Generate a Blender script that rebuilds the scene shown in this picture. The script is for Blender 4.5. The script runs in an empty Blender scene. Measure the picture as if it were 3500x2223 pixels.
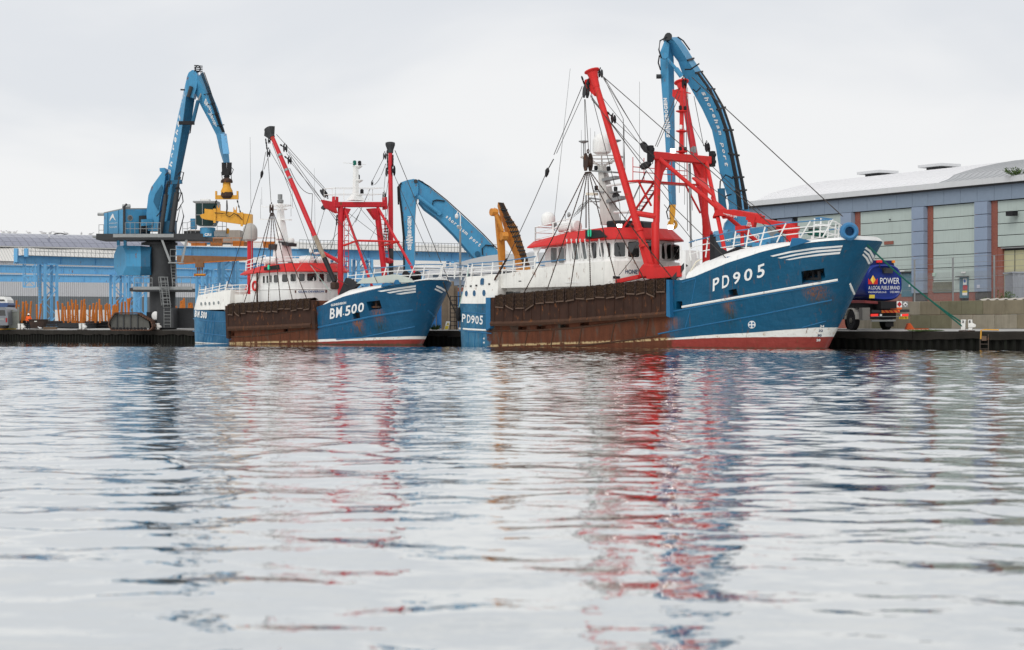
import bpy, math, random
from mathutils import Vector as V, Matrix
from mathutils.bvhtree import BVHTree
random.seed(7)
R = math.radians
S = bpy.context.scene
COL = S.collection

# ---------------------------------------------------------------- camera
F, CX, HY, CH = 6500.0, 1750.0, 1122.0, 1.35      # focal length, centre, horizon (photo pixels), camera height
cam = bpy.data.cameras.new('camera'); camo = bpy.data.objects.new('camera', cam); COL.objects.link(camo)
cam.sensor_width = 36; cam.lens = F / 3500 * 36
cam.shift_y = (HY - 1111.5) / 3500
camo.location = (0, 0, CH); camo.rotation_euler = (R(90), 0, 0)
cam.clip_start = 0.5; cam.clip_end = 6000
cam.dof.use_dof = True; cam.dof.focus_distance = 135; cam.dof.aperture_fstop = 2.8
S.camera = camo
# ---------------------------------------------------------------- sky and light (overcast)
w = bpy.data.worlds.new('World'); S.world = w; w.use_nodes = True
nt = w.node_tree; N = nt.nodes; L = nt.links; N.clear()
out = N.new('ShaderNodeOutputWorld'); bg = N.new('ShaderNodeBackground')
sky = N.new('ShaderNodeTexSky'); sky.sky_type = 'NISHITA'; sky.sun_disc = False
SUN_EL, SUN_AZ = 42, -20                     # sun high behind the photographer's left shoulder
sky.sun_elevation = R(SUN_EL); sky.sun_rotation = R(180 + SUN_AZ); sky.air_density = 1.0
tc = N.new('ShaderNodeTexCoord'); mp = N.new('ShaderNodeMapping'); mp.inputs['Scale'].default_value = (1, 1, 3.2)
mp.inputs['Location'].default_value = (0.35, 0.0, 0.33)
L.new(tc.outputs['Generated'], mp.inputs['Vector'])
nz = N.new('ShaderNodeTexNoise'); nz.inputs['Scale'].default_value = 3.1; nz.inputs['Detail'].default_value = 5
nz.inputs['Roughness'].default_value = 0.48; nz.inputs['Distortion'].default_value = 0.35
L.new(mp.outputs['Vector'], nz.inputs['Vector'])
cr = N.new('ShaderNodeValToRGB'); cr.color_ramp.elements[0].position = 0.37; cr.color_ramp.elements[1].position = 0.60
cr.color_ramp.elements[0].color = (0.785, 0.805, 0.84, 1); cr.color_ramp.elements[1].color = (0.925, 0.925, 0.93, 1)
cr.color_ramp.interpolation = 'EASE'
L.new(nz.outputs['Fac'], cr.inputs['Fac'])
sk = N.new('ShaderNodeVectorMath'); sk.operation = 'SCALE'; sk.inputs['Scale'].default_value = 0.08
L.new(sky.outputs['Color'], sk.inputs[0])
mx = N.new('ShaderNodeMix'); mx.data_type = 'RGBA'; mx.inputs['Factor'].default_value = 0.93   # cloud cover
L.new(sk.outputs['Vector'], mx.inputs['A']); L.new(cr.outputs['Color'], mx.inputs['B'])
L.new(mx.outputs['Result'], bg.inputs['Color']); bg.inputs['Strength'].default_value = 1.0
L.new(bg.outputs['Background'], out.inputs['Surface'])
sl = bpy.data.lights.new('sun', 'SUN'); so = bpy.data.objects.new('sun', sl); COL.objects.link(so)
sl.energy = 1.5; sl.angle = R(35); sl.color = (1.0, 0.97, 0.93)
sd = V((math.sin(R(SUN_AZ)) * math.cos(R(SUN_EL)), -math.cos(R(SUN_AZ)) * math.cos(R(SUN_EL)), math.sin(R(SUN_EL))))
so.rotation_euler = sd.to_track_quat('Z', 'Y').to_euler()
so.location = sd * 60
S.view_settings.view_transform = 'Standard'; S.view_settings.look = 'None'
S.view_settings.exposure = 0.0; S.view_settings.gamma = 1.0; S.view_settings.use_curve_mapping = False

# ---------------------------------------------------------------- materials
def srgb(*c):
    return tuple(((x / 255) / 12.92 if x <= 10 else (((x / 255) + .055) / 1.055) ** 2.4) for x in c)
class G:                                     # tiny node-graph helper
    def __init__(s, m):
        s.m = m; m.use_nodes = True; s.t = m.node_tree; s.b = s.t.nodes['Principled BSDF']
        s.co = s.t.nodes.new('ShaderNodeTexCoord').outputs['Object']
    def n(s, k, **kw):
        x = s.t.nodes.new(k)
        for a, v in kw.items(): setattr(x, a, v)
        return x
    def put(s, sock, v):
        if hasattr(v, 'links'): s.t.links.new(v, sock)
        elif isinstance(v, (tuple, list)) and len(v) == 3 and sock.type == 'RGBA': sock.default_value = (*v, 1)
        else: sock.default_value = v
    def ma(s, op, a, b=0.0, c=None, clamp=False):
        x = s.n('ShaderNodeMath', operation=op, use_clamp=clamp); s.put(x.inputs[0], a); s.put(x.inputs[1], b)
        if c is not None: s.put(x.inputs[2], c)
        return x.outputs[0]
    def mix(s, f, a, b):
        x = s.n('ShaderNodeMix', data_type='RGBA'); s.put(x.inputs['Factor'], f); s.put(x.inputs['A'], a); s.put(x.inputs['B'], b)
        return x.outputs['Result']
    def noise(s, scale=4, detail=4, sc=(1, 1, 1), rough=.55, vec=None, loc=(0, 0, 0)):
        m = s.n('ShaderNodeMapping'); m.inputs['Scale'].default_value = sc; m.inputs['Location'].default_value = loc
        s.put(m.inputs['Vector'], vec or s.co)
        x = s.n('ShaderNodeTexNoise'); x.inputs['Scale'].default_value = scale; x.inputs['Detail'].default_value = detail
        x.inputs['Roughness'].default_value = rough; s.put(x.inputs['Vector'], m.outputs[0]); return x.outputs['Fac']
    def ramp(s, v, lo, hi, a=0.0, b=1.0):
        x = s.n('ShaderNodeMapRange'); x.interpolation_type = 'SMOOTHSTEP'
        for i, q in zip(range(5), (v, lo, hi, a, b)): s.put(x.inputs[i], q)
        return x.outputs[0]
    def xyz(s):
        x = s.n('ShaderNodeSeparateXYZ'); s.put(x.inputs[0], s.co); return x.outputs
    def bump(s, h, st=.3, d=.02):
        x = s.n('ShaderNodeBump'); x.inputs['Strength'].default_value = st; x.inputs['Distance'].default_value = d
        s.put(x.inputs['Height'], h); s.put(s.b.inputs['Normal'], x.outputs[0])
    def col(s, c): s.put(s.b.inputs['Base Color'], c)
MATS = {}
def mat(name, c, rough=.55, metal=0.0, var=.18, scale=2.5, streak=0.0, rust=0.0, bump=0.0, bscale=20, emit=None, spec=None,
        corr=None, corrs=6.0, corrd=.03, grime=(.09, .075, .06)):
    """painted or raw surface: base colour, blotchy wear, vertical dirt streaks, rust spots, relief or corrugation"""
    if name in MATS: return MATS[name]
    m = bpy.data.materials.new(name); g = G(m); MATS[name] = m
    base = tuple(c)
    cc = base
    if var:
        cc = g.mix(g.noise(scale, 6), tuple(x * (1 - var) for x in base), tuple(min(1, x * (1 + var)) for x in base))
    if streak:
        st = g.ramp(g.noise(1.6, 6, (3, 3, .22), .6, loc=(3, 1, 2)), .48, .78, 0, streak)
        cc = g.mix(st, cc, tuple(x * .45 + y * .35 for x, y in zip(base, grime)))
    if rust:
        rs = g.ramp(g.noise(2.2, 8, (1.4, 1.4, .55), .68, loc=(7, 3, 1)), .60 - rust * .12, .70, 0, 1)
        cc = g.mix(rs, cc, g.mix(g.noise(14, 3), (.10, .035, .015), (.30, .11, .035)))
        g.put(g.b.inputs['Roughness'], g.ramp(rs, 0, 1, rough, .85))
    else: g.b.inputs['Roughness'].default_value = rough
    g.col(cc); g.b.inputs['Metallic'].default_value = metal
    g.b.inputs['Specular IOR Level'].default_value = .18 if spec is None else spec
    if corr:
        ax = g.xyz()['XYZ'.index(corr)]
        g.bump(g.ma('SINE', g.ma('MULTIPLY', ax, corrs * 2 * math.pi)), 1.0, corrd)
    elif bump: g.bump(g.noise(bscale, 5), bump, .02)
    if emit:
        g.put(g.b.inputs['Emission Color'], base); g.b.inputs['Emission Strength'].default_value = emit
    return m
WHITE = mat('white_paint', (.80, .80, .78), .42, var=.06, streak=.30, bump=.06, bscale=1.5)
WHITE_B = mat('aged_white_paint', (.76, .75, .71), .5, var=.08, streak=.4, rust=.10)
RED = mat('red_paint', (.58, .028, .027), .42, var=.16, scale=1.4, streak=.35, rust=.06, bump=.08, bscale=3)
RED2 = mat('crimson_paint', (.52, .024, .034), .45, var=.2, scale=1.4, streak=.45, rust=.10, bump=.08, bscale=3)
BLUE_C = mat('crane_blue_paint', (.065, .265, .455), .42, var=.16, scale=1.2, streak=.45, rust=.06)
BLUE_D = mat('dark_crane_blue_paint', (.022, .105, .19), .5, var=.2, streak=.45, rust=.06)  # darker blue for fittings, and painted shade for the boom undersides
BLUE_G = mat('gantry_blue_paint', (.15, .39, .64), .5, var=.12, scale=1.0, streak=.4, rust=.02)
BLUE_R = mat('blue_rail_paint', (.07, .20, .36), .45, var=.12)
BLACK = mat('black_paint', (.018, .018, .02), .5, var=.25, bump=.1)
STEEL = mat('dark_wire_rope', (.06, .056, .052), .6, .3, var=.3, scale=8)
GALV = mat('galvanised_steel', (.27, .28, .28), .5, .4, var=.2, scale=4, streak=.3)
DGREY = mat('dark_grey_steel', (.045, .047, .05), .6, .1, var=.25, streak=.4, bump=.15, bscale=5)
IRON = mat('rusty_block_iron', (.055, .036, .03), .75, .2, var=.4, scale=8, rust=.5, bump=.3)
ORANGE = mat('orange_steel_paint', (.50, .155, .028), .65, var=.3, streak=.45, rust=.32)
YELLOW = mat('yellow_steel_paint', (.66, .33, .045), .5, var=.15, streak=.35, rust=.2)
YORANGE = mat('excavator_orange_paint', (.62, .25, .045), .45, var=.1, streak=.35, rust=.06)
RUBBER = mat('black_rubber', (.014, .014, .015), .8, var=.3, bump=.2)
LETTER = mat('white_lettering', (.74, .74, .73), .5, var=.05, streak=.15)
NAVY = mat('navy_lettering', (.02, .05, .12), .5, var=.05)
GLASS = mat('window_glass', (.018, .020, .020), .06, var=.4, spec=1.0)
GLASS_L = mat('bright_window_glass', (.16, .18, .18), .05, var=.5, scale=1.2, spec=.8)
LAMP = mat('lit_floodlight', (1, .97, .9), .3, var=0, emit=7)
GREENL = mat('green_lamp', (.03, .45, .25), .3, var=0, emit=.5)
GRP = mat('grey_radome_shell', (.40, .385, .36), .5, var=.12, streak=.4)
ROPE = mat('green_rope', (.014, .10, .075), .85, var=.35, scale=9, bump=.4, bscale=30)
CREAM = mat('cream_shell_paint', (.72, .67, .56), .5, var=.08, streak=.45, grime=(.3, .2, .1))
PALE = mat('pale_deck_grey', (.48, .52, .47), .55, var=.1)

# ---------------------------------------------------------------- geometry helpers
def ray(px, py): return V(((px - CX) / F, 1.0, (HY - py) / F))
def W(px, py, Y): return V(((px - CX) / F * Y, Y, CH + (HY - py) / F * Y))
def WZ(px, Y, z): return V(((px - CX) / F * Y, Y, z))
_txt = {}
def text2d(s, bold=0.0):
    """text outline as triangles in a 0..1 box, plus its aspect"""
    k = (s, bold)
    if k in _txt: return _txt[k]
    cu = bpy.data.curves.new('t', 'FONT'); cu.body = s; cu.size = 1; cu.offset = bold; cu.resolution_u = 3
    o = bpy.data.objects.new('t', cu); COL.objects.link(o); bpy.context.view_layer.update()
    me = o.evaluated_get(bpy.context.evaluated_depsgraph_get()).to_mesh()
    vs = [v.co.copy() for v in me.vertices]; fs = [tuple(p.vertices) for p in me.polygons]
    x0 = min(v.x for v in vs); x1 = max(v.x for v in vs); y0 = min(v.y for v in vs); y1 = max(v.y for v in vs)
    vs = [((v.x - x0) / (x1 - x0), (v.y - y0) / (y1 - y0)) for v in vs]
    COL.objects.unlink(o); bpy.data.objects.remove(o); bpy.data.curves.remove(cu)
    _txt[k] = (vs, fs, (x1 - x0) / (y1 - y0)); return _txt[k]
def bil(c, u, v):                            # corners BL, BR, TR, TL
    a = [c[0][i] * (1 - u) + c[1][i] * u for i in range(len(c[0]))]; b = [c[3][i] * (1 - u) + c[2][i] * u for i in range(len(c[0]))]
    return tuple(a[i] * (1 - v) + b[i] * v for i in range(len(a)))
class MB:
    def __init__(s): s.v = []; s.f = []
    def add(s, vs, fs):
        n = len(s.v); s.v += [V(x) for x in vs]; s.f += [tuple(i + n for i in f) for f in fs]; return s
    def box(s, c, d, rz=0.0, M=None):
        x, y, z = (q / 2 for q in d); c = V(c)
        m = M or Matrix.Rotation(rz, 3, 'Z')
        vs = [c + m @ V((i * x, j * y, k * z)) for i in (-1, 1) for j in (-1, 1) for k in (-1, 1)]
        return s.add(vs, [(0, 1, 3, 2), (4, 6, 7, 5), (0, 4, 5, 1), (2, 3, 7, 6), (0, 2, 6, 4), (1, 5, 7, 3)])
    def loft(s, secs, caps=True, closed=True):
        n = len(secs[0]); vs = [p for q in secs for p in q]; fs = []
        for i in range(len(secs) - 1):
            for j in range(n if closed else n - 1):
                k = (j + 1) % n; fs.append((i * n + j, i * n + k, (i + 1) * n + k, (i + 1) * n + j))
        if caps and closed: fs += [tuple(range(n))[::-1], tuple(range((len(secs) - 1) * n, len(secs) * n))]
        return s.add(vs, fs)
    def bar(s, p, q, w, h=None, up=(0, 0, 1)):
        p, q = V(p), V(q); h = h or w; d = (q - p)
        if d.length < 1e-5: return s
        d.normalize(); u = V(up)
        if abs(d.dot(u)) > .99: u = V((1, 0, 0))
        a = d.cross(u).normalized(); b = a.cross(d)
        r = [(-a * w / 2 - b * h / 2), (a * w / 2 - b * h / 2), (a * w / 2 + b * h / 2), (-a * w / 2 + b * h / 2)]
        return s.loft([[p + x for x in r], [q + x for x in r]])
    def tube(s, pts, r, n=6, caps=True):
        pts = [V(p) for p in pts]; rs = r if isinstance(r, (list, tuple)) else [r] * len(pts); secs = []
        for i, p in enumerate(pts):
            d = (pts[min(i + 1, len(pts) - 1)] - pts[max(i - 1, 0)]).normalized()
            u = V((0, 0, 1)) if abs(d.z) < .9 else V((1, 0, 0))
            a = d.cross(u).normalized(); b = a.cross(d)
            secs.append([p + (a * math.cos(t * 2 * math.pi / n) + b * math.sin(t * 2 * math.pi / n)) * rs[i] for t in range(n)])
        return s.loft(secs, caps)
    def lathe(s, c, prof, n=16, axis=(0, 0, 1)):
        c = V(c); d = V(axis).normalized(); u = V((0, 0, 1)) if abs(d.z) < .9 else V((1, 0, 0))
        a = d.cross(u).normalized(); b = a.cross(d)
        return s.loft([[c + d * h + (a * math.cos(t * 2 * math.pi / n) + b * math.sin(t * 2 * math.pi / n)) * max(r, .001) for t in range(n)] for r, h in prof])
    def prism(s, poly, ext):
        poly = [V(p) for p in poly]; e = V(ext); return s.loft([poly, [p + e for p in poly]])
    def ring(s, c, r, t, n=16, axis=(0, 0, 1), m=6):
        c = V(c); d = V(axis).normalized(); u = V((0, 0, 1)) if abs(d.z) < .9 else V((1, 0, 0)); a = d.cross(u).normalized(); b = a.cross(d); secs = []
        for i in range(n + 1):
            th = i * 2 * math.pi / n; o = a * math.cos(th) + b * math.sin(th)
            secs.append([c + o * (r + t * math.cos(j * 2 * math.pi / m)) + d * t * math.sin(j * 2 * math.pi / m) for j in range(m)])
        return s.loft(secs, False)
    def mapped(s, poly, mp, o0, o1):         # pixel polygon laid on a surface by a mapper(px,py)->(point,normal), as a thin prism
        a, b = [], []
        for p in poly:
            q, nn = mp(*p); a.append(q + nn * o0); b.append(q + nn * o1)
        n = len(poly); area = sum(poly[i][0] * poly[(i + 1) % n][1] - poly[(i + 1) % n][0] * poly[i][1] for i in range(n))
        if area > 0: a.reverse(); b.reverse()
        return s.loft([a, b])
    def strip(s, e0, e1, mp, o, k=10, th=.03):      # ribbon between two pixel polylines on a surface
        def res(e, t):
            x = t * (len(e) - 1); i = min(int(x), len(e) - 2); f = x - i; return tuple(e[i][j] * (1 - f) + e[i + 1][j] * f for j in (0, 1))
        secs = []
        for i in range(k + 1):
            q0, n0 = mp(*res(e0, i / k)); q1, n1 = mp(*res(e1, i / k)); secs.append([q0 - n0 * th, q0 + n0 * o, q1 + n1 * o, q1 - n1 * th])
        return s.loft(secs)
    def text(s, txt, c, mp, off, bold=.02):          # corners BL, BR, TR, TL in pixels
        vs, fs, _ = text2d(txt, bold); r = []
        for u, v in vs:
            q, nn = mp(*bil(c, u, v)); r.append(q + nn * off)
        return s.add(r, fs)
    def text3(s, txt, o, xd, yd, wdt, hgt, bold=.02):   # text on a plane: origin bottom-left, directions, size
        vs, fs, _ = text2d(txt, bold); o, xd, yd = V(o), V(xd).normalized(), V(yd).normalized()
        return s.add([o + xd * u * wdt + yd * v * hgt for u, v in vs], fs)
    def chain(s, p, q, w=.09, sag=0.0):
        p, q = V(p), V(q); d = q - p; n = max(2, int(d.length / (w * 1.7))); dn = d.normalized()
        u = V((0, 0, 1)) if abs(dn.z) < .9 else V((1, 0, 0)); a = dn.cross(u).normalized(); b = a.cross(dn)
        for i in range(n):
            t0, t1 = (i - .12) / n, (i + 1.12) / n; g = lambda t: p + d * t - V((0, 0, 4 * sag * t * (1 - t)))
            e = a if i % 2 else b; c0, c1 = g(t0), g(t1); l0 = c0.lerp(c1, .25); l1 = c0.lerp(c1, .75); o = (a + b - e) * w * .16
            s.loft([[c0 - e * w * .12 - o, c0 + e * w * .12 - o, c0 + e * w * .12 + o, c0 - e * w * .12 + o], [l0 - e * w * .5 - o, l0 + e * w * .5 - o, l0 + e * w * .5 + o, l0 - e * w * .5 + o],
                    [l1 - e * w * .5 - o, l1 + e * w * .5 - o, l1 + e * w * .5 + o, l1 - e * w * .5 + o], [c1 - e * w * .12 - o, c1 + e * w * .12 - o, c1 + e * w * .12 + o, c1 - e * w * .12 + o]])
        return s
    def rail(s, pts, h, r=.03, levels=(1.0, .5), step=None, post_r=None, lean=None, n=5):
        """railing over base points: posts at every point, rails at fractions of the height"""
        pts = [V(p) for p in pts]; le = V(lean) if lean else V((0, 0, 0)); up = V((0, 0, h)) + le
        for p in pts: s.tube([p, p + up], post_r or r, n)
        for lv in levels: s.tube([p + up * lv for p in pts], r, n)
        return s
    def ladder(s, p, q, wd, side, step=.35, r=.03, rung=None):
        p, q = V(p), V(q); sv = V(side).normalized() * wd / 2; n = max(2, int((q - p).length / step))
        s.tube([p - sv, q - sv], r, 4); s.tube([p + sv, q + sv], r, 4)
        for i in range(1, n): t = p.lerp(q, i / n); s.tube([t - sv, t + sv], (rung or r) * .8, 4)
        return s
    def build(s, name, m, parent=None, smooth=False, bevel=0.0, merge=False, angle=40):
        me = bpy.data.meshes.new(name); me.from_pydata(s.v, [], s.f); me.materials.append(m)
        import bmesh
        bm = bmesh.new(); bm.from_mesh(me)
        if merge: bmesh.ops.remove_doubles(bm, verts=bm.verts, dist=1e-4)
        bmesh.ops.recalc_face_normals(bm, faces=bm.faces)
        if bevel: bmesh.ops.bevel(bm, geom=[e for e in bm.edges if len(e.link_faces) == 2 and e.calc_face_angle(0) > .6], offset=bevel, segments=1, affect='EDGES', clamp_overlap=True)
        if smooth:
            for f in bm.faces: f.smooth = True
            for e in bm.edges:
                if len(e.link_faces) == 2 and e.calc_face_angle(0) > R(angle): e.smooth = False
        bm.to_mesh(me); bm.free(); me.update()
        o = bpy.data.objects.new(name, me); COL.objects.link(o)
        if parent: o.parent = parent
        return o
def tag(o, label=None, cat=None, group=None, kind=None):
    if label: o['label'] = label
    if cat: o['category'] = cat
    if group: o['group'] = group
    if kind: o['kind'] = kind
    return o
def thing(name, label, cat, loc=(0, 0, 0), rz=0.0, group=None):
    o = bpy.data.objects.new(name, None); COL.objects.link(o); o.location = loc; o.rotation_euler = (0, 0, rz); o.empty_display_size = .3
    return tag(o, label, cat, group)
def copy_tree(o, parent=None):
    c = o.copy(); COL.objects.link(c); c.parent = parent
    for ch in [x for x in COL.objects if x.parent == o]: copy_tree(ch, c)
    return c
def rrect(x0, y0, x1, y1, r, k=3):           # rounded rectangle in pixels
    p = []
    for cx, cy, a in ((x1 - r, y0 + r, -90), (x1 - r, y1 - r, 0), (x0 + r, y1 - r, 90), (x0 + r, y0 + r, 180)):
        p += [(cx + r * math.cos(R(a + 90 * i / k)), cy + r * math.sin(R(a + 90 * i / k))) for i in range(k + 1)]
    return p
def grow(poly, d):
    cx = sum(p[0] for p in poly) / len(poly); cy = sum(p[1] for p in poly) / len(poly)
    wx = max(p[0] for p in poly) - cx; wy = max(p[1] for p in poly) - cy
    return [(cx + (p[0] - cx) * (1 + d / wx), cy + (p[1] - cy) * (1 + d / wy)) for p in poly]
def plane_map(p, nrm):                       # pixel -> point on a world plane
    p, nrm = V(p), V(nrm).normalized()
    if nrm.y > 0: nrm = -nrm
    def f(px, py):
        d = ray(px, py); o = V((0, 0, CH)); t = (p - o).dot(nrm) / d.dot(nrm); return o + d * t, nrm
    return f
def interp(x, xs, ys):
    if x <= xs[0]: return ys[0]
    for i in range(len(xs) - 1):
        if x <= xs[i + 1]:
            t = (x - xs[i]) / (xs[i + 1] - xs[i]); return ys[i] * (1 - t) + ys[i + 1] * t
    return ys[-1]

# ---------------------------------------------------------------- water
QU = V((.6644, -.7474, 0)); QN = V((-.7474, -.6644, 0))     # along the quay towards the right; out over the water
QP = V((30.6, 120.4, 0)); QZ = 1.14
def qpt(t, off=0.0, z=0.0): return QP - QU * t + QN * off + V((0, 0, z))      # t metres to the left along the edge
def q_at(px, off=0.0, z=0.0):
    k = (px - CX) / F; a = QP + QN * off; t = (a.x - k * a.y) / (QU.x - k * QU.y); return qpt(t, off, z)
m = bpy.data.materials.new('harbour_water'); g = G(m)
geo = g.n('ShaderNodeNewGeometry').outputs['Position']
n2 = g.noise(3.2, 2, (.85, 1.0, 1), .5, vec=geo, loc=(4, 7, 0)); n3 = g.noise(7.5, 2, (.9, 1, 1), .5, vec=geo, loc=(1, 2, 0))
h = g.ma('ADD', g.ma('MULTIPLY', n2, .006), g.ma('MULTIPLY', n3, .0025))
bp = g.n('ShaderNodeBump'); bp.inputs['Strength'].default_value = 1.0; bp.inputs['Distance'].default_value = 1.0
if 'Filter Width' in bp.inputs: bp.inputs['Filter Width'].default_value = .015
g.put(bp.inputs['Height'], h); g.put(g.b.inputs['Normal'], bp.outputs[0])
g.col((.68, .70, .685)); g.b.inputs['Metallic'].default_value = 1.0; g.b.inputs['Roughness'].default_value = .03; g.b.inputs['IOR'].default_value = 1.33
WATER = m
import numpy as np
rng = np.random.default_rng(5); NW = 90
lam = .30 * (1.9 / .30) ** rng.random(NW); ang = rng.normal(1.2, .85, NW); ph = rng.random(NW) * 6.283
kx, ky = np.cos(ang) * 6.283 / lam, np.sin(ang) * 6.283 / lam; amp = lam ** 1.0; amp *= .054 / np.sqrt(np.sum((amp * 6.283 / lam) ** 2) / 2)      # overall rms slope
def waves(name, x0, x1, y0, y1, st, lmin):
    xs = np.arange(x0, x1 + st / 2, st); ys = np.arange(y0, y1 + st / 2, st); X, Y = np.meshgrid(xs, ys); Z = np.zeros_like(X)
    patch = .8 + .22 * np.sin(X * .11 + Y * .07 + 1) * np.sin(Y * .09 - X * .05) + .1 * np.sin(X * .31 - Y * .23)
    shelter = .58 + 1.25 / (1 + np.exp(-(Y - 46) / 11))                                     # calmer in the near corner of the basin
    for i in range(NW):
        if lam[i] > lmin: 
            q = .9 if lam[i] > 1.3 else shelter
            Z += q * amp[i] * np.sin(kx[i] * X + ky[i] * Y + ph[i])
    Z *= patch; sm = lambda t: np.clip(t, 0, 1) ** 2 * (3 - 2 * np.clip(t, 0, 1)); ed = sm((x1 - np.abs(X)) / 3); ed = ed * (sm((Y - y0) / 2) if y0 < 10 else np.where(np.abs(X) > 25, sm(np.maximum((Y - y0) / 3, (28 - np.abs(X)) / 3)), 1)); Z = Z * ed - .04 * (1 - ed); nx, ny = len(xs), len(ys); co = np.stack([X, Y, Z], -1).reshape(-1, 3)
    i = np.arange(nx * (ny - 1)).reshape(ny - 1, nx)[:, :-1].ravel(); f = np.stack([i, i + 1, i + nx + 1, i + nx], -1)
    me = bpy.data.meshes.new(name); me.vertices.add(len(co)); me.vertices.foreach_set('co', co.ravel()); me.loops.add(f.size); me.loops.foreach_set('vertex_index', f.ravel().astype(np.int32))
    me.polygons.add(len(f)); me.polygons.foreach_set('loop_start', np.arange(0, f.size, 4, dtype=np.int32)); me.polygons.foreach_set('loop_total', np.full(len(f), 4, dtype=np.int32)); me.polygons.foreach_set('use_smooth', np.ones(len(f), dtype=bool)); me.update(); me.validate()
    me.materials.append(WATER); o = bpy.data.objects.new(name, me); COL.objects.link(o); tag(o, kind='structure')
waves('harbour_water', -28, 28, 4, 46, .08, .30); waves('harbour_water', -44, 44, 45.9, 136, .15, .55)
mb = MB(); mb.add([(-900, -40, -.05), (900, -40, -.05), (900, 1500, -.05), (-900, 1500, -.05)], [(0, 1, 2, 3)])
tag(mb.build('harbour_water', WATER), kind='structure')
# ---------------------------------------------------------------- ground and quay
CONC = mat('wet_concrete', (.36, .355, .34), .55, var=.25, scale=.35, bump=.2, bscale=6)
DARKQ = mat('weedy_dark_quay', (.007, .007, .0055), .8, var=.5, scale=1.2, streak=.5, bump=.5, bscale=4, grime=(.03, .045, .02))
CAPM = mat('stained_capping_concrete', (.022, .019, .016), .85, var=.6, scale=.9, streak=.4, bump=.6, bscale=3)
mb = MB(); T0, T1 = -260, 620
rows = [(0, QZ), (-9, 1.30), (-60, 1.32), (-900, 1.32)]
for (o0, z0), (o1, z1) in zip(rows, rows[1:]):
    mb.add([qpt(T0, o0, z0), qpt(T1, o0, z0), qpt(T1, o1, z1), qpt(T0, o1, z1)], [(0, 1, 2, 3)])
tag(mb.build('quay_ground', CONC, merge=True), kind='structure')
qw = thing('quay_wall', 'dark weedy quay wall of steel sheet piles under a broken capping beam', 'quay wall', qpt(60))
qo = V(qw.location)
mb = MB()
secs = []
t = -60.0; i = 0
prof = [(0, 0), (.22, 0), (.32, .24), (.54, .24), (.64, 0)]
while t < 190:
    for dt, o in prof[:4]:
        p = qpt(t + dt, -.30 + o * .9) - qo; secs.append([p + V((0, 0, -1.2)), p + V((0, 0, QZ - .25))])
    t += .64
mb.loft(secs, caps=False, closed=False)
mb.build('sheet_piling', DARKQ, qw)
t = -58.0
rnd = random.Random(3)
while t < 186:
    ln = rnd.uniform(5.5, 9); secs = []; n = 9
    for k in range(n + 1):
        tt = t + ln * k / n - (.03 if k == n else 0); jt = rnd.uniform(-.04, .04); jb = rnd.uniform(-.10, .08); jo = rnd.uniform(-.05, .05)
        secs.append([qpt(tt, -.55, QZ - .02) - qo, qpt(tt, .02 + jo, QZ + .006 + jt * .3) - qo, qpt(tt, .06 + jo, QZ - .12 + jt) - qo, qpt(tt, .03 + jo, QZ - .48 + jb) - qo, qpt(tt, -.5, QZ - .48) - qo])
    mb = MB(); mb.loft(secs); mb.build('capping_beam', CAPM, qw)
    t += ln

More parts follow.
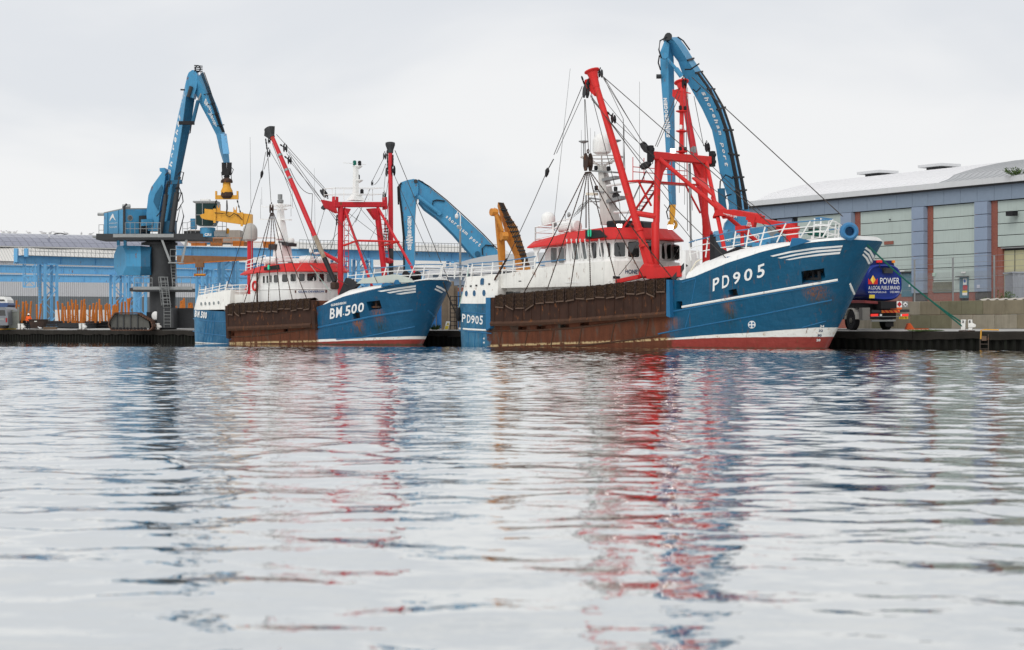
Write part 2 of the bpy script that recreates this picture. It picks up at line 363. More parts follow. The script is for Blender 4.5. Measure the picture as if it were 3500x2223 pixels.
# ---------------------------------------------------------------- ships: shared builder
class Ship:
    def __init__(s, name, label, O, par):
        s.O = V((*O, 0)); s.p = par
        s.e = thing(name, label, 'fishing boat', s.O, math.atan2(QU.y, QU.x))
        s.Mi = Matrix.Rotation(-math.atan2(QU.y, QU.x), 3, 'Z')
        s.ro = s.Mi @ (V((0, 0, CH)) - s.O)
        s.sheer = None
    def rd(s, px, py): return s.Mi @ ray(px, py)
    def P(s, px, py, b):                     # pixel on the vertical plane b metres to starboard -> ship coordinates (x forward, y port, z up)
        d = s.rd(px, py); t = (-b - s.ro.y) / d.y; return s.ro + d * t
    def A(s, px, py, a):                     # pixel on the athwartships plane x = a
        d = s.rd(px, py); t = (a - s.ro.x) / d.x; return s.ro + d * t
    def Z(s, px, py, z):
        d = s.rd(px, py); t = (z - s.ro.z) / d.z; return s.ro + d * t
    def stem(s, z): return s.p['stem'][0] + s.p['stem'][1] * z
    def hb(s, a, z):
        q = s.p; zz = max(0, min(z, q['ztop'])); B = q['B'] * (.955 + .045 * min(1, zz / 3)) * interp(a, q['ta'], q['tb'])
        if z < 0: B *= 1 + z * .12
        d = s.stem(z) - a; E = interp(zz, (0, q['ztop']), q['E']); m_ = interp(zz, (0, q['ztop']), q['m'])
        if d <= 0: return 0.0
        f = 1.0
        if d < E: f *= (1 - (1 - d / E) ** 2) ** m_
        ds = a - q['aft']; Es = q['Es']
        if ds <= 0: return 0.0
        if ds < Es: f *= (1 - (1 - ds / Es) ** 2) ** .5
        return B * f
    def nrm(s, a, z, side=1):
        e = .04; da = (s.hb(a + e, z) - s.hb(a - e, z)) / (2 * e); dz = (s.hb(a, z + e) - s.hb(a, z - e)) / (2 * e)
        return V((-da, -side, -dz)).normalized()
    def H(s, px, py, side=1):                # pixel -> point on the hull side
        d = s.rd(px, py)
        def g(t):
            p = s.ro + d * t; return side * -p.y - s.hb(p.x, p.z)
        t0 = (-side * (s.p['B'] + 1.2) - s.ro.y) / d.y if side > 0 else (-side * .02 - s.ro.y) / d.y
        if side > 0:
            st, t = .25, t0
            for _ in range(80):
                if g(t + st) <= 0: break
                t += st
            lo, hi = t, t + st
        else:                                # far bow: nearest crossing beyond the centre plane
            t = t0 - 8; st = .1
            for _ in range(160):
                if g(t) <= 0 and -side * (s.ro + d * t).y > 0: break
                t += st
            lo, hi = t - st, t
        for _ in range(24):
            mid = (lo + hi) / 2
            if g(mid) > 0: lo = mid
            else: hi = mid
        p = s.ro + d * hi; return p, s.nrm(p.x, p.z, side)
    def hm(s, side=1): return lambda px, py: s.H(px, py, side)
    def set_sheer(s, pix):
        pts = sorted((s.H(*p)[0] for p in pix), key=lambda v: v.x); s.sx = [p.x for p in pts]; s.sz = [p.z for p in pts]
    def sh(s, a): return interp(a, s.sx, s.sz)
    def hull_mesh(s):
        q = s.p; nu, nv = 150, 26; secs = []; zb = -1.3
        for i in range(nu + 1):
            u = i / nu; u = .5 - .5 * math.cos(math.pi * u); sec = []
            guess = q['aft'] + u * (s.stem(q['ztop'] * .8) - q['aft']); zt = s.sh(guess)
            half = []
            for j in range(nv + 1):
                z = zb + (zt - zb) * j / nv; a = q['aft'] + u * (s.stem(z) - q['aft']); half.append((a, s.hb(a, z), z))
            sec = [V((a, b, z)) for a, b, z in reversed(half)] + [V((a, -b, z)) for a, b, z in half]
            secs.append(sec)
        mb = MB(); mb.loft(secs); return mb
    def ring_map(s, plan, pick='near'):      # plan: list of (a,b); nearest wall segment hit by the pixel ray
        def f(px, py):
            d = s.rd(px, py); best = None
            for (a0, b0), (a1, b1) in zip(plan, plan[1:] + plan[:1]):
                p0, p1 = V((a0, -b0, 0)), V((a1, -b1, 0)); e = p1 - p0; nn = V((e.y, -e.x, 0)).normalized()
                if nn.dot(d) > 0: nn = -nn
                dn = d.dot(nn)
                if abs(dn) < 1e-6: continue
                t = (p0 - s.ro).dot(nn) / dn; p = s.ro + d * t; k = (p - p0).dot(e) / e.dot(e)
                if -.02 <= k <= 1.02 and (best is None or t < best[0]): best = (t, p, nn)
            if best is None:
                p = s.P(px, py, plan[0][1]); return p, V((0, -1, 0))
            return best[1], best[2]
        return f
    def cut(s, o, cutters):
        for c in cutters:
            m_ = o.modifiers.new('cut', 'BOOLEAN'); m_.operation = 'DIFFERENCE'; m_.object = c; m_.solver = 'EXACT'
        bpy.context.view_layer.update()
        me = bpy.data.meshes.new_from_object(o.evaluated_get(bpy.context.evaluated_depsgraph_get()))
        o.modifiers.clear(); o.data = me
        for c in cutters: bpy.data.objects.remove(c)
    def wires(s, lst, m_=None, name='rigging_wire'):
        for x in lst:
            p = s.P(*x[0]) if not isinstance(x[0], V) else x[0]; q = s.P(*x[1]) if not isinstance(x[1], V) else x[1]
            r = (x[2] if len(x) > 2 else .028) * .8; sag = x[3] if len(x) > 3 else 0
            n = 8 if sag else 1
            pts = [p.lerp(q, i / n) - V((0, 0, 4 * sag * (i / n) * (1 - i / n))) for i in range(n + 1)]
            MB().tube(pts, r, 5).build(name, m_ or STEEL, s.e)
def window(parent, poly, mp, m_=None, frame=None, fw=3.0):
    o = MB().mapped(poly, mp, -.02, .035).build('window', m_ or GLASS, parent)
    big = grow(poly, fw); mb = MB(); n = len(poly); a = []
    for k, (pp, of) in enumerate(((big, -.02), (big, .055), (poly, .055), (poly, .03))):
        a.append([q + nn * of for q, nn in (mp(*p) for p in pp)])
    mb.loft(a, caps=False); mb.build('frame', frame or WHITE, parent)
    return o
def block(parent, p, up, sz, m_=None, name='pulley_block'):      # rigging block: two cheeks, sheave, eye
    sz *= .74; p, up = V(p), V(up).normalized(); a = up.cross(V((0.3, 1, 0))).normalized(); c = a.cross(up)
    mb = MB()
    for sg in (-1, 1):
        o = c * sg * sz * .16
        mb.prism([p + o + up * y * sz + a * x * sz for x, y in ((-.1, .7), (.1, .7), (.34, .35), (.34, -.25), (.16, -.6), (-.16, -.6), (-.34, -.25), (-.34, .35))], c * sg * sz * .07)
    mb.lathe(p - c * sz * .14, [(.30 * sz, 0), (.24 * sz, .14 * sz), (.30 * sz, .28 * sz)], 10, c)
    mb.ring(p + up * sz * .85, sz * .14, sz * .05, 8, c, 4)
    return mb.build(name, m_ or BLACK, parent)
def floodlight(parent, p, d, sz, lit=True):
    p, d = V(p), V(d).normalized(); u = V((0, 0, 1)); a = d.cross(u).normalized(); b = a.cross(d)
    r = lambda w_, h_, o: [p + a * x * w_ + b * y * h_ + d * o for x, y in ((-1, -1), (1, -1), (1, 1), (-1, 1))]
    o = MB().loft([r(sz * .25, sz * .2, -sz * .5), r(sz * .5, sz * .42, 0)]).bar(p - b * sz * .4 - d * sz * .2, p - b * sz * .95 - d * sz * .2, sz * .1).build('floodlight', GALV, parent)
    MB().loft([r(sz * .40, sz * .33, .004), r(sz * .40, sz * .33, .015)]).build('lamp_lens', LAMP if lit else GLASS_L, o)
def dome(parent, c, r, h, m_, name='satellite_dome'):
    prof = [(r * .55, -.12 * h), (r * .95, -.02), (r, .12 * h)] + [(r * math.cos(t), h * .5 + h * .5 * math.sin(t)) for t in [0, .3, .6, .9, 1.2, 1.45, 1.57]]
    return MB().lathe(c, prof, 18).build(name, m_, parent, smooth=True)
def chain_mats(sh, x0, x1, n, ytop, drop, where, group):
    """chain bellies of the scallop dredges hung over the bulwark, each its own thing"""
    rr = random.Random(int(x0)); wd = (x1 - x0) / n; hm = sh.hm()
    for i in range(n):
        px = x0 + i * wd; gap = wd * rr.uniform(.04, .13); d1 = drop * rr.uniform(.8, 1.12); tl = rr.uniform(-5, 5) if rr.random() < .75 else rr.choice((-16, 16))
        rows = []; K, J = 7, 10
        for j in range(J + 1):
            row = []
            for k in range(K + 1):
                f = k / K; x = px + gap + (wd - 2 * gap) * f; yt = ytop(x); hh = d1 + tl * (f - .5)
                v = max(0, (j - 2) / (J - 2)); y = yt - 5 + hh * v
                q, nn = hm(x, y); o = .36 + rr.uniform(-.015, .045) + .05 * math.sin(math.pi * f)
                if j < 2: q = q + V((0, 0, .02)) ; o = (-.45, -.12)[j] + rr.uniform(-.04, .04); q.z += (-.10, .06)[j] + rr.uniform(-.03, .06)
                row.append(q + nn * o)
            rows.append(row)
        e = tag(bpy.data.objects.new('scallop_dredge', None), 'chain mat hanging over the side of %s, number %s from the stern' % (where, ORD[i]), 'dredge', group)
        COL.objects.link(e); base = sh.e.matrix_basis
        c = rows[5][K // 2]; e.location = sh.O + sh.Mi.inverted() @ c; e.rotation_euler = sh.e.rotation_euler
        mb = MB(); back = [[p + V((0, .09, -.01)) for p in r_] for r_ in rows]; n0 = (J + 1) * (K + 1)
        vs = [p - c for r_ in rows for p in r_] + [p - c for r_ in back for p in r_]; fs = []
        for j in range(J):
            for k in range(K):
                a = j * (K + 1) + k; fs += [(a, a + 1, a + K + 2, a + K + 1), (n0 + a, n0 + a + K + 1, n0 + a + K + 2, n0 + a + 1)]
        for j in range(J): a = j * (K + 1); fs += [(a, a + K + 1, n0 + a + K + 1, n0 + a), (a + K, n0 + a + K, n0 + a + 2 * K + 1, a + 2 * K + 1)]
        for k in range(K): a = J * (K + 1) + k; fs += [(a, a + 1, n0 + a + 1, n0 + a)]
        mb.add(vs, fs); mb.build('chain_mail', MAIL, e)
        bl = rows[J]; MB().tube([p - c + V((0, -.03, 0)) for p in (bl[0], bl[K // 2], bl[K])], .045, 5).build('bottom_bar', IRON_L, e)
        for k in (0, K): MB().chain(rows[2][k] - c + V((0, -.05, 0)), rows[J][k] - c + V((0, -.05, 0)), .085).build('edge_chain', IRON, e)
ORD = ['one', 'two', 'three', 'four', 'five', 'six', 'seven', 'eight', 'nine', 'ten', 'eleven', 'twelve', 'thirteen', 'fourteen', 'fifteen', 'sixteen', 'seventeen', 'eighteen', 'nineteen', 'twenty']
m = bpy.data.materials.new('rusty_chain_mail'); g = G(m)
vo = g.n('ShaderNodeTexVoronoi', feature='DISTANCE_TO_EDGE'); vo.inputs['Scale'].default_value = 13; g.put(vo.inputs['Vector'], g.co)
g.col(g.mix(g.ramp(vo.outputs['Distance'], .0, .12), g.mix(g.noise(5, 4), (.085, .045, .026), (.16, .085, .045)), (.022, .014, .010)))
g.b.inputs['Roughness'].default_value = .75; g.b.inputs['Specular IOR Level'].default_value = .15
g.bump(g.ramp(vo.outputs['Distance'], 0, .2, 1, 0), 1.0, .05); MAIL = m
IRON_L = mat('worn_steel_bar', (.15, .10, .075), .6, .3, var=.4, scale=6)
def hull_paint(name, sh, blue, red_pts, white_pts, rust_a, stains, stern_blue):
    m = bpy.data.materials.new(name); g = G(m); X, Yc, Z = g.xyz()
    wob = g.ma('MULTIPLY', g.ma('SUBTRACT', g.noise(1.1, 3), .5), .05)
    def pw(pts):
        pts = sorted(pts); v = pts[0][1]
        for (x0, y0), (x1, y1) in zip(pts, pts[1:]):
            q = g.n('ShaderNodeMapRange'); q.clamp = True
            for i, k in zip(range(5), (X, x0, x1, 0.0, y1 - y0)): g.put(q.inputs[i], k)
            v = g.ma('ADD', v, q.outputs[0])
        return v
    zz = g.ma('ADD', Z, wob); zr = pw(red_pts); zw = pw(white_pts)
    big = g.noise(.45, 4); fine = g.noise(3, 6)
    fwd = g.ramp(X, 4, 14)
    bl = g.mix(fwd, stern_blue, blue)
    bl = g.mix(g.ramp(big, .35, .7), tuple(x * .84 for x in blue), bl)
    bl = g.mix(g.ramp(g.noise(1.3, 6, (2.5, 2.5, .18), .6), .52, .75, 0, .28), bl, tuple(min(1, x * 1.35 + .015) for x in blue))     # chalky run-off
    wh = g.mix(g.ramp(g.noise(2.5, 6, (1, 1, 1.5), .65), .55, .7, 0, .8), (.72, .71, .68), (.42, .24, .09))
    rd = g.mix(fine, (.20, .025, .02), (.30, .05, .04))
    algae = g.ramp(g.ma('ADD', Z, g.ma('MULTIPLY', g.noise(2.5, 4), .2)), .06, .26, 1, 0)
    rd = g.mix(algae, rd, g.mix(fine, (.035, .03, .02), (.09, .075, .045)))
    c = g.mix(g.ramp(g.ma('SUBTRACT', zz, zr), -.012, .012), rd, wh); c = g.mix(g.ramp(g.ma('SUBTRACT', zz, zw), -.012, .012), c, bl)
    # bare rusty midship plating, with ragged edges where the blue paint starts
    edge = g.ma('MULTIPLY', g.ma('SUBTRACT', g.noise(1.6, 7, (1, 1, .8), .65), .5), 2.6)
    xa = g.ma('ADD', X, edge); rmask = g.ma('MULTIPLY', g.ramp(xa, rust_a[0] - .25, rust_a[0] + .25), g.ramp(xa, rust_a[1] - .3, rust_a[1] + .5, 1, 0))
    wl = g.ma('SUBTRACT', zz, zr); band = g.ma('MULTIPLY', g.ramp(wl, -.03, .02), g.ramp(wl, .08, .20, 1, 0))
    rc = g.mix(g.noise(1.0, 7, (2.2, 2.2, .35), .65), (.035, .014, .009), (.17, .055, .026)); rc = g.mix(g.ramp(g.noise(.8, 5, (1.6, 1.6, .4), .6, loc=(5, 2, 8)), .52, .72, 0, .65), rc, (.06, .085, .075))
    rc = g.mix(g.ma('MULTIPLY', band, g.ramp(fine, .38, .55)), rc, (.46, .34, .18))
    runs = g.ma('MULTIPLY', g.ramp(g.noise(1.0, 6, (5, 5, .16), .6, loc=(2, 9, 4)), .565, .72, 0, .8), g.ramp(g.noise(.35, 3, loc=(6, 1, 1)), .42, .6))
    c = g.mix(runs, c, g.mix(g.noise(1.7, 4, (2, 2, .3)), (.035, .045, .03), (.20, .075, .028)))       # rust runs and weed stains
    scr = g.ramp(g.noise(2.0, 5, (.5, .5, 6), .7, loc=(1, 5, 2)), .68, .74, 0, .35); c = g.mix(scr, c, tuple(min(1, x * .6 + .09) for x in blue))   # fender scrapes
    c = g.mix(rmask, c, rc)
    for (a0, aw, z1, z2, st) in stains:       # rust weeping below a freeing port or the anchor
        ma_ = g.ma('MULTIPLY', g.ramp(g.ma('ABSOLUTE', g.ma('SUBTRACT', g.ma('ADD', X, g.ma('MULTIPLY', edge, .25)), a0)), 0.0, aw, 1, 0), g.ma('MULTIPLY', g.ramp(g.ma('ADD', Z, g.ma('MULTIPLY', edge, .3)), z1 - .3, z1 + .9), g.ramp(Z, z2 - .1, z2 + .25, 1, 0)))
        ma_ = g.ma('MULTIPLY', ma_, g.ramp(g.noise(1.6, 7, (6.5, 6.5, .13), .68, loc=(a0, 0, 0)), .40, .60, .06, st))
        ma_ = g.ma('MULTIPLY', ma_, g.ramp(Yc, -.2, .2, 1, 0))
        c = g.mix(ma_, c, g.mix(g.ramp(g.ma('ADD', Z, g.ma('MULTIPLY', g.noise(2.2, 4, (3, 3, .3)), .8)), z2 - 1.1, z2 + .3), (.016, .030, .016), (.26, .085, .02)))
    g.col(c); g.put(g.b.inputs['Roughness'], g.ramp(rmask, 0, 1, .4, .85)); g.b.inputs['Specular IOR Level'].default_value = .2
    fr_ = g.ma('PINGPONG', X, .3); g.bump(g.ma('ADD', g.ma('ADD', g.noise(1.15, 3, (1, 1, 1.6)), g.ma('MULTIPLY', g.ramp(fr_, 0, .12), .08)), g.ma('MULTIPLY', g.ma('MULTIPLY', rmask, fine), .25)), .6, .17)
    return m
# ---------------------------------------------------------------- near ship, PD905
def ship_pd():
    s = Ship('fishing_boat', 'larger blue, white and red fishing boat marked PD905, with red gantry and two booms', (-4.19, 151.7),
             dict(stem=(36.9, .53), B=4.15, ta=(2.6, 9, 17, 40), tb=(.90, .97, 1, 1), ztop=7.1, E=(10.5, 5.2), m=(.55, .40), aft=2.75, Es=2.4))
    e = s.e; hm = s.hm(); hp = s.hm(-1)
    s.set_sheer([(1572, 1038), (1667, 1039), (1672, 1020), (1900, 999), (2100, 978), (2287, 959), (2343, 957), (2383, 947), (2490, 898), (2600, 860), (2703, 836), (2800, 824), (2883, 818), (2930, 816)])
    H = lambda x, y: s.H(x, y)[0]
    rp = [(H(x, y).x, H(x, y).z) for x, y in ((1600, 1190), (1720, 1184), (2150, 1170), (2290, 1162), (2450, 1155), (2650, 1152.5), (2800, 1152))]
    wp = [(H(x, y).x, H(x, y).z) for x, y in ((1600, 1189), (1720, 1182), (2150, 1166), (2290, 1157), (2420, 1146), (2580, 1137), (2800, 1120))]
    ra = (H(1667, 1100).x, H(2287, 1060).x)
    st = []
    for x, y, y2, w_, q in ((2775, 972, 1060, .9, .9), (2490, 1015, 1120, .75, .85), (2300, 1090, 1150, 1.2, .6)):
        p = H(x, y); st.append((p.x, w_, H(x, y2).z, p.z, q))
    HP = hull_paint('hull_paint_of_pd905', s, (.005, .082, .165), rp, wp, ra, st, (.055, .19, .31))
    hull = s.hull_mesh().build('hull', HP, e, smooth=True, merge=True, angle=35)
    cut = []
    def pocket(poly, depth):
        mb = MB(); mb.mapped(poly, hm, -depth, .4); o = mb.build('c', BLACK, e); cut.append(o)
    pk = [([(2738, 929), (2817, 917), (2821, 950), (2742, 971)], .9), ([(2490, 993), (2517, 987), (2523, 1010), (2493, 1014)], .5),
          (rrect(2312, 1030, 2332, 1059, 4), .5), ([(1771, 1118), (1800, 1117), (1800, 1127), (1771, 1128)], .4), ([(1834, 1115), (1865, 1114), (1865, 1125), (1834, 1126)], .4),
          ([(1915, 1110), (1946, 1109), (1946, 1120), (1915, 1121)], .4), ([(1982, 1104), (2013, 1102), (2013, 1112), (1982, 1114)], .4)]
    for p, d in pk: pocket(p, d)
    s.cut(hull, cut)
    for p, d in pk[:3]:
        MB().mapped(grow(p, 1.5), hm, -d + .02, -d + .05).build('recess_plate', BLACK, hull)  # black backing paints in the deep shade of each recess
    # anchor in its pocket
    mb = MB(); q, nn = s.H(2780, 948); q = q - nn * .35; mb.bar(q + V((0, 0, .4)), q - V((0, 0, .3)), .12); mb.bar(q - V((.55, 0, .25)), q + V((.55, 0, -.25)), .22, .16); mb.bar(q + V((-.5, 0, -.3)), q + V((-.45, 0, .25)), .14); mb.bar(q + V((.5, 0, -.3)), q + V((.45, 0, .25)), .14)
    mb.build('anchor', BLACK, hull)
    # registration, stripes, marks
    def letters(txt, xs, mp, name='registration_letter', m_=LETTER, bold=.018):
        for ch, c in zip(txt, xs): MB().text(ch, c, mp, .035, bold).build(name, m_, hull)
    sk = lambda x0, x1, yb0, yb1, h0, h1: [(x0, yb0), (x1, yb1), (x1 + 1, yb1 - h1), (x0 + 1, yb0 - h0)]
    letters('PD905', [sk(2437, 2459, 997, 987, 42, 42), sk(2469, 2493, 987, 980, 43, 43), sk(2506, 2531, 974, 968, 41, 41), sk(2544, 2572, 964, 956, 41, 41), sk(2588, 2614, 953, 945, 44, 46)], hm)
    letters('PD905', [sk(1580, 1592, 1101, 1103, 28, 28), sk(1597, 1609, 1104, 1105, 28, 28), sk(1611, 1623, 1106, 1107, 28, 28), sk(1625, 1637, 1107, 1109, 28, 28), sk(1640, 1651, 1109, 1111, 30, 31)], hm)
    stripe = lambda a, b, mp, side: MB().strip(a, b, mp, .03, 12).build('bow_stripe', LETTER, hull)
    for a, b in (([(2633, 875), (2700, 859), (2780, 847), (2880, 839)], [(2643, 878), (2705, 864), (2782, 853), (2878, 845)]),
                 ([(2658, 882), (2720, 868), (2790, 857), (2876, 850)], [(2670, 884), (2724, 873), (2792, 863), (2873, 857)]),
                 ([(2685, 888), (2740, 877), (2800, 868), (2872, 861)], [(2700, 889), (2744, 881), (2802, 874), (2870, 868)])): stripe(a, b, hm, 1)
    for a, b in (([(2961, 845), (2975, 855), (2990, 880)], [(2957, 851), (2971, 861), (2985, 890)]), ([(2956, 857), (2970, 868), (2983, 895)], [(2953, 862), (2966, 874), (2978, 901)]),
                 ([(2951, 868), (2963, 879), (2974, 900)], [(2948, 873), (2959, 885), (2968, 904)])): stripe(a, b, hp, -1)
    def bead(pts, r, m_, side=1, name='rubbing_strake', lift=.0):
        q = []
        for (x0, y0), (x1, y1) in zip(pts, pts[1:]):
            k = max(2, int(abs(x1 - x0) / 25) + 1)
            for i in range(k):
                p, nn = s.H(x0 + (x1 - x0) * i / k, y0 + (y1 - y0) * i / k, side); q.append(p + nn * lift)
        p, nn = s.H(*pts[-1], side); q.append(p + nn * lift)
        return MB().tube(q, r, 6).build(name, m_, hull, smooth=True)
    HB = mat('strake_blue', (.02, .13, .27), .4, var=.2, streak=.3); HR = mat('strake_rust', (.07, .035, .022), .75, var=.4, rust=.3); HW = mat('strake_white', (.74, .73, .70), .45, var=.08, rust=.06)
    bead([(2332, 1050), (2440, 1031), (2600, 1003), (2862, 957)], .085, HW, lift=.01); bead([(2302, 1065), (2440, 1039), (2600, 1011), (2866, 963)], .06, HB)
    bead([(2900, 962), (2908, 978), (2919, 1005)], .085, HW, -1); bead([(1570, 1123), (1600, 1126), (1640, 1128), (1664, 1129)], .075, HW)
    bead([(2250, 1142), (2377, 1117), (2600, 1076), (2843, 1026)], .05, HB); bead([(2742, 1120), (2823, 1098)], .035, HB)
    bead([(2332, 966), (2378, 952)], .05, HB); bead([(2379, 952), (2360, 1058), (2342, 1122)], .03, HB)
    bead([(1566, 1065), (1600, 1068), (1664, 1074)], .045, HB); bead([(1570, 1130), (1610, 1134), (1680, 1140)], .05, HB)
    for x in (1605, 1628, 1652): bead([(x, 1072), (x - 3, 1130), (x - 6, 1184)], .04, HB)
    bead([(1668, 1133), (1684, 1131), (1800, 1131), (1960, 1122), (2100, 1104), (2225, 1084), (2275, 1076)], .075, HR); bead([(1690, 1189), (1900, 1188), (2000, 1181), (2150, 1163), (2260, 1147)], .06, HR)
    for a, b in (((1716, 1131), (1706, 1188)), ((1804, 1131), (1794, 1188)), ((1893, 1127), (1883, 1187)), ((1989, 1118), (1978, 1181)), ((2102, 1103), (2088, 1168)), ((2219, 1085), (2206, 1152))): bead([a, b], .06, HR, name='hull_frame')
    # draught marks, thruster mark, load line
    for t_, y in (('34', 1119), ('32', 1134.5), ('30', 1150.5), ('28', 1166.5)):
        x = 2802 - (y - 1119) * .27; MB().text(t_, [(x, y), (x + 14, y), (x + 15, y - 8), (x + 1, y - 8)], hm, .03, .03).build('draught_mark', LETTER if t_ in ('34', '28') else NAVY, hull)
    for t_, y in (('41', 1161), ('40', 1175)): MB().text(t_, [(1652, y), (1658, y), (1658, y - 7), (1652, y - 7)], hm, .03, .03).build('draught_mark', LETTER, hull)
    cx, cy, rr = 2570, 1110, 13
    MB().mapped([(cx + rr * math.cos(t * .393), cy + rr * math.sin(t * .393)) for t in range(16)], hm, 0, .03).build('thruster_mark', LETTER, hull)
    for k in range(4):
        a = k * math.pi / 2 + .78; MB().mapped([(cx + q * math.cos(a + w_), cy + q * math.sin(a + w_)) for q, w_ in ((4, -.35), (10, -.42), (11, 0), (10, .42), (4, .35))], hm, .03, .045).build('thruster_mark', HB, hull)
    # rusty steel side plating with its fender tube
    yt = lambda x: interp(x, (1667, 1900, 2100, 2287), (1020, 999, 978, 959)); yb = lambda x: interp(x, (1667, 1800, 1950, 2100, 2290), (1104, 1102, 1094, 1083, 1070))
    PL = mat('rusty_side_plate', (.040, .019, .013), .75, var=.5, scale=1.1, streak=.5, rust=.35, bump=.35, bscale=9)
    xs = [1688 + i * (2288 - 1688) / 24 for i in range(25)]
    MB().strip([(x, yt(x)) for x in xs], [(x, yb(x)) for x in xs], hm, .30, 24, .35).build('side_plating', PL, e)
    fb = MB(); fb.strip([(1673, yt(1667) - 2), (1688, yt(1667) - 2)], [(1673, 1130), (1688, 1120)], hm, .36, 2, .35); fb.build('plating_end', HB, e)
    fb = MB(); fb.strip([(2290, yt(2287) - 2), (2300, yt(2287) - 2)], [(2290, 1080), (2303, 1085)], hm, .36, 2, .35); fb.build('plating_end', HB, e)
    bead([(x, yb(x) + 3) for x in xs], .20, HR, name='fender_tube', lift=.22)
    for i_ in range(19):
        x_ = 1700 + i_ * 31.5; MB().tube([q_ + n_ * .31 for q_, n_ in (hm(x_, yt(x_) + 3), hm(x_, yb(x_) - 3))], .045, 5).build('plate_rib', PL, e)
    chain_mats(s, 1704, 2290, 17, yt, 46, 'PD905', 'chain bellies hung along the side of PD905')
    # raised white stern
    def stern(z0f, z1f, a_f, lean, m_, nm):
        n = 14; A0 = s.p['aft']; bot, top = [], []
        pa = [A0 + (a_f - A0) * (1 - math.cos(math.pi / 2 * i / n)) for i in range(n, -1, -1)]
        path = [(a, 1) for a in pa] + [(a, -1) for a in pa[::-1][1:]]
        for a, sd in path:
            b = s.hb(a, 3.3); z0, z1 = z0f(a), z1f(a); k = max(0, (a_f - a) / (a_f - A0)); bot.append(V((a, -sd * b, z0))); top.append(V((a + lean * k, -sd * b * (1 - .055 * lean), z1)))
        mb = MB(); mb.loft([bot, top]); return mb.build(nm, m_, e, smooth=True)
    af = s.P(1700, 990, 4).x; zs = s.sh(5) - .03; z5 = s.P(1612, 948, 3.5).z; z6 = s.P(1695, 938, 3.8).z
    sw = stern(lambda a: zs, lambda a: interp(a, (3, af), (z5, z6)), af, .75, WHITE_B, 'stern_house')
    smap = s.ring_map([(a_, s.hb(a_, 3.3) * .975) for a_ in (2.9, 3.2, 3.6, 4.0, 4.6, 5.4, 7, af)])
    for x, y, w_, h_ in ((1597, 1004, 4.5, 10), (1624, 1003, 5, 10.5), (1657, 1002, 5.5, 11)):
        pl = [(x + w_ * math.cos(t * .52), y + h_ * math.sin(t * .52)) for t in range(12)]; MB().mapped(pl, smap, -.2, .10).build('porthole', mat('porthole_blue', (.03, .10, .19), .2, var=.3), sw); MB().mapped(grow(pl, 1.6), smap, -.2, .075).build('porthole_rim', WHITE, sw)
    MB().mapped([(1643, 974), (1643, 960), (1646, 952), (1650, 951), (1653, 955), (1653, 974)], smap, -.2, .05).build('window', mat('porthole_blue', (.03, .10, .19)), sw)
    for x, y in ((1607, 976), (1626, 974), (1670, 969)): MB().mapped([(x, y), (x + 5, y), (x + 5, y + 5), (x, y + 5)], smap, -.2, .05).build('vent_hole', BLACK, sw)
    # stern rails
    rb = []
    for i in range(9):
        a = 3.0 + i * (af + 3.4 - 3.0) / 8; b = max(.6, min(3.55, s.hb(a + .05, 3.3) * .93)); rb.append(V((a + (.6 if i < 2 else .2), -b, interp(a, (3, af, af + 4), (z5, z6, z6 + .28)))))
    port = [V((p.x, -p.y, p.z)) for p in rb]
    for pts in (rb, port, [rb[0], port[0]]):
        MB().rail(pts, .98, .035, (.66, .33), lean=(.18, 0, 0), post_r=.05).build('stern_railing', WHITE, e); MB().tube([p + V((.18, 0, .98)) for p in pts], .045, 6).build('handrail', BLUE_R, e)
    # deckhouse
    top = [(8.6, 5.35), (12.7, 5.70), (16.0, 5.95), (20.0, 6.05), (24, 6.1)]
    tz = lambda a: interp(a, [x[0] for x in top], [x[1] for x in top])
    pl = [(8.6, 3.62), (10.5, 3.62), (12.7, 3.62), (16, 3.62), (20.2, 3.6), (20.9, 3.35), (21.6, 2.5), (22.0, 1.2), (22.1, 0)]
    full = pl + [(a, -b) for a, b in pl[::-1][1:]]
    dh = MB().loft([[V((a, -b, 4.34)) for a, b in full], [V((a, -b, tz(a))) for a, b in full]]).build('deckhouse', WHITE_B, e)
    MB().loft([[V((a, -b * .86, 2.9)) for a, b in full], [V((a, -b * .86, 4.36)) for a, b in full]]).build('lower_house', WHITE_B, e)
    dm = s.ring_map(full)
    lm = s.ring_map([(a, b * .86) for a, b in full])
    for x0, x1 in ((1722, 1755), (1757, 1778)): MB().mapped([(x0, 998), (x1, 997), (x1, 1014), (x0, 1015)], lm, 0, .03).build('window', GLASS, dh)
    MB().text('HONEYBOURNE III', [(2137, 936), (2260, 936), (2260, 922), (2137, 922)], dm, .03, .02).build('ship_name', NAVY, dh)
    MB().mapped([(2094, 942), (2121, 943), (2121, 956), (2094, 955)], dm, 0, .04).build('hawse_frame', WHITE, dh); MB().mapped([(2096, 944), (2119, 945), (2119, 954), (2096, 953)], dm, .04, .05).build('hawse_opening', BLACK, dh)
    for x0, x1, y0 in ((1935, 2086, 964), (2141, 2200, 955)): MB().mapped([(x0, y0), (x1, y0 - 4), (x1, y0), (x0, y0 + 4)], dm, 0, .05).build('ledge', WHITE, dh)
    MB().mapped([(1773, 960), (1782, 960), (1782, 963), (1773, 963)], dm, 0, .02).build('vent_hole', BLACK, dh)
    # bridge
    z0, z1 = 6.0, 7.72
    pw = [(15.9, 3.30), (18, 3.32), (20.0, 3.30), (20.65, 3.05), (21.3, 2.25), (21.65, 1.1), (21.7, 0)]; fw = pw + [(a, -b) for a, b in pw[::-1][1:]]
    wh = MB().loft([[V((a, -b * 1.06, z0 - .02)) for a, b in fw], [V((a, -b, z0 + .28)) for a, b in fw], [V((a, -b, z1)) for a, b in fw]]).build('bridge', WHITE, e)
    wm = s.ring_map(fw)
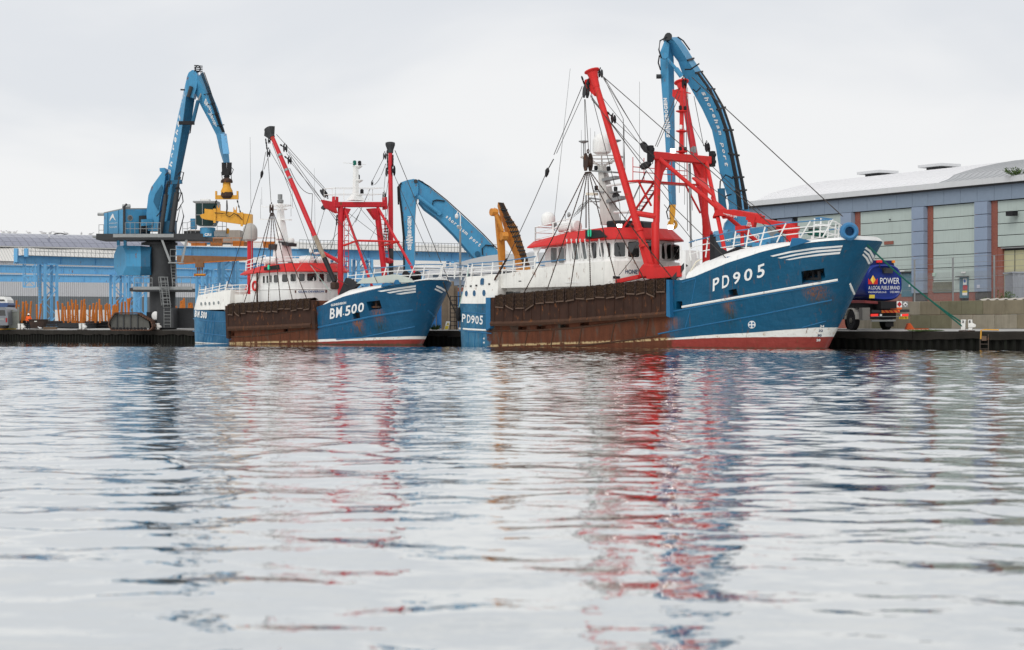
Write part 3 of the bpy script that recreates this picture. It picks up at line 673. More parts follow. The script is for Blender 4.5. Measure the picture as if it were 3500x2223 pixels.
    for x0, y0, x1, y1 in ((1957, 829, 1981, 888), (1988, 829, 2009, 886), (2020, 829, 2041, 884), (2050, 830, 2088, 879), (2100, 829, 2137, 878), (2146, 826, 2184, 880), (2200, 827, 2236, 884), (2260, 832, 2292, 886), (2298, 839, 2325, 888)):
        window(wh, rrect(x0, y0, x1, y1, 6), wm, GLASS_L if x0 < 2020 else GLASS)
    mb = MB()
    for x, t_ in ((1952, 6), (1968, -4), (1985, 6), (1998, -4), (2014, 6), (2030, -4), (2063, 0)):
        p, nn = wm(x, 890); q, _ = wm(x + 2, 818); mb.bar(p + nn * .12, q + nn * .5, .07, .09)
    mb.build('window_struts', WHITE, wh)
    pa = [(12.8, 2.5), (15.9, 2.5), (15.9, -2.5), (12.8, -2.5)]
    ah = MB().loft([[V((a, -b, 5.7)) for a, b in pa], [V((a, -b, 7.5)) for a, b in pa]]).build('aft_bridge', WHITE, e); am = s.ring_map(pa)
    for x0, x1 in ((1884, 1905), (1911, 1930), (1934, 1946)): window(ah, rrect(x0, 848, x1, 899, 4), am, GLASS_L)
    for sd in (1, -1):
        mb = MB(); p = V((12.9, -sd * 3.45, 5.72)); mb.loft([[p + V((x, y, 0)) for x, y in ((-.25, -.06), (.35, -.06), (.35, .06), (-.25, .06))], [p + V((x - .05, y, 1.1)) for x, y in ((-.1, -.06), (.15, -.06), (.15, .06), (-.1, .06))], [p + V((x - .15, y, 1.75)) for x, y in ((-.3, -.06), (.8, -.06), (.8, .06), (-.3, .06))]]); mb.build('roof_pillar', WHITE, e)
        MB().tube([V((12.9, -sd * 3.5, 6.15)), V((16, -sd * 3.5, 6.3))], .05, 6).build('handrail', BLUE_R, e)
    # red visor roof
    rb_ = [(12.2, 3.75), (16, 3.8), (20.2, 3.75), (21.3, 3.35), (22.1, 2.3), (22.5, 1.1), (22.6, 0)]; f0 = rb_ + [(a, -b) for a, b in rb_[::-1][1:]]
    zb = lambda a: interp(a, (12, 20.3, 22.6), (7.22, 7.62, 7.60)); zt = lambda a: interp(a, (12, 17, 20.3, 22), (7.72, 8.42, 8.50, 8.45))
    t0 = [(a if a < 13 else a - .75 * max(0, (a - 17) / 5.6) - .0, b * .83) for a, b in f0]
    rf = MB().loft([[V((a, -b, zb(a))) for a, b in f0], [V((a, -b, zb(a) + .10)) for a, b in f0], [V((t[0], -t[1], zt(a))) for t, (a, b) in zip(t0, f0)]]).build('roof', RED, e)
    mb = MB(); q = [s.P(2006, 816, 3.72), s.P(2080, 810, 3.74), s.P(2056, 787, 3.45), s.P(2006, 787, 3.45)]; mb.prism([p + V((0, -.16, .0)) for p in q], (0, .1, -.02)); lb = mb.build('lamp_board', BLACK, rf)
    mb = MB(); p = s.P(2015, 797, 3.9); mb.lathe(p - V((0, 0, .25)), [(.12, 0), (.14, .1), (.14, .4), (.1, .5)], 8); mb.build('navigation_lamp', GREENL, rf)
    MB().loft([[V((a, -b, 8.45)) for a, b in ((18.6, 1.9), (20.2, 1.9), (20.6, 0), (20.2, -1.9), (18.6, -1.9))], [V((a, -b, 9.05)) for a, b in ((18.5, 1.9), (20.0, 1.7), (20.4, 0), (20.0, -1.7), (18.5, -1.9))]]).build('mast_house', BLACK, e, bevel=.12)
    fo = V((.75, -.62, -.12))
    for x, y, b in ((2117, 774, 2.2), (2292, 777, -2.6)): floodlight(e, s.P(x, y, b), fo, .44)
    floodlight(e, s.P(1890, 768, 2.8), (-.3, -.9, -.1), .5, False)
    dome(e, s.P(1874, 767, 2.2), .52, .92, WHITE, 'satellite_dome')
    # rail round the bridge top aft
    b0 = [V((12.4, -3.1, 7.75)), V((14.2, -3.0, 8.0)), V((16, -3.0, 8.25))]; b1 = [V((12.4, 2.6, 7.75)), V((12.4, -3.1, 7.75))]
    for pts in (b0, b1): MB().rail(pts, 1.05, .035, (.6, .15), post_r=.06).tube([p + V((0, 0, 1.05)) for p in pts], .045, 6).build('bridge_top_railing', WHITE, e)
    MB().lathe(V((15.2, -2.3, 8.75)), [(.1, -.95), (.42, -.9), (.45, -.6), (.45, .6), (.42, .9), (.1, .95)], 12, (1, 0, 0)).build('liferaft_canister', WHITE, e, smooth=True)
    # white lattice mast on the bridge
    mb = MB(); bx = lambda a, z, wa, wb: [V((a + i * wa, j * wb, z)) for i, j in ((-1, -1), (1, -1), (1, 1), (-1, 1))]
    ma_ = s.P(2085, 770, 0).x
    mt = mb.loft([bx(ma_ + .1, 8.9, .62, .5), bx(ma_ - .25, 10.5, .45, .38), bx(ma_ - .75, 12.9, .25, .24), bx(ma_ - .85, 13.3, .22, .22)]).build('mast', mat('mast_grey_white', (.56, .55, .52), .5, var=.15, streak=.5), e)
    zr = 13.9; c = V((ma_ - .85, 0, zr))
    mb = MB(); mb.ring(c, 1.55, .05, 20); mb.ring(c - V((0, 0, .45)), .75, .04, 14)
    for k in range(8): t = k * .785; mb.tube([c + V((math.cos(t) * 1.55, math.sin(t) * 1.55, 0)), c + V((math.cos(t) * .2, math.sin(t) * .2, -.65))], .04, 4)
    mb.build('mast_ring', mt.data.materials[0], e)
    dome(e, c + V((0, 0, .35)), .68, 1.42, WHITE, 'satellite_dome')
    for x, y, h_ in ((1995, 485, .9), (2106, 482, .8)):
        p = s.P(x, y, .6 if x < 2050 else -.6); MB().lathe(p, [(.1, -.12), (.38, 0), (.38, .06), (.05, .1)], 12).tube([p, V((p.x, p.y, zr))], .05, 5).build('satellite_antenna', GALV, e)
    mb = MB()
    for x0, y0, x1, y1, t_ in ((2030, 585, 2105, 590, .12), (2065, 616, 2110, 607, .22), (2035, 654, 2070, 658, .1), (2090, 660, 2115, 656, .1), (2080, 690, 2130, 676, .25), (2020, 678, 2060, 684, .1)):
        mb.bar(s.P(x0, y0, .2), s.P(x1, y1, .2), .5, t_)
    mb.build('mast_platforms', GALV, mt)
    for x, y in ((2037, 578), (2080, 580), (2038, 646), (2104, 650)): MB().lathe(s.P(x, y + 5, .2), [(.1, 0), (.14, .08), (.14, .3), (.11, .34)], 8).build('navigation_lamp', BLACK, e)
    MB().lathe(s.P(2106, 672, .2), [(.02, -.25), (.28, -.05), (.30, 0), (.2, .02)], 10, (1, -.7, .2)).build('loudhailer', DGREY, e)
    MB().loft([[p for p in (s.P(2002, 668, .6), s.P(2033, 668, .6), s.P(2033, 659, .6), s.P(2002, 659, .6))], [p + V((0, .35, 0)) for p in (s.P(2002, 668, .6), s.P(2033, 668, .6), s.P(2033, 659, .6), s.P(2002, 659, .6))]]).build('radar_scanner', CREAM, e)
    MB().tube([s.P(2075, 636, .4), s.P(2186, 620, .4)], .09, 8).build('radar_scanner', WHITE, e); MB().tube([s.P(2100, 726, .4), s.P(2185, 726, .4)], .09, 8).build('radar_scanner', WHITE, e)
    mb = MB(); mb.tube([s.P(2003, 780, .6), s.P(2003, 668, .6)], .06, 6); mb.tube([s.P(2015, 680, .6), s.P(2058, 720, .2)], .05, 5); mb.tube([s.P(2015, 690, .5), s.P(2060, 690, .2)], .04, 5); mb.tube([s.P(2163, 780, 0), s.P(2163, 726, .4)], .05, 5); mb.build('antenna_stand', GALV, e)
    for x0, y0, x1, y1, b, r in ((1895, 740, 1949, 235, 2.2, .022), (2186, 770, 2186, 280, 0, .022), (2131, 640, 2134, 430, .2, .03), (1987, 540, 1987, 445, .7, .02), (2018, 540, 2018, 438, .6, .02), (2033, 480, 2033, 450, .4, .025), (2130, 580, 2130, 430, -.6, .02), (1932, 790, 1932, 720, 2.4, .04), (2180, 780, 2180, 700, -.5, .03)):
        MB().tube([s.P(x0, y0, b), s.P(x1, y1, b)], [r, r * .6], 5).build('whip_aerial', GALV, e)
    MB().lathe(s.P(1946, 735, 2.4), [(.05, -.1), (.2, 0), (.16, .12), (.05, .15)], 8, (-.5, -.8, .1)).build('searchlight', GALV, e)
    # ---- red gantry
    ga = 24.2; zt_ = s.A(2259, 552, ga).z; zc = zt_ + .35
    gan = {}
    for sd in (1, -1):
        MB().tube([V((ga, -sd * 2.6, 5.0)), V((ga, -sd * 2.6, 8.6)), V((ga, -sd * 2.5, 8.75)), V((ga, -sd * 2.35, zt_ + .2))], [.29, .29, .24, .23], 12).build('gantry_post', RED, e, smooth=True)
    cb = MB().bar(V((ga, -3.0, zc)), V((ga, 2.9, zc)), .55, .55).build('gantry_crossbar', RED, e, bevel=.05)
    for sd in (1, -1):
        MB().prism([V((ga - .12, -sd * y, z)) for y, z in ((2.2, zc - .3), (1.2, zc - .3), (1.9, zc - 1.1), (2.2, zc - 2.0))], (.24, 0, 0)).build('gusset', RED, cb)
        mb = MB(); mb.box((ga + .05, -sd * 3.15, zc + .12), (.42, .34, 1.12)); mb.box((ga + .28, -sd * 3.15, zc + .4), (.1, .36, .25)); mb.box((ga + .28, -sd * 3.15, zc - .1), (.1, .36, .25)); mb.build('fairlead_head', BLACK, e, bevel=.05)
    d0 = s.P(2626, 829, -2.0); d1 = s.P(2482, 852, 2.0)
    MB().tube([V((ga + .2, -2.4, zc - .2)), d0 + V((0, 0, -.6))], .15, 10).build('gantry_brace', RED, e, smooth=True); MB().tube([V((ga + .2, 2.4, zc - .2)), d1 + V((0, 0, -.6))], .15, 10).build('gantry_brace', RED, e, smooth=True)
    mid = V((ga + .2, 0, zc - .2)).lerp((d0 + d1) / 2, .45)
    MB().prism([mid + V((0, .1, .1)), mid + V((-1.4, -.5, 1.4)), mid + V((-1.4, .7, 1.4))], (.05, 0, .12)).build('gusset', RED, e); MB().prism([mid + V((0, -.1, 0)), mid + V((1.3, .9, -1.4)), mid + V((1.3, -.3, -1.5))], (.05, 0, .12)).build('gusset', RED, e)
    # platform, cage and stair on the gantry
    zp = s.A(2259, 622, ga - .2).z
    mb = MB(); mb.bar(V((ga - .9, -3.9, zp)), V((ga - .9, 2.3, zp)), 1.0, .12); mb.bar(V((ga - .5, -3.8, zp)), V((ga - .4, -2.6, zp - 1.7)), .1); mb.bar(V((ga - .5, 1.0, zp - .1)), V((ga - .4, 2.4, zp - 2.0)), .1); mb.build('gantry_platform', RED, e)
    MB().rail([V((ga - 1.3, -3.5, zp)), V((ga - 1.3, -2.4, zp)), V((ga - 1.3, -1.0, zp)), V((ga - 1.3, .4, zp)), V((ga - 1.3, 2.0, zp))], 1.7, .03, (.6, .4)).build('gantry_railing', RED, e)
    st0 = V((ga - 3.6, -1.9, 8.4)); st1 = V((ga - 1.1, -1.3, zp)); mb = MB()
    for o in (-.32, .32): mb.bar(st0 + V((0, o, 0)), st1 + V((0, o, 0)), .05, .16)
    sr = mb.build('stair', RED, e)
    for k in range(1, 12): t = st0.lerp(st1, k / 12); MB().bar(t - V((0, .32, 0)), t + V((0, .32, 0)), .22, .04).build('stair_tread', BLACK, sr)
    # light mast on the crossbar
    p = V((ga, s.A(2330, 500, ga).y, zc + .3)); zz = lambda y: s.A(2330, y, ga).z
    mb = MB(); mb.tube([p, V((p.x, p.y, zz(310))), V((p.x, p.y, zz(296)))], [.17, .14, .01], 8); mb.bar(V((p.x, p.y + .9, zz(316))), V((p.x, p.y - .9, zz(312))), .07); lmst = mb.build('light_mast', RED, e)
    for y in (382, 450, 520): MB().lathe(V((p.x, p.y, zz(y))), [(.1, -.12), (.42, 0), (.42, .06)], 10).build('lamp_platform', RED, lmst)
    for y, o, m_ in ((372, .25, BLACK), (372, -.25, BLACK), (438, -.2, WHITE), (512, .25, BLACK), (512, -.25, BLACK)): MB().lathe(V((p.x + .1, p.y + o, zz(y) - .12)), [(.08, 0), (.11, .06), (.11, .28), (.05, .32)], 8).build('navigation_lamp', m_, e)
    fo2 = V((.8, -.6, -.05)); floodlight(e, s.A(2300, 516, ga + .2), fo2, .44); floodlight(e, s.A(2375, 512, ga + .2), V((.9, .3, 0)), .55, False)
    # ---- booms
    tops = {}
    for sd in (1, -1):
        heel = V((ga + .15, -sd * 3.3, 5.55)); top_ = V((20.2, -sd * 4.5, 18.55)); d = (top_ - heel).normalized(); tops[sd] = (heel, top_, d)
        bm_ = MB().tube([heel + d * 1.5, heel + d * 3.3, heel + d * 9, top_ - d * .2], [.25, .27, .26, .22], 12).build('boom', RED if sd > 0 else RED2, e, smooth=True)
        mb = MB(); mb.lathe(heel + d * 2.6, [(.29, 0), (.34, .05), (.34, .2), (.29, .25)], 12, d); 
        for o in (-.24, .24): mb.bar(heel + V((o, 0, 0)), heel + d * 1.7 + V((o * .8, 0, 0)), .10, .34)
        mb.build('boom_heel', RED, bm_)
        mb = MB(); mb.lathe(top_ - d * .3, [(.24, 0), (.28, .6), (.40, 1.1), (.55, 1.2), (.55, 1.28), (.4, 1.32)], 14, d)
        mb.prism([top_ + V((-.1, -sd * .0, -.9)), top_ + V((-1.15, 0, -.05)), top_ + V((-1.1, 0, .35)), top_ + V((0, 0, .5))], (0, .3, 0)); mb.build('boom_head', RED, bm_)
    MB().prism([V((ga - .6, -3.75, 4.8)), V((ga + .9, -3.75, 4.8)), V((ga + .8, -3.75, 5.7)), V((ga - .1, -3.75, 5.85)), V((ga - .6, -3.75, 5.4))], (0, 1.0, 0)).build('boom_foot', RED, e, bevel=.12)
    MB().bar(V((ga + .5, -3.6, 5.1)), V((s.P(2340, 935, 3.4).x, -3.4, 5.2)), .9, .75).build('gantry_foot', RED, e); MB().bar(V((ga - 2.6, -3.8, 4.6)), V((ga - .4, -3.8, 4.9)), .25, .28).build('gantry_foot', RED, e)
    MB().tube([V((ga, -2.6, 9.1)), tops[1][0] + tops[1][2] * 4.0], .2, 8).build('boom_rest', RED, e, smooth=True)
    return s, tops, ga, zc, HB
PD, pd_tops, pd_ga, pd_zc, HB = ship_pd()
def pd_bow(s):
    e = s.e; H = lambda x, y: s.H(x, y)[0]
    # white turtleback along the sheer
    a0 = H(2343, 957).x; a1 = H(2715, 836).x; n = 30; secs = []
    hh = lambda a: interp(a, (a0, a0 + .5, H(2450, 915).x, H(2600, 860).x, a1, a1 + 3), (1.0, 1.25, 1.15, .62, .32, .26))
    amax = s.stem(6.6) - .05
    def edge(a, k): # section around the deck edge at station a
        z = s.sh(a); b = s.hb(a, z); h_ = hh(a); w_ = min(b * .6, 1.7)
        return [V((a, -k * (b - w_ * (1 - math.cos(t * .314)) - .0), z - .04 + h_ * math.sin(t * .314))) for t in range(6)]
    secs = []
    for i in range(n + 1):
        a = a0 + (amax - a0) * (i / n) ** .8; st, pt = edge(a, 1), edge(a, -1); secs.append(st + pt[::-1])
    tb = MB().loft(secs).build('whaleback', WHITE, e, smooth=True)
    MB().tube([p for p in [s.P(2352, 952, 3.9), s.P(2362, 925, 3.85), s.P(2380, 895, 3.6), s.P(2400, 885, 3.3)]], .05, 5).build('hose', CREAM, tb)
    MB().box(s.P(2358, 905, 3.0) - V((0, 0, .0)), (.5, 1.4, 1.9)).build('break_bulkhead', WHITE, e)
    MB().bar(s.P(2300, 957, 3.9), s.P(2345, 903, 3.6), .14, .3).build('stay_plate', DGREY, e)
    # black canvas and post
    x = lambda px, py: s.P(px, py, 3.3)
    MB().prism([x(2426, 905), x(2426, 802), x(2438, 802), x(2444, 885)], (0, .22, 0)).build('canvas_screen', BLACK, e)
    MB().prism([x(2438, 888), x(2440, 815), x(2458, 845), x(2490, 863), x(2460, 875)], (0, .1, 0)).build('canvas_screen', mat('charcoal_canvas', (.03, .032, .035), .8, var=.2, bump=.3, bscale=4), e)
    MB().prism([x(2484, 860), x(2520, 844), x(2521, 852), x(2490, 868)], (0, .8, -.05)).build('canvas_screen', BLACK, e)
    # bow rails: post feet on the whaleback edge, each side
    ps = []
    for px, py in ((2362, 892), (2385, 884), (2412, 880), (2503, 868), (2548, 857), (2597, 843), (2655, 829), (2733, 818), (2812, 812)):
        b_ = 3.25
        for _ in range(6): q = s.P(px, py, b_); b_ = min(3.25, max(.6, s.hb(q.x, 6.6) - .5))
        ps.append(s.P(px, py, b_))
    amx = s.stem(7) - 2.6
    for t in (.35, .75, 1.0): a = ps[8].x + (amx - ps[8].x) * t; ps.append(V((a, -max(.0, s.hb(a, 6.6) - .75) * (1 if t < 1 else .35), s.sh(a) + .28)))
    tops_ = [(2355, 830), (2378, 822), (2420, 812), (2515, 790), (2560, 784), (2616, 775), (2687, 763), (2770, 756), (2847, 750)]
    for sd in (1, -1):
        P2 = [V((p.x, p.y * sd, p.z)) for p in (ps if sd > 0 else ps[:7])]; tp = []
        for i, p in enumerate(P2):
            if i < 9: q = s.P(*tops_[i], abs(p.y)); q = V((q.x, p.y, q.z))
            else: q = p + V((.12, 0, 1.28))
            tp.append(q)
        mb = MB()
        for p, q in zip(P2, tp): mb.tube([p, q], .05, 5)
        for lv in (.35, .68): mb.tube([p.lerp(q, lv) for p, q in zip(P2, tp)], .036, 5)
        mb.build('bow_railing', WHITE, e); MB().tube(tp, .045, 6).build('handrail', BLUE_R, e)
    p0, p1 = ps[-1], V((ps[6].x, -ps[6].y, ps[6].z)); MB().rail([p0, p0.lerp(p1, .35) + V((.2, 0, 0)), p0.lerp(p1, .7) + V((.1, 0, 0)), p1], 1.28, .045, (1, .68, .35), lean=(.12, 0, 0)).build('bow_railing', WHITE, e)
    # blue fairlead ring, padeyes
    c = s.P(2902, 792, 1.5); mb = MB(); ax = V((.7, -.7, 0)); mb.lathe(c - ax * .5, [(.38, 0), (.56, .1), (.60, .4), (.57, .85), (.43, 1.0), (.30, .92), (.27, .2)], 18, ax); mb.build('fairlead', mat('fairlead_blue', (.045, .18, .36), .4, var=.2, streak=.3, rust=.08), e, smooth=True)
    for px, py in ((2490, 893), (2712, 830)):
        p = s.P(px, py, 3.9); MB().prism([p + V((-.3, -.05, -.3)), p + V((1.4, -.05, .05)), p + V((.5, -.05, .28)), p + V((-.1, -.05, .3))], (0, .12, 0)).build('padeye', HB, e)
    # windlass and coiled green rope on the foredeck
    mb = MB(); p = s.P(2640, 812, .5); mb.lathe(p - V((0, .8, .2)), [(.5, 0), (.5, .1), (.28, .12), (.28, 1.3), (.5, 1.32), (.5, 1.45)], 14, (0, 1, 0)); mb.box(p - V((.3, 0, .6)), (1.2, 2.0, .5)); mb.build('windlass', BLUE_C, e)
    mb = MB(); rr = random.Random(5); c = s.P(2790, 808, 1.0)
    for k in range(7): mb.ring(c + V((rr.uniform(-.25, .25), rr.uniform(-.25, .25), .05 + k * .05)), .55 + rr.uniform(-.12, .1), .05, 14, (rr.uniform(-.15, .15), rr.uniform(-.15, .15), 1), 5)
    tag(mb.build('rope_coil', ROPE), 'coil of green rope lying on the foredeck of PD905', 'rope'); o = bpy.data.objects['rope_coil']; o.location = s.O; o.rotation_euler = e.rotation_euler
    # deck crane, red
    b = .2; P = lambda px, py: s.P(px, py, b)
    mb = MB(); base = P(2708, 800); mb.lathe(V((base.x, base.y, 6.0)), [(.42, 0), (.42, base.z - 6.0 + .2), (.5, base.z - 5.8), (.5, base.z - 5.5)], 12); mb.prism([P(2690, 792), P(2722, 790), P(2718, 768), P(2700, 762), P(2685, 770)], (0, -.5, 0)); col_ = mb.build('deck_crane_column', RED, e)
    def beam(pts, w_, nm):
        mb = MB(); secs = []
        for (x0, y0, x1, y1) in pts: u, l_ = P(x0, y0), P(x1, y1); secs.append([l_ + V((0, -w_ / 2, 0)), u + V((0, -w_ / 2, 0)), u + V((0, w_ / 2, 0)), l_ + V((0, w_ / 2, 0))])
        return mb.loft(secs).build(nm, RED, e)
    beam([(2718, 762, 2712, 786), (2660, 757, 2656, 774), (2610, 748, 2606, 765), (2560, 738, 2557, 752)], .5, 'deck_crane_boom'); jb = beam([(2608, 738, 2606, 748), (2540, 722, 2536, 740), (2480, 716, 2462, 738), (2453, 718, 2443, 742), (2450, 726, 2444, 748)], .44, 'deck_crane_boom')
    MB().tube([P(2504, 722), P(2600, 738)], .13, 8).tube([P(2655, 782), P(2708, 800)], .16, 8).build('hydraulic_ram', RED, e, smooth=True)
    MB().prism([P(2563, 776), P(2584, 778), P(2592, 744), P(2568, 744)], (0, -.3, 0)).build('deck_crane_link', RED, e)
    mp = lambda x_, y_: (s.P(x_, y_, b) + V((0, -.35, 0)), V((0, -1, 0)))
    MB().text('THISTLE LIFT', [(2481, 732), (2530, 741), (2531, 749), (2481, 740)][0:1] + [(2530, 748), (2530, 740), (2482, 729)], lambda x_, y_: (s.P(x_, y_, b) + V((0, -.30, 0)), V((0, -1, 0))), .0, .03).build('crane_lettering', LETTER, jb)
    MB().text('SWL', [(2566, 766), (2580, 767), (2580, 761), (2566, 760)], mp, .02, .03).build('crane_lettering', LETTER, jb); MB().text('1TON', [(2564, 775), (2582, 776), (2582, 769), (2564, 768)], mp, .02, .03).build('crane_lettering', LETTER, jb)
    mb = MB(); mb.tube([P(2537, 840), P(2537, 786)], .13, 6); mb.box(P(2538, 784), (.9, .5, .45)); mb.build('control_stand', RED, e)
    # windows-high hook and yellow hydraulic head do not belong to the ship
    return ps
pd_bow(PD)
def pd_rig(s, tops, ga, zc):
    e = s.e; h1, t1, d1 = tops[1]; h2, t2, d2 = tops[-1]
    bl = lambda px, py, b, sz, m_=BLACK, up=(0, 0, 1): block(e, s.P(px, py, b), up, sz, m_)
    bl(2003, 315, 4.6, .95, DGREY, (.15, 0, 1)); bl(2013, 287, 4.5, .6); bl(2053, 252, 4.0, .65, DGREY, (-.3, .2, 1)); bl(2097, 408, 4.2, .7, BLACK, (-.5, .3, 1)); bl(2204, 503, 3.4, .85, DGREY, (.6, .4, -1)); bl(2205, 567, 3.5, .8, BLACK, (.9, .5, .4)); bl(2010, 557, 4.6, 1.3, IRON)
    for x0, y0, x1, y1, b in ((1988, 262, 1998, 290, 4.6), (2075, 383, 2090, 398, 4.2), (2214, 520, 2232, 545, 3.3), (2214, 560, 2230, 548, 3.3)): MB().chain(s.P(x0, y0, b), s.P(x1, y1, b), .14).build('shackle_chain', BLACK, e)
    bl(2337, 285, -4.4, .8, BLACK); bl(2418, 505, -3.2, .7, BLACK, (-.2, 0, 1))
    s.wires([((1990, 295, 4.6), (1893, 530, 5.6), .035), ((1990, 330, 4.6), (1902, 525, 5.6), .028), ((1892, 545, 5.6), (1870, 585, 5.0), .05), ((1870, 585, 5.0), (1820, 700, 4.8), .035), ((1820, 700, 4.8), (1732, 890, 4.1), .035),
             ((1998, 340, 4.6), (2001, 535, 4.6), .03), ((2000, 340, 4.6), (2013, 535, 4.6), .03), ((2016, 300, 4.5), (2118, 700, 3.0), .03), ((2118, 700, 3.0), (2122, 770, 3.0), .025),
             ((2018, 325, 4.6), (2195, 565, 3.5), .03), ((2062, 262, 4.0), (2130, 406, 3.7), .025), ((2065, 265, 4.0), (2198, 490, 3.4), .03), ((2060, 265, 4.0), (2198, 488, 3.4), .025), ((2056, 330, 4.2), (2192, 500, 3.4), .028), ((2105, 418, 4.2), (2240, 540, 3.2), .025), ((2130, 406, 3.7), (2138, 640, 2.0), .03),
             ((2036, 240, 4.3), (2470, 620, 2.0), .04), ((2470, 620, 2.0), (2700, 828, 3.4), .04), ((2018, 330, 4.6), (2300, 705, 4.2), .03), ((2300, 705, 4.2), (2487, 888, 3.9), .035), ((2022, 340, 4.6), (2290, 660, 3.6), .03),
             ((2208, 585, 3.5), (2160, 690, 2.6), .035), ((2210, 585, 3.5), (2100, 830, 3.6), .02), ((2322, 300, -4.3), (2240, 500, 3.2), .035), ((2330, 310, -4.3), (2246, 502, 3.1), .03), ((2365, 265, -4.5), (2880, 740, .2), .045),
             ((2345, 300, -4.3), (2350, 790, -2.2), .03), ((2350, 300, -4.3), (2366, 720, -2.2), .025), ((2372, 330, -4.2), (2405, 500, -3.2), .03), ((2360, 420, -4.2), (2420, 520, -3.0), .025), ((2425, 560, -2.8), (2560, 690, -2), .03), ((2295, 545, 2.2), (2640, 790, -.8), .03), ((2560, 690, -2), (2720, 815, -1.5), .03),
             ((2270, 700, 3.4), (2372, 828, 3.2), .03), ((2172, 872, 3.9), (2115, 942, 3.65), .03), ((2322, 450, -2.5), (2322, 660, -2.5), .02), ((2340, 440, -2.5), (2340, 700, -2.5), .02)])
    MB().tube([s.P(2362, 850, -1), s.P(2356, 560, -1)], .075, 6).build('pole', GALV, e)
    top = s.P(2010, 588, 4.6); yb = lambda x: interp(x, (1667, 1900, 2100, 2287), (1020, 999, 978, 959))
    for i, (x, y) in enumerate(((1790, 1003), (1870, 990), (1950, 983), (2018, 980), (2110, 972), (2205, 962), (2300, 955))):
        q = s.P(x, y, 4.5); MB().chain(top + V((-.25 + i * .08, 0, 0)), q, .085, .10).build('dredge_chain', IRON, e)
    MB().chain(s.P(1715, 915, 4.2), s.P(1690, 958, 4.0), .16).build('dredge_chain', IRON, e); MB().chain(s.P(1732, 885, 4.1), s.P(1712, 920, 4.2), .18).build('dredge_chain', BLACK, e)
    MB().lathe(s.P(1870, 588, 5.0), [(.04, -.4), (.13, -.2), (.17, .1), (.06, .3)], 6, (.3, 0, 1)).build('swivel', BLACK, e)
    # scrap of net in the rigging
    rr = random.Random(2); mb = MB(); pts = {}
    for i in range(7):
        for j in range(6): pts[i, j] = s.P(1985 + i * 7 - j * 6 + rr.uniform(-2, 2), 670 + j * 9 + (6 - i) * 5 + rr.uniform(-2, 2), 4.0 + rr.uniform(-.1, .1))
    for i in range(7):
        for j in range(6):
            if i < 6 and j < 5: mb.tube([pts[i, j], pts[i + 1, j + 1]], .012, 3); mb.tube([pts[i + 1, j], pts[i, j + 1]], .012, 3)
    mb.build('net_scrap', STEEL, e)
    # tyre fender on the quarter (a thing of its own), with its rope
    p = s.P(1568, 1075, 3.6)
    t = thing('tyre_fender', 'black tyre fender hanging at the stern quarter of PD905', 'fender', s.O + s.Mi.inverted() @ (p - V((0, 0, .52))), e.rotation_euler.z)
    MB().ring((0, 0, .52), .36, .18, 20, (-.75, -.65, 0), 10).build('tyre', RUBBER, t, smooth=True); MB().tube([(0, 0, .95), (.25, .05, 1.8), (.9, .1, 3.2), (1.0, .1, 4.0)], .035, 5).build('hanging_rope', mat('pale_green_rope', (.30, .45, .40), .8), t)
pd_rig(PD, pd_tops, pd_ga, pd_zc)
# mooring rope from the near ship's bow to the quay bollard
BOL = q_at(3305, -.55, QZ)
pA = PD.O + PD.Mi.inverted() @ PD.P(2925, 798, .6); pB = BOL + V((-.1, .1, .45)); pts = []
for i in range(25):
    t = i / 24; pts.append(pA.lerp(pB, t) - V((0, 0, 4 * .35 * t * (1 - t))))
mr = thing('mooring_rope', 'green mooring rope running from the bow of PD905 to the white quay bollard', 'rope', pB)
MB().tube([p - pB for p in pts], .055, 6).build('rope', ROPE, mr, smooth=True)
MB().tube([pts[17] - pB + V((0, 0, -.02)), pts[21] - pB + V((.0, 0, -.14)), V((-.22, -.1, -.12))], .05, 6).build('rope_eye', ROPE, mr, smooth=True)
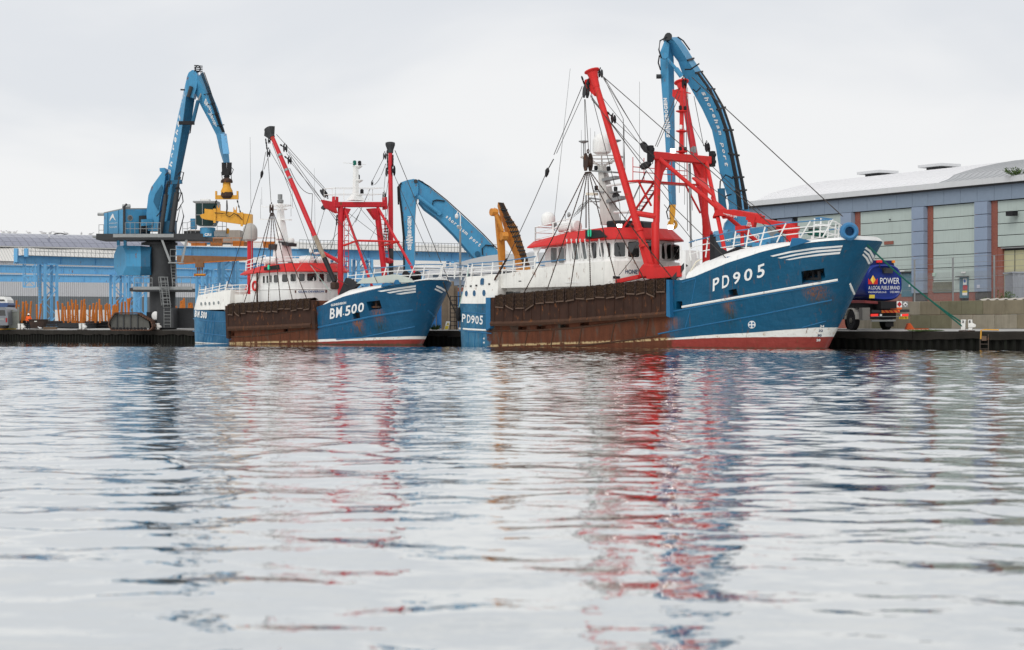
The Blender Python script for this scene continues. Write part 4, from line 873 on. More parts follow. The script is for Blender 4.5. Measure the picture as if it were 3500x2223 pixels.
# ---------------------------------------------------------------- far ship, BM.500
def ship_bm():
    s = Ship('fishing_boat', 'smaller blue and white fishing boat marked BM.500 with red goalpost gantry', (-30.57, 181.4),
             dict(stem=(34.3, .52), B=3.75, ta=(3.9, 10, 17, 40), tb=(.88, .97, 1, 1), ztop=5.6, E=(10, 5.0), m=(.55, .40), aft=4.0, Es=2.2))
    e = s.e; hm = s.hm(); hp = s.hm(-1); H = lambda x, y: s.H(x, y)[0]
    s.set_sheer([(660, 1053), (779, 1066), (783, 1046), (900, 1040), (1075, 1027), (1083, 1053), (1122, 1040), (1177, 1015), (1300, 983), (1383, 967), (1440, 957), (1480, 954)])
    rp = [(H(x, y).x, H(x, y).z) for x, y in ((665, 1169), (780, 1176), (1084, 1169), (1250, 1164), (1420, 1160))]; wp = [(H(x, y).x, H(x, y).z) for x, y in ((665, 1163), (780, 1175.5), (1084, 1161), (1250, 1155), (1420, 1150))]
    st = []
    for x, y, y2, w_, q in ((1220, 1092, 1165, .9, .95), (1285, 1060, 1150, .8, .8)): p = H(x, y); st.append((p.x, w_, H(x, y2).z, p.z, q))
    hull = s.hull_mesh().build('hull', hull_paint('hull_paint_of_bm500', s, (.006, .085, .18), rp, wp, (H(783, 1100).x, H(1080, 1090).x), st, (.06, .20, .34)), e, smooth=True, merge=True, angle=35)
    cut = []; pk = [([(1252, 1033), (1298, 1027), (1306, 1055), (1262, 1063)], .8), ([(1205, 1070), (1229, 1068), (1231, 1090), (1209, 1092)], .4), ([(969, 1125), (984, 1124), (984, 1136), (969, 1137)], .4), ([(791, 1137), (801, 1137), (801, 1150), (791, 1150)], .4)]
    for p, d in pk: mb = MB(); mb.mapped(p, hm, -d, .3); cut.append(mb.build('c', BLACK, e))
    s.cut(hull, cut)
    for p, d in pk: MB().mapped(grow(p, 1.0), hm, -d + .02, -d + .05).build('recess_plate', BLACK, hull)  # recess backs coloured black to stand for the shade inside
    mb = MB(); q, nn = s.H(1280, 1045); q = q - nn * .3; mb.bar(q + V((0, 0, .4)), q - V((0, 0, .3)), .12); mb.bar(q - V((.5, 0, .2)), q + V((.5, 0, -.2)), .2, .16); mb.build('anchor', IRON, hull)
    def letters(txt, xs, nm='registration_letter', bold=.022):
        for ch, c in zip(txt, xs): MB().text(ch, c, hm, .035, bold).build(nm, LETTER, hull)
    sk = lambda x0, x1, b0, b1, h_: [(x0, b0), (x1, b1), (x1 + 2, b1 - h_), (x0 + 2, b0 - h_)]
    letters('BM.500', [sk(1128, 1145, 1091, 1089, 36), sk(1149, 1169, 1087, 1083, 36), sk(1172, 1176, 1078, 1077, 5), sk(1180, 1198, 1081, 1077, 34), sk(1201, 1220, 1075, 1069, 33), sk(1224, 1244, 1069, 1065, 32)])
    letters('BM.500', [sk(666, 673, 1083, 1084, 22), sk(675, 682, 1085, 1086, 23), sk(684, 686, 1086, 1086, 4), sk(687, 693, 1087, 1088, 23), sk(694, 700, 1088, 1089, 23), sk(701, 707, 1089, 1090, 23)], bold=.05)
    MB().text('GLENDEVERON', [(1132, 1048), (1184, 1039), (1184, 1031), (1132, 1040)], hm, .03, .03).build('ship_name', LETTER, hull)
    for a, b in (([(1291, 995), (1350, 985), (1421, 975)], [(1303, 998), (1355, 990), (1421, 981)]), ([(1322, 1000), (1370, 991), (1421, 984.5)], [(1333, 1003), (1374, 996), (1421, 991)]), ([(1352, 1005), (1385, 999), (1421, 994)], [(1370, 1007), (1390, 1004), (1421, 1000)])): MB().strip(a, b, hm, .03, 8).build('bow_stripe', LETTER, hull)
    for a, b in (([(1488, 974), (1508, 982), (1526, 993)], [(1487, 980), (1505, 988), (1520, 997)]), ([(1483, 984), (1500, 991), (1514, 999)], [(1482, 989), (1497, 996), (1508, 1002)])): MB().strip(a, b, hp, .03, 8).build('bow_stripe', LETTER, hull)
    HR = mat('strake_rust', (.07, .035, .022))
    def bead(pts, r, m_, side=1, name='rubbing_strake', lift=0.0):
        q = []
        for (x0, y0), (x1, y1) in zip(pts, pts[1:]):
            k = max(2, int(abs(x1 - x0) / 20) + 1)
            for i in range(k): p, nn = s.H(x0 + (x1 - x0) * i / k, y0 + (y1 - y0) * i / k, side); q.append(p + nn * lift)
        p, nn = s.H(*pts[-1], side); q.append(p + nn * lift); return MB().tube(q, r, 6).build(name, m_, hull, smooth=True)
    bead([(1088, 1120), (1180, 1102), (1267, 1083), (1411, 1060)], .085, HB); bead([(1150, 1161), (1237, 1154), (1418, 1117)], .05, HB); bead([(1462, 1061), (1476, 1073), (1486, 1086)], .07, HB, -1)
    bead([(661, 1090), (700, 1097), (778, 1101)], .05, HB); bead([(660, 1132), (700, 1140), (780, 1150)], .05, HB)
    for x in (708, 718, 728, 738): bead([(x, 1068), (x - 8, 1130), (x - 14, 1172)], .035, HB)
    yt = lambda x: interp(x, (782, 900, 1075), (1046, 1040, 1027)); yb = lambda x: interp(x, (782, 930, 1080), (1120, 1115, 1107)); xs = [787 + i * (1072 - 787) / 16 for i in range(17)]
    PL = mat('rusty_side_plate', (.04, .022, .016))
    MB().strip([(x, yt(x)) for x in xs], [(x, yb(x)) for x in xs], hm, .26, 16, .3).build('side_plating', PL, e)
    bead([(x, yb(x) + 4) for x in xs], .22, HR, name='fender_tube', lift=.18); bead([(789, 1152), (860, 1150), (929, 1143), (1010, 1132), (1078, 1121)], .06, HR)
    MB().strip([(779, 1046), (788, 1046)], [(783, 1156), (791, 1158)], hm, .3, 2, .3).build('plating_end', PL, e); MB().strip([(1070, 1026), (1081, 1028)], [(1076, 1120), (1088, 1128)], hm, .3, 2, .3).build('plating_end', PL, e)
    for i in range(9): bead([(800 + i * 32, 1153 - i * 3.4), (798 + i * 32, 1178)], .035, HR, name='hull_frame')
    chain_mats(s, 790, 1072, 13, yt, 33, 'BM.500', 'chain bellies hung along the side of BM.500')
    # white stern
    n = 14; A0 = s.p['aft']; af = s.P(789, 1040, 3.5).x; z0 = s.sh(6) - .03; z1 = s.P(669, 1014, 3.2).z; z2 = s.P(789, 990, 3.5).z; bot, top = [], []
    pa = [A0 + (af - A0) * (1 - math.cos(math.pi / 2 * i / n)) for i in range(n, -1, -1)]
    for a, sd in [(a, 1) for a in pa] + [(a, -1) for a in pa[::-1][1:]]:
        b = s.hb(a, 3); bot.append(V((a, -sd * b, z0))); k = (af - a) / (af - A0); top.append(V((a + .5 * k, -sd * b * .95, interp(a, (A0 + .6, af), (z1, z2)))))
    sw = MB().loft([bot, top]).build('stern_house', WHITE_B, e, smooth=True); sm = s.ring_map([(a_, s.hb(a_, 3) * .98) for a_ in (4.1, 4.4, 4.8, 5.3, 6.0, 7, 8.5, af)])
    for x, y in ((690, 1039), (704, 1038), (718, 1038), (733, 1037), (749, 1035)):
        pl = [(x + 3.2 * math.cos(t * .63), y + 6 * math.sin(t * .63)) for t in range(10)]; MB().mapped(grow(pl, 1.2), sm, -.2, .06).build('porthole_rim', WHITE, sw); MB().mapped(pl, sm, -.2, .08).build('porthole', GLASS_L, sw)
    rb = [];
    for px, py in ((678, 1010), (700, 1007), (724, 1002), (748, 997), (772, 992)): rb.append(s.P(px, py, 2.95 if px < 690 else 3.3))
    for pts in (rb, [V((p.x, -p.y, p.z)) for p in rb], [rb[0], V((rb[0].x, -rb[0].y, rb[0].z))]): MB().rail(pts, .78, .035, (.62, .3), lean=(.22, 0, 0), post_r=.055).build('stern_railing', WHITE, e); MB().tube([p + V((.22, 0, .78)) for p in pts], .045, 6).build('handrail', BLUE_R, e)
    # deckhouse and bridge in one rounded block
    z0, z1 = 3.2, 6.2; pw = [(14.8, 3.2), (17, 3.22), (19.6, 3.2), (20.3, 2.95), (21.0, 2.2), (21.4, 1.1), (21.5, 0)]; fw = pw + [(a, -b) for a, b in pw[::-1][1:]]
    zk = s.P(930, 992, 3.2).z
    wh = MB().loft([[V((a, -b, z0)) for a, b in fw], [V((a, -b, zk)) for a, b in fw], [V((a * 1.003, -b * 1.02, zk + .05)) for a, b in fw], [V((a, -b, zk + .12)) for a, b in fw], [V((a, -b, z1)) for a, b in fw]]).build('bridge', WHITE, e); wm = s.ring_map(fw)
    for x0, y0, x1, y1 in ((900, 943, 907, 969), (912, 942, 919, 969), (924, 941, 931, 967), (937, 940, 953, 967), (965, 938, 984, 965), (993, 937, 1012, 963), (1022, 936, 1041, 962), (1049, 935, 1081, 961), (1090, 936, 1107, 963), (1115, 937, 1131, 964), (1139, 939, 1151, 964)): window(wh, rrect(x0, y0, x1, y1, 4), wm, GLASS, None, 2.0)
    MB().mapped([(1008, 993), (1116, 992), (1116, 1001), (1008, 1002)], wm, 0, .06).build('name_board', mat('brown_board', (.12, .05, .045), .6), wh); MB().text('GLEN DEVERON', [(1020, 1001), (1106, 1000), (1106, 993.5), (1020, 994)], wm, .07, .03).build('ship_name', mat('blue_lettering', (.05, .10, .25), .5), wh)
    MB().mapped([(868, 945), (888, 944), (886, 990), (866, 992)], wm, -.02, .05).build('door_frame', WHITE_B, wh); mb = MB(); mb.ring(s.P(871, 978, 3.35), .38, .10, 16, (.1, 1, 0)); tag(mb.build('lifebuoy', RED, e), 'red lifebuoy beside the bridge door of BM.500')
    MB().loft([[V((a, -b, 2.9)) for a, b in ((10.4, 3.1), (14.9, 3.1), (14.9, -3.1), (10.4, -3.1))], [V((a, -b, 4.35)) for a, b in ((10.4, 3.1), (14.9, 3.1), (14.9, -3.1), (10.4, -3.1))]]).build('aft_deckhouse', WHITE_B, e)
    MB().rail([V((a, -3.0, 4.35)) for a in (10.4, 11.6, 12.8, 14.0)], .85, .035, (1, .66, .33)).build('side_railing', WHITE, e)
    MB().ladder(V((9.7, -3.3, 3.0)), V((10.3, -3.2, 4.4)), .5, (0, 1, 0), .3, .04).build('side_ladder', WHITE, e)
    MB().tube([s.P(879, 1040, 3.6), s.P(879, 932, 3.6)], .09, 6).build('dredge_post', IRON, e)
    rb_ = [(13.6, 3.5), (16, 3.55), (19.9, 3.5), (20.9, 3.15), (21.7, 2.2), (22.1, 1.1), (22.2, 0)]; f0 = rb_ + [(a, -b) for a, b in rb_[::-1][1:]]
    zb = lambda a: interp(a, (13, 17, 22.2), (6.02, 6.22, 6.22)); zt = lambda a: interp(a, (13, 17, 22), (6.35, 6.95, 6.98))
    rf = MB().loft([[V((a, -b, zb(a))) for a, b in f0], [V((a, -b, zb(a) + .08)) for a, b in f0], [V((a - .6 * max(0, (a - 17) / 5.2), -b * .84, zt(a))) for a, b in f0]]).build('roof', RED, e)
    q = [s.P(x, y, 3.5) for x, y in ((906, 925), (958, 921), (956, 905), (906, 914))]; MB().prism([p + V((0, -.12, 0)) for p in q], (0, .08, 0)).build('lamp_board', BLACK, rf); MB().lathe(s.P(919, 922, 3.7), [(.09, 0), (.12, .08), (.12, .35), (.08, .4)], 8).build('navigation_lamp', GREENL, rf)
    for x, y, b in ((993, 902, 2.6), (1073, 897, 0), (1144, 905, -2.6)): floodlight(e, s.P(x, y, b), (.75, -.6, -.2), .45, False)
    for x, y, b in ((925, 893, 2.2), (1048, 890, 1.0), (1102, 893, -1)): MB().lathe(s.P(x, y, b), [(.1, -.62), (.38, -.56), (.40, -.1), (.43, 0), (.40, .1), (.38, .56), (.1, .62)], 12, (.85, .5, 0)).build('liferaft_canister', WHITE, e, smooth=True)
    MB().lathe(s.P(838, 936, 2.9), [(.1, -.2), (.16, .3)], 8).build('deck_lamp', GALV, e)
    b0 = [s.P(840, 928, 3.0), s.P(857, 924, 3.0), s.P(880, 917, 3.0), s.P(905, 910, 3.0)]; MB().rail(b0, .95, .035, (1, .6, .3), lean=(.1, 0, 0), post_r=.05).build('bridge_top_railing', WHITE, e)
    b0 = [V((a, -b * .86, zt(a))) for a, b in f0[1:-1]]; MB().rail(b0, .55, .028, (1, .5)).build('bridge_top_railing', WHITE, e)
    # grey dome on its red post
    p = s.P(855, 822, 1.6); MB().tube([V((p.x, p.y, 3.0)), V((p.x, p.y, p.z - .05))], .26, 10).build('dome_post', RED2, e, smooth=True); dome(e, p + V((0, 0, .1)), .66, 1.45, GRP); MB().prism([V((p.x - .2, p.y - .1, 4.3)), V((p.x - 1.2, p.y - .1, 4.3)), V((p.x - .2, p.y - .1, 5.5))], (0, .2, 0)).build('post_gusset', RED2, e)
    # white mast
    p = s.P(965, 885, 0); a = p.x; bx = lambda a, z, wa, wb: [V((a + i * wa, j * wb, z)) for i, j in ((-1, -1), (1, -1), (1, 1), (-1, 1))]; zq = lambda y: s.P(965, y, 0).z
    mt = MB().loft([bx(a + .05, zq(895), .75, .6), bx(a, zq(848), .65, .5), bx(a - .05, zq(815), .42, .4), bx(a - .25, zq(745), .25, .25), bx(a - .3, zq(695), .2, .2)]).build('mast', WHITE, e)
    mb = MB(); mb.ring(V((a - .3, 0, zq(702))), .95, .045, 18); mb.ring(V((a - .3, 0, zq(716))), .6, .04, 14); 
    for k in range(6): mb.tube([V((a - .3, 0, zq(710))), V((a - .3 + .95 * math.cos(k * 1.047), .95 * math.sin(k * 1.047), zq(702)))], .035, 4)
    mb.bar(s.P(890, 750, 0), s.P(993, 752, 0), .3, .1); mb.bar(s.P(892, 708, 0), s.P(930, 708, 0), .08); mb.bar(s.P(970, 712, 0), s.P(1003, 711, 0), .08); mb.build('mast_ring', WHITE, mt)
    mb = MB(); mb.lathe(V((a - .3, 0, zq(696))), [(.12, 0), (.28, .1), (.28, .3), (.14, .42)], 10); mb.box(V((a - .35, 0, zq(672))), (.3, .3, .42), .4); mb.build('mast_camera', GALV, mt)
    mb = MB(); mb.bar(s.P(965, 830, 0), s.P(1000, 838, 0), .9, .28); mb.bar(s.P(925, 845, .4), s.P(950, 845, .4), .5, .5); mb.build('radar_platform', DGREY, mt); MB().lathe(s.P(955, 822, .8), [(.2, 0), (.34, .12), (.36, .5), (.2, .75), (.03, .82)], 12).build('satellite_dome', WHITE, e, smooth=True); MB().lathe(s.P(994, 830, -.3), [(.3, 0), (.34, .2), (.25, .4), (.05, .45)], 12).build('satellite_dome', WHITE, e, smooth=True)
    for x, y0, y1, b, r in ((861, 990, 470, 2.6, .03), (891, 750, 680, 0, .02), (895, 700, 640, 0, .02), (1000, 710, 615, 0, .02), (1078, 880, 575, -.5, .02), (1063, 885, 850, .5, .05), (1083, 885, 865, 0, .04), (995, 740, 640, 0, .02)): MB().tube([s.P(x, y0, b), s.P(x - (y0 - y1) * .012, y1, b)], [r, r * .5], 5).build('whip_aerial', GALV, e)
    MB().lathe(s.P(1064, 862, .5), [(.1, -.1), (.2, 0), (.2, .3), (.1, .38)], 10).build('satellite_antenna', WHITE, e); MB().lathe(s.P(1083, 868, 0), [(.05, -.05), (.3, 0), (.3, .1), (.05, .15)], 10).build('satellite_antenna', WHITE, e)
    # ---- gantry
    ga = 27.0; A = lambda x, y: s.A(x, y, ga); zc = A(1164, 700).z
    for sd, (bx_, by_), (tx, ty) in ((1, (1164, 975), (1164, 705)), (-1, (1319, 950), (1287, 712))):
        p, q = A(bx_, by_), A(tx, ty); p.z -= .8; MB().tube([p, q], .24, 12).build('gantry_post', RED2, e, smooth=True)
    cb = MB().bar(A(1135, 700), A(1318, 700), .5, .45).build('gantry_crossbar', RED2, e, bevel=.06)
    for c in ([(1100, 684), (1140, 692), (1150, 730), (1115, 712)], [(1140, 672), (1152, 674), (1152, 712), (1138, 708)], [(1311, 676), (1318, 674), (1320, 715), (1312, 718)], [(1175, 712), (1195, 715), (1180, 745), (1168, 760)], [(1255, 714), (1278, 712), (1290, 750), (1282, 752)]): MB().prism([A(*p) - V((.2, 0, 0)) for p in c], (.4, 0, 0)).build('gusset', RED2, cb)
    d0 = s.P(1275, 968, 2.0); d1 = s.P(1440, 950, -2.0); u0 = A(1177, 712); u1 = A(1289, 706); m0 = u0.lerp(d0, .47); m1 = u1.lerp(d1, .5); m0.z = m1.z
    for nm, p, q, r in (('gantry_brace', u0, d0 - V((0, 0, .5)), .115), ('gantry_brace', u1, d1 - V((0, 0, .5)), .115), ('gantry_tie', m0, m1, .09), ('gantry_tie', m0, A(1166, 842), .08), ('gantry_tie', m1, A(1300, 842), .08)): MB().tube([p, q], r, 9).build(nm, RED2 if 'brace' in nm else RED, e, smooth=True)
    MB().ladder(A(1177, 930) + V((.3, 0, 0)), A(1177, 735) + V((.3, 0, 0)), .45, (0, 1, 0), .4, .035).build('gantry_ladder', RED2, e); MB().ladder(A(1316, 900) + V((.4, 0, 0)), A(1296, 735) + V((.4, 0, 0)), .4, (0, 1, 0), .4, .03).build('gantry_ladder', RED2, e)
    tr = [A(1132, 686) - V((1.0, 0, 0)), A(1160, 686) - V((1.0, 0, 0)), A(1200, 686) - V((1, 0, 0)), A(1245, 686) - V((1, 0, 0)), A(1298, 686) - V((1, 0, 0))]; tf = [p + V((1.6, 0, 0)) for p in tr]
    for pts in (tr, tf, [tr[0], tf[0]], [tr[-1], tf[-1]]): MB().rail(pts, 1.05, .026, (1, .5)).build('gantry_railing', WHITE, e)
    zq = lambda y: A(1216, y).z; p = A(1216, 690); lm = MB().loft([[V((p.x + i * .5, p.y + j * .65, zq(686))) for i, j in ((-1, -1), (1, -1), (1, 1), (-1, 1))], [V((p.x + i * .2, p.y + j * .2, zq(662))) for i, j in ((-1, -1), (1, -1), (1, 1), (-1, 1))], [V((p.x + i * .16, p.y + j * .16, zq(575))) for i, j in ((-1, -1), (1, -1), (1, 1), (-1, 1))], [V((p.x + i * .14, p.y + j * .14, zq(565))) for i, j in ((-1, -1), (1, -1), (1, 1), (-1, 1))]]).build('light_mast', WHITE, e)
    for x, y in ((1222, 668), (1224, 618), (1222, 570)): MB().lathe(A(x, y), [(.15, -.2), (.42, 0), (.42, .06)], 10).build('lamp_platform', WHITE, lm)
    MB().bar(A(1173, 557), A(1250, 563), .05).build('mast_yard', WHITE, lm)
    for x, y, m_ in ((1212, 562, GREENL), (1229, 563, BLACK), (1224, 610, BLACK), (1221, 660, BLACK), (1237, 660, BLACK)): MB().lathe(A(x, y), [(.1, -.1), (.15, -.05), (.15, .25), (.08, .32)], 8).build('navigation_lamp', m_ if m_ is BLACK else mat('dark_green_lens', (.01, .12, .09), .3), e)
    # ---- booms
    T = {}
    for sd, hx, hy, tx, ty, hb_, tb_ in ((1, 1144, 965, 930, 468, 3.4, 4.2), (-1, 1337, 945, 1334, 522, -3.3, -4.0)):
        heel = s.P(hx, hy, hb_); tp = s.P(tx, ty, tb_); d = (tp - heel).normalized(); L_ = (tp - heel).length
        MB().tube([heel, heel + d * 2.4], [.20, .215], 10).build('boom_sleeve', BLACK if sd > 0 else DGREY, e, smooth=True)
        if sd > 0: MB().tube([heel + d * 2.4, heel + d * 4.6], [.205, .21], 10).build('boom_sleeve', mat('rusty_worn_boom', (.30, .25, .19), .7, var=.3, rust=.5), e, smooth=True)
        bm_ = MB().tube([heel + d * (4.6 if sd > 0 else 2.4), heel + d * L_ * .55, tp], [.205, .215, .18], 12).build('boom', RED2, e, smooth=True)
        for f_ in ((.70, .755, .86) if sd > 0 else ()): MB().lathe(heel + d * L_ * f_, [(.218, 0), (.218, .22)], 12, d).build('reflective_band', GALV, bm_)
        mb = MB(); mb.lathe(tp - d * .05, [(.24, 0), (.28, .3), (.42, .7), (.42, .9), (.3, .95)], 12, d); 
        if sd > 0: mb.prism([tp + V((.1, -.15, -.35)), tp + V((-1.0, -.15, .15)), tp + V((-.9, -.15, .7)), tp + V((.2, -.15, .9))], (0, .3, 0))
        mb.build('boom_head', DGREY, e); T[sd] = (heel, tp, d)
    MB().tube([A(1160, 895), T[1][0] + T[1][2] * 3.0], .16, 8).build('boom_rest', RED2, e, smooth=True); MB().tube([A(1320, 890), T[-1][0].lerp(T[-1][1], .12)], .25, 8).build('boom_rest', RED2, e)
    MB().box(T[1][0] - V((0, 0, .3)), (.6, .6, .6)).build('boom_foot', IRON, e, bevel=.1); MB().box(T[-1][0] - V((0, 0, .8)), (.8, .8, 1.6)).build('boom_foot', IRON, e)
    # ---- foredeck
    a0 = H(1086, 1050).x + .6; hh = lambda a: interp(a, (a0, a0 + .8, H(1177, 1014).x, H(1300, 982).x, H(1383, 966).x, 36), (.5, .75, .78, .36, .2, .18)); secs = []; amax = s.stem(5.2) - .05
    for i in range(25):
        a = a0 + (amax - a0) * (i / 24) ** .8; z = s.sh(a); b = s.hb(a, z); w_ = min(b * .6, 1.6); st = [(b - w_ * (1 - math.cos(t * .314)), z - .04 + hh(a) * math.sin(t * .314)) for t in range(6)]; secs.append([V((a, -y, z_)) for y, z_ in st] + [V((a, y, z_)) for y, z_ in st[::-1]])
    MB().loft(secs).build('whaleback', WHITE, e, smooth=True)
    x = lambda px, py: s.P(px, py, 3.1); MB().prism([x(1150, 1025), x(1182, 950), x(1195, 953), x(1224, 973), x(1180, 1012)], (0, .3, 0)).build('canvas_screen', mat('charcoal_canvas', (.03, .032, .035)), e); MB().prism([x(1218, 970), x(1240, 952), x(1345, 938), x(1390, 952), x(1400, 965)], (0, .5, 0)).build('foredeck_casing', PALE, e)
    MB().prism([s.P(1345, 974, 3.2), s.P(1348, 962, 3.2), s.P(1352, 957, 3.2), s.P(1358, 957, 3.2), s.P(1366, 971, 3.2)], (0, .2, 0)).build('padeye', HB, e); MB().prism([s.P(1302, 982, 3.4), s.P(1306, 971, 3.4), s.P(1318, 967, 3.4), s.P(1345, 972, 3.4)], (0, .3, 0)).build('padeye', HB, e)
    ps, tps = [], []
    for (px, py), (tx, ty) in zip(((1188, 966), (1214, 964), (1238, 965), (1270, 966), (1308, 958), (1350, 956), (1396, 957), (1445, 954)), ((1190, 932), (1218, 928), (1246, 924), (1282, 918), (1320, 914), (1366, 910), (1419, 906), (1452, 904))):
        b_ = 2.9
        for _ in range(6): q = s.P(px, py, b_); b_ = min(2.9, max(.6, s.hb(q.x, 5.0) - .45))
        ps.append(s.P(px, py, b_)); tps.append(s.P(tx, ty, b_))
    for sd in (1, -1):
        P2 = [V((p.x, p.y * sd, p.z)) for p in ps] + [V((ps[-1].x + .7, -sd * .7, ps[-1].z + .05))]; tp = [V((q.x, q.y * sd, q.z)) for q in tps] + [V((tps[-1].x + .7, -sd * .7, tps[-1].z))]; mb = MB()
        for p, q in zip(P2, tp): mb.tube([p, q], .05, 5)
        for lv in (.3, .65): mb.tube([p.lerp(q, lv) for p, q in zip(P2, tp)], .035, 5)
        mb.build('bow_railing', WHITE, e); MB().tube(tp, .045, 6).build('handrail', BLUE_R, e)
    MB().rail([P2[-1], V((P2[-1].x, -P2[-1].y, P2[-1].z))], 1.2, .045, (1, .65, .3)).build('bow_railing', WHITE, e)
    mb = MB(); p = s.P(1408, 945, .3); mb.lathe(p - V((0, .7, 0)), [(.45, 0), (.45, .1), (.25, .12), (.25, 1.2), (.45, 1.22), (.45, 1.35)], 12, (0, 1, 0)); mb.box(p - V((0, 0, .5)), (1, 1.8, .5)); mb.build('windlass', BLACK, e)
    # ---- rigging
    bl = lambda px, py, b, sz, m_=DGREY, up=(0, 0, 1): block(e, s.P(px, py, b), up, sz, m_)
    bl(975, 508, 3.9, .8, DGREY, (-.6, .3, 1)); bl(990, 550, 3.9, .75, BLACK, (-.6, .3, 1)); bl(918, 525, 4.2, .7); bl(920, 483, 4.2, .5, BLACK); bl(1107, 660, 3.0, .85, DGREY, (.7, .4, -1)); bl(1110, 708, 3.0, .7, DGREY, (.9, .4, .5)); bl(928, 715, 4.2, .8, IRON); bl(1320, 765, -2.5, .7, IRON); bl(1343, 585, -4.0, .9, BLACK); bl(1326, 590, -4.0, .8, DGREY); bl(1313, 670, -2.9, .6, BLACK); bl(1315, 535, -4.0, .6, DGREY); bl(1272, 628, -3.4, .4, BLACK)
    for x0, y0, x1, y1, b in ((908, 475, 913, 512, 4.2), (958, 495, 970, 503, 4.0), (973, 535, 985, 545, 4.0), (1343, 530, 1343, 570, -4.0), (1323, 515, 1326, 580, -4.0), (1152, 735, 1150, 770, 2.5)): MB().chain(s.P(x0, y0, b), s.P(x1, y1, b), .14).build('shackle_chain', BLACK, e)
    s.wires([((908, 520, 4.2), (897, 585, 4.6), .03), ((916, 540, 4.2), (902, 580, 4.6), .03), ((892, 605, 4.6), (804, 890, 4.2), .035), ((804, 890, 4.2), (775, 985, 3.6), .045), ((916, 535, 4.2), (926, 690, 4.2), .03), ((930, 490, 4.2), (1085, 905, 2.5), .03), ((925, 520, 4.2), (1040, 720, 3.8), .028),
             ((945, 460, 4.0), (1115, 650, 3.0), .03), ((985, 515, 3.9), (1112, 655, 3.0), .028), ((980, 525, 3.9), (1095, 690, 3.0), .028), ((998, 560, 3.9), (1220, 830, 2.2), .028), ((985, 520, 3.9), (1160, 770, 2.6), .03), ((990, 575, 3.9), (1068, 663, 3.2), .035, .6), ((1068, 663, 3.2), (1063, 800, 2.9), .03), ((1063, 800, 2.9), (1110, 870, 3.0), .03, .5),
             ((1150, 765, 2.5), (1110, 868, 3.0), .035, .9), ((1160, 705, 2.4), (1310, 820, -2), .025), ((1225, 705, .5), (1380, 890, -1.5), .025), ((1225, 735, .5), (1130, 905, 2.5), .025), ((1110, 715, 3.0), (1055, 905, 3.0), .025), ((1285, 780, -1), (1200, 950, 2.2), .02), ((1225, 710, .8), (1070, 900, 3.2), .02),
             ((1312, 540, -4.0), (1272, 620, -3.4), .03), ((1318, 560, -4), (1280, 632, -3.4), .03, .3), ((1265, 645, -3.4), (1215, 760, -1), .035), ((1350, 515, -4.0), (1535, 965, -.5), .04), ((1348, 600, -4.0), (1470, 880, -2.6), .03), ((1320, 560, -4), (1310, 680, -2.9), .025), ((1328, 610, -4), (1318, 680, -2.9), .025), ((1333, 640, -4), (1322, 740, -2.5), .03), ((1318, 690, -2.9), (1318, 750, -2.6), .03), ((1180, 735, 2.4), (1290, 968, 3.2), .03), ((1060, 905, 3.0), (1190, 975, 3.3), .035)])
    top = s.P(930, 728, 4.2)
    for i, (x_, y_) in enumerate(((833, 1040), (866, 1037), (917, 1035), (958, 1032), (1000, 1028), (1050, 1026))): MB().chain(top + V((-.2 + i * .08, 0, 0)), s.P(x_, y_, 4.0), .08, .08).build('dredge_chain', IRON, e)
    tp = s.P(1320, 775, -2.5)
    for i in range(5): MB().chain(tp + V((-.2 + i * .1, 0, 0)), s.P(1305 + i * 6, 860, -3.2), .08).build('dredge_chain', IRON, e)
    s.wires([((1077, 840, 2), (1010, 930, 3), .018), ((1060, 905, 2.6), (1130, 1000, 3.0), .03)], mat('pale_green_rope', (.30, .45, .40), .8), 'thin_rope')
    MB().lathe(s.P(895, 595, 4.6), [(.04, -.4), (.12, -.2), (.15, .1), (.06, .3)], 6, (.3, 0, 1)).build('swivel', BLACK, e)
    # bow line to the quay
    return s
BM = ship_bm()
# ---------------------------------------------------------------- harbour cranes
def three(rows, Y, da, db, base):
    """box beam from its three visible edges; the middle edge is the near corner"""
    secs = []
    for x0, y0, x1, y1, x2, y2 in rows:
        a, b, c = W(x0, y0, Y + da), W(x1, y1, Y), W(x2, y2, Y + db); secs.append([p - base for p in (a, b, c, a + c - b)])
    return MB().loft(secs)
def tri_map(rows, Y, da, base, which=0):     # mapper onto one visible face: u across, v along
    def f(u, v):
        t = v * (len(rows) - 1); i = min(int(t), len(rows) - 2); k = t - i
        def sec(r): 
            a, b = W(r[0], r[1], Y + da), W(r[2], r[3], Y); return a.lerp(b, u)
        p = sec(rows[i]).lerp(sec(rows[i + 1]), k); q0, q1 = sec(rows[i]), sec(rows[i + 1])
        ax = (W(rows[i][2], rows[i][3], Y) - W(rows[i][0], rows[i][1], Y + da)); nn = ax.cross(q1 - q0).normalized()
        if nn.y > 0: nn = -nn
        return p - base, nn
    return f
def prismpx(mb, poly, Y, th, base): return mb.prism([W(x, y, Y) - base for x, y in poly], (0, th, 0))
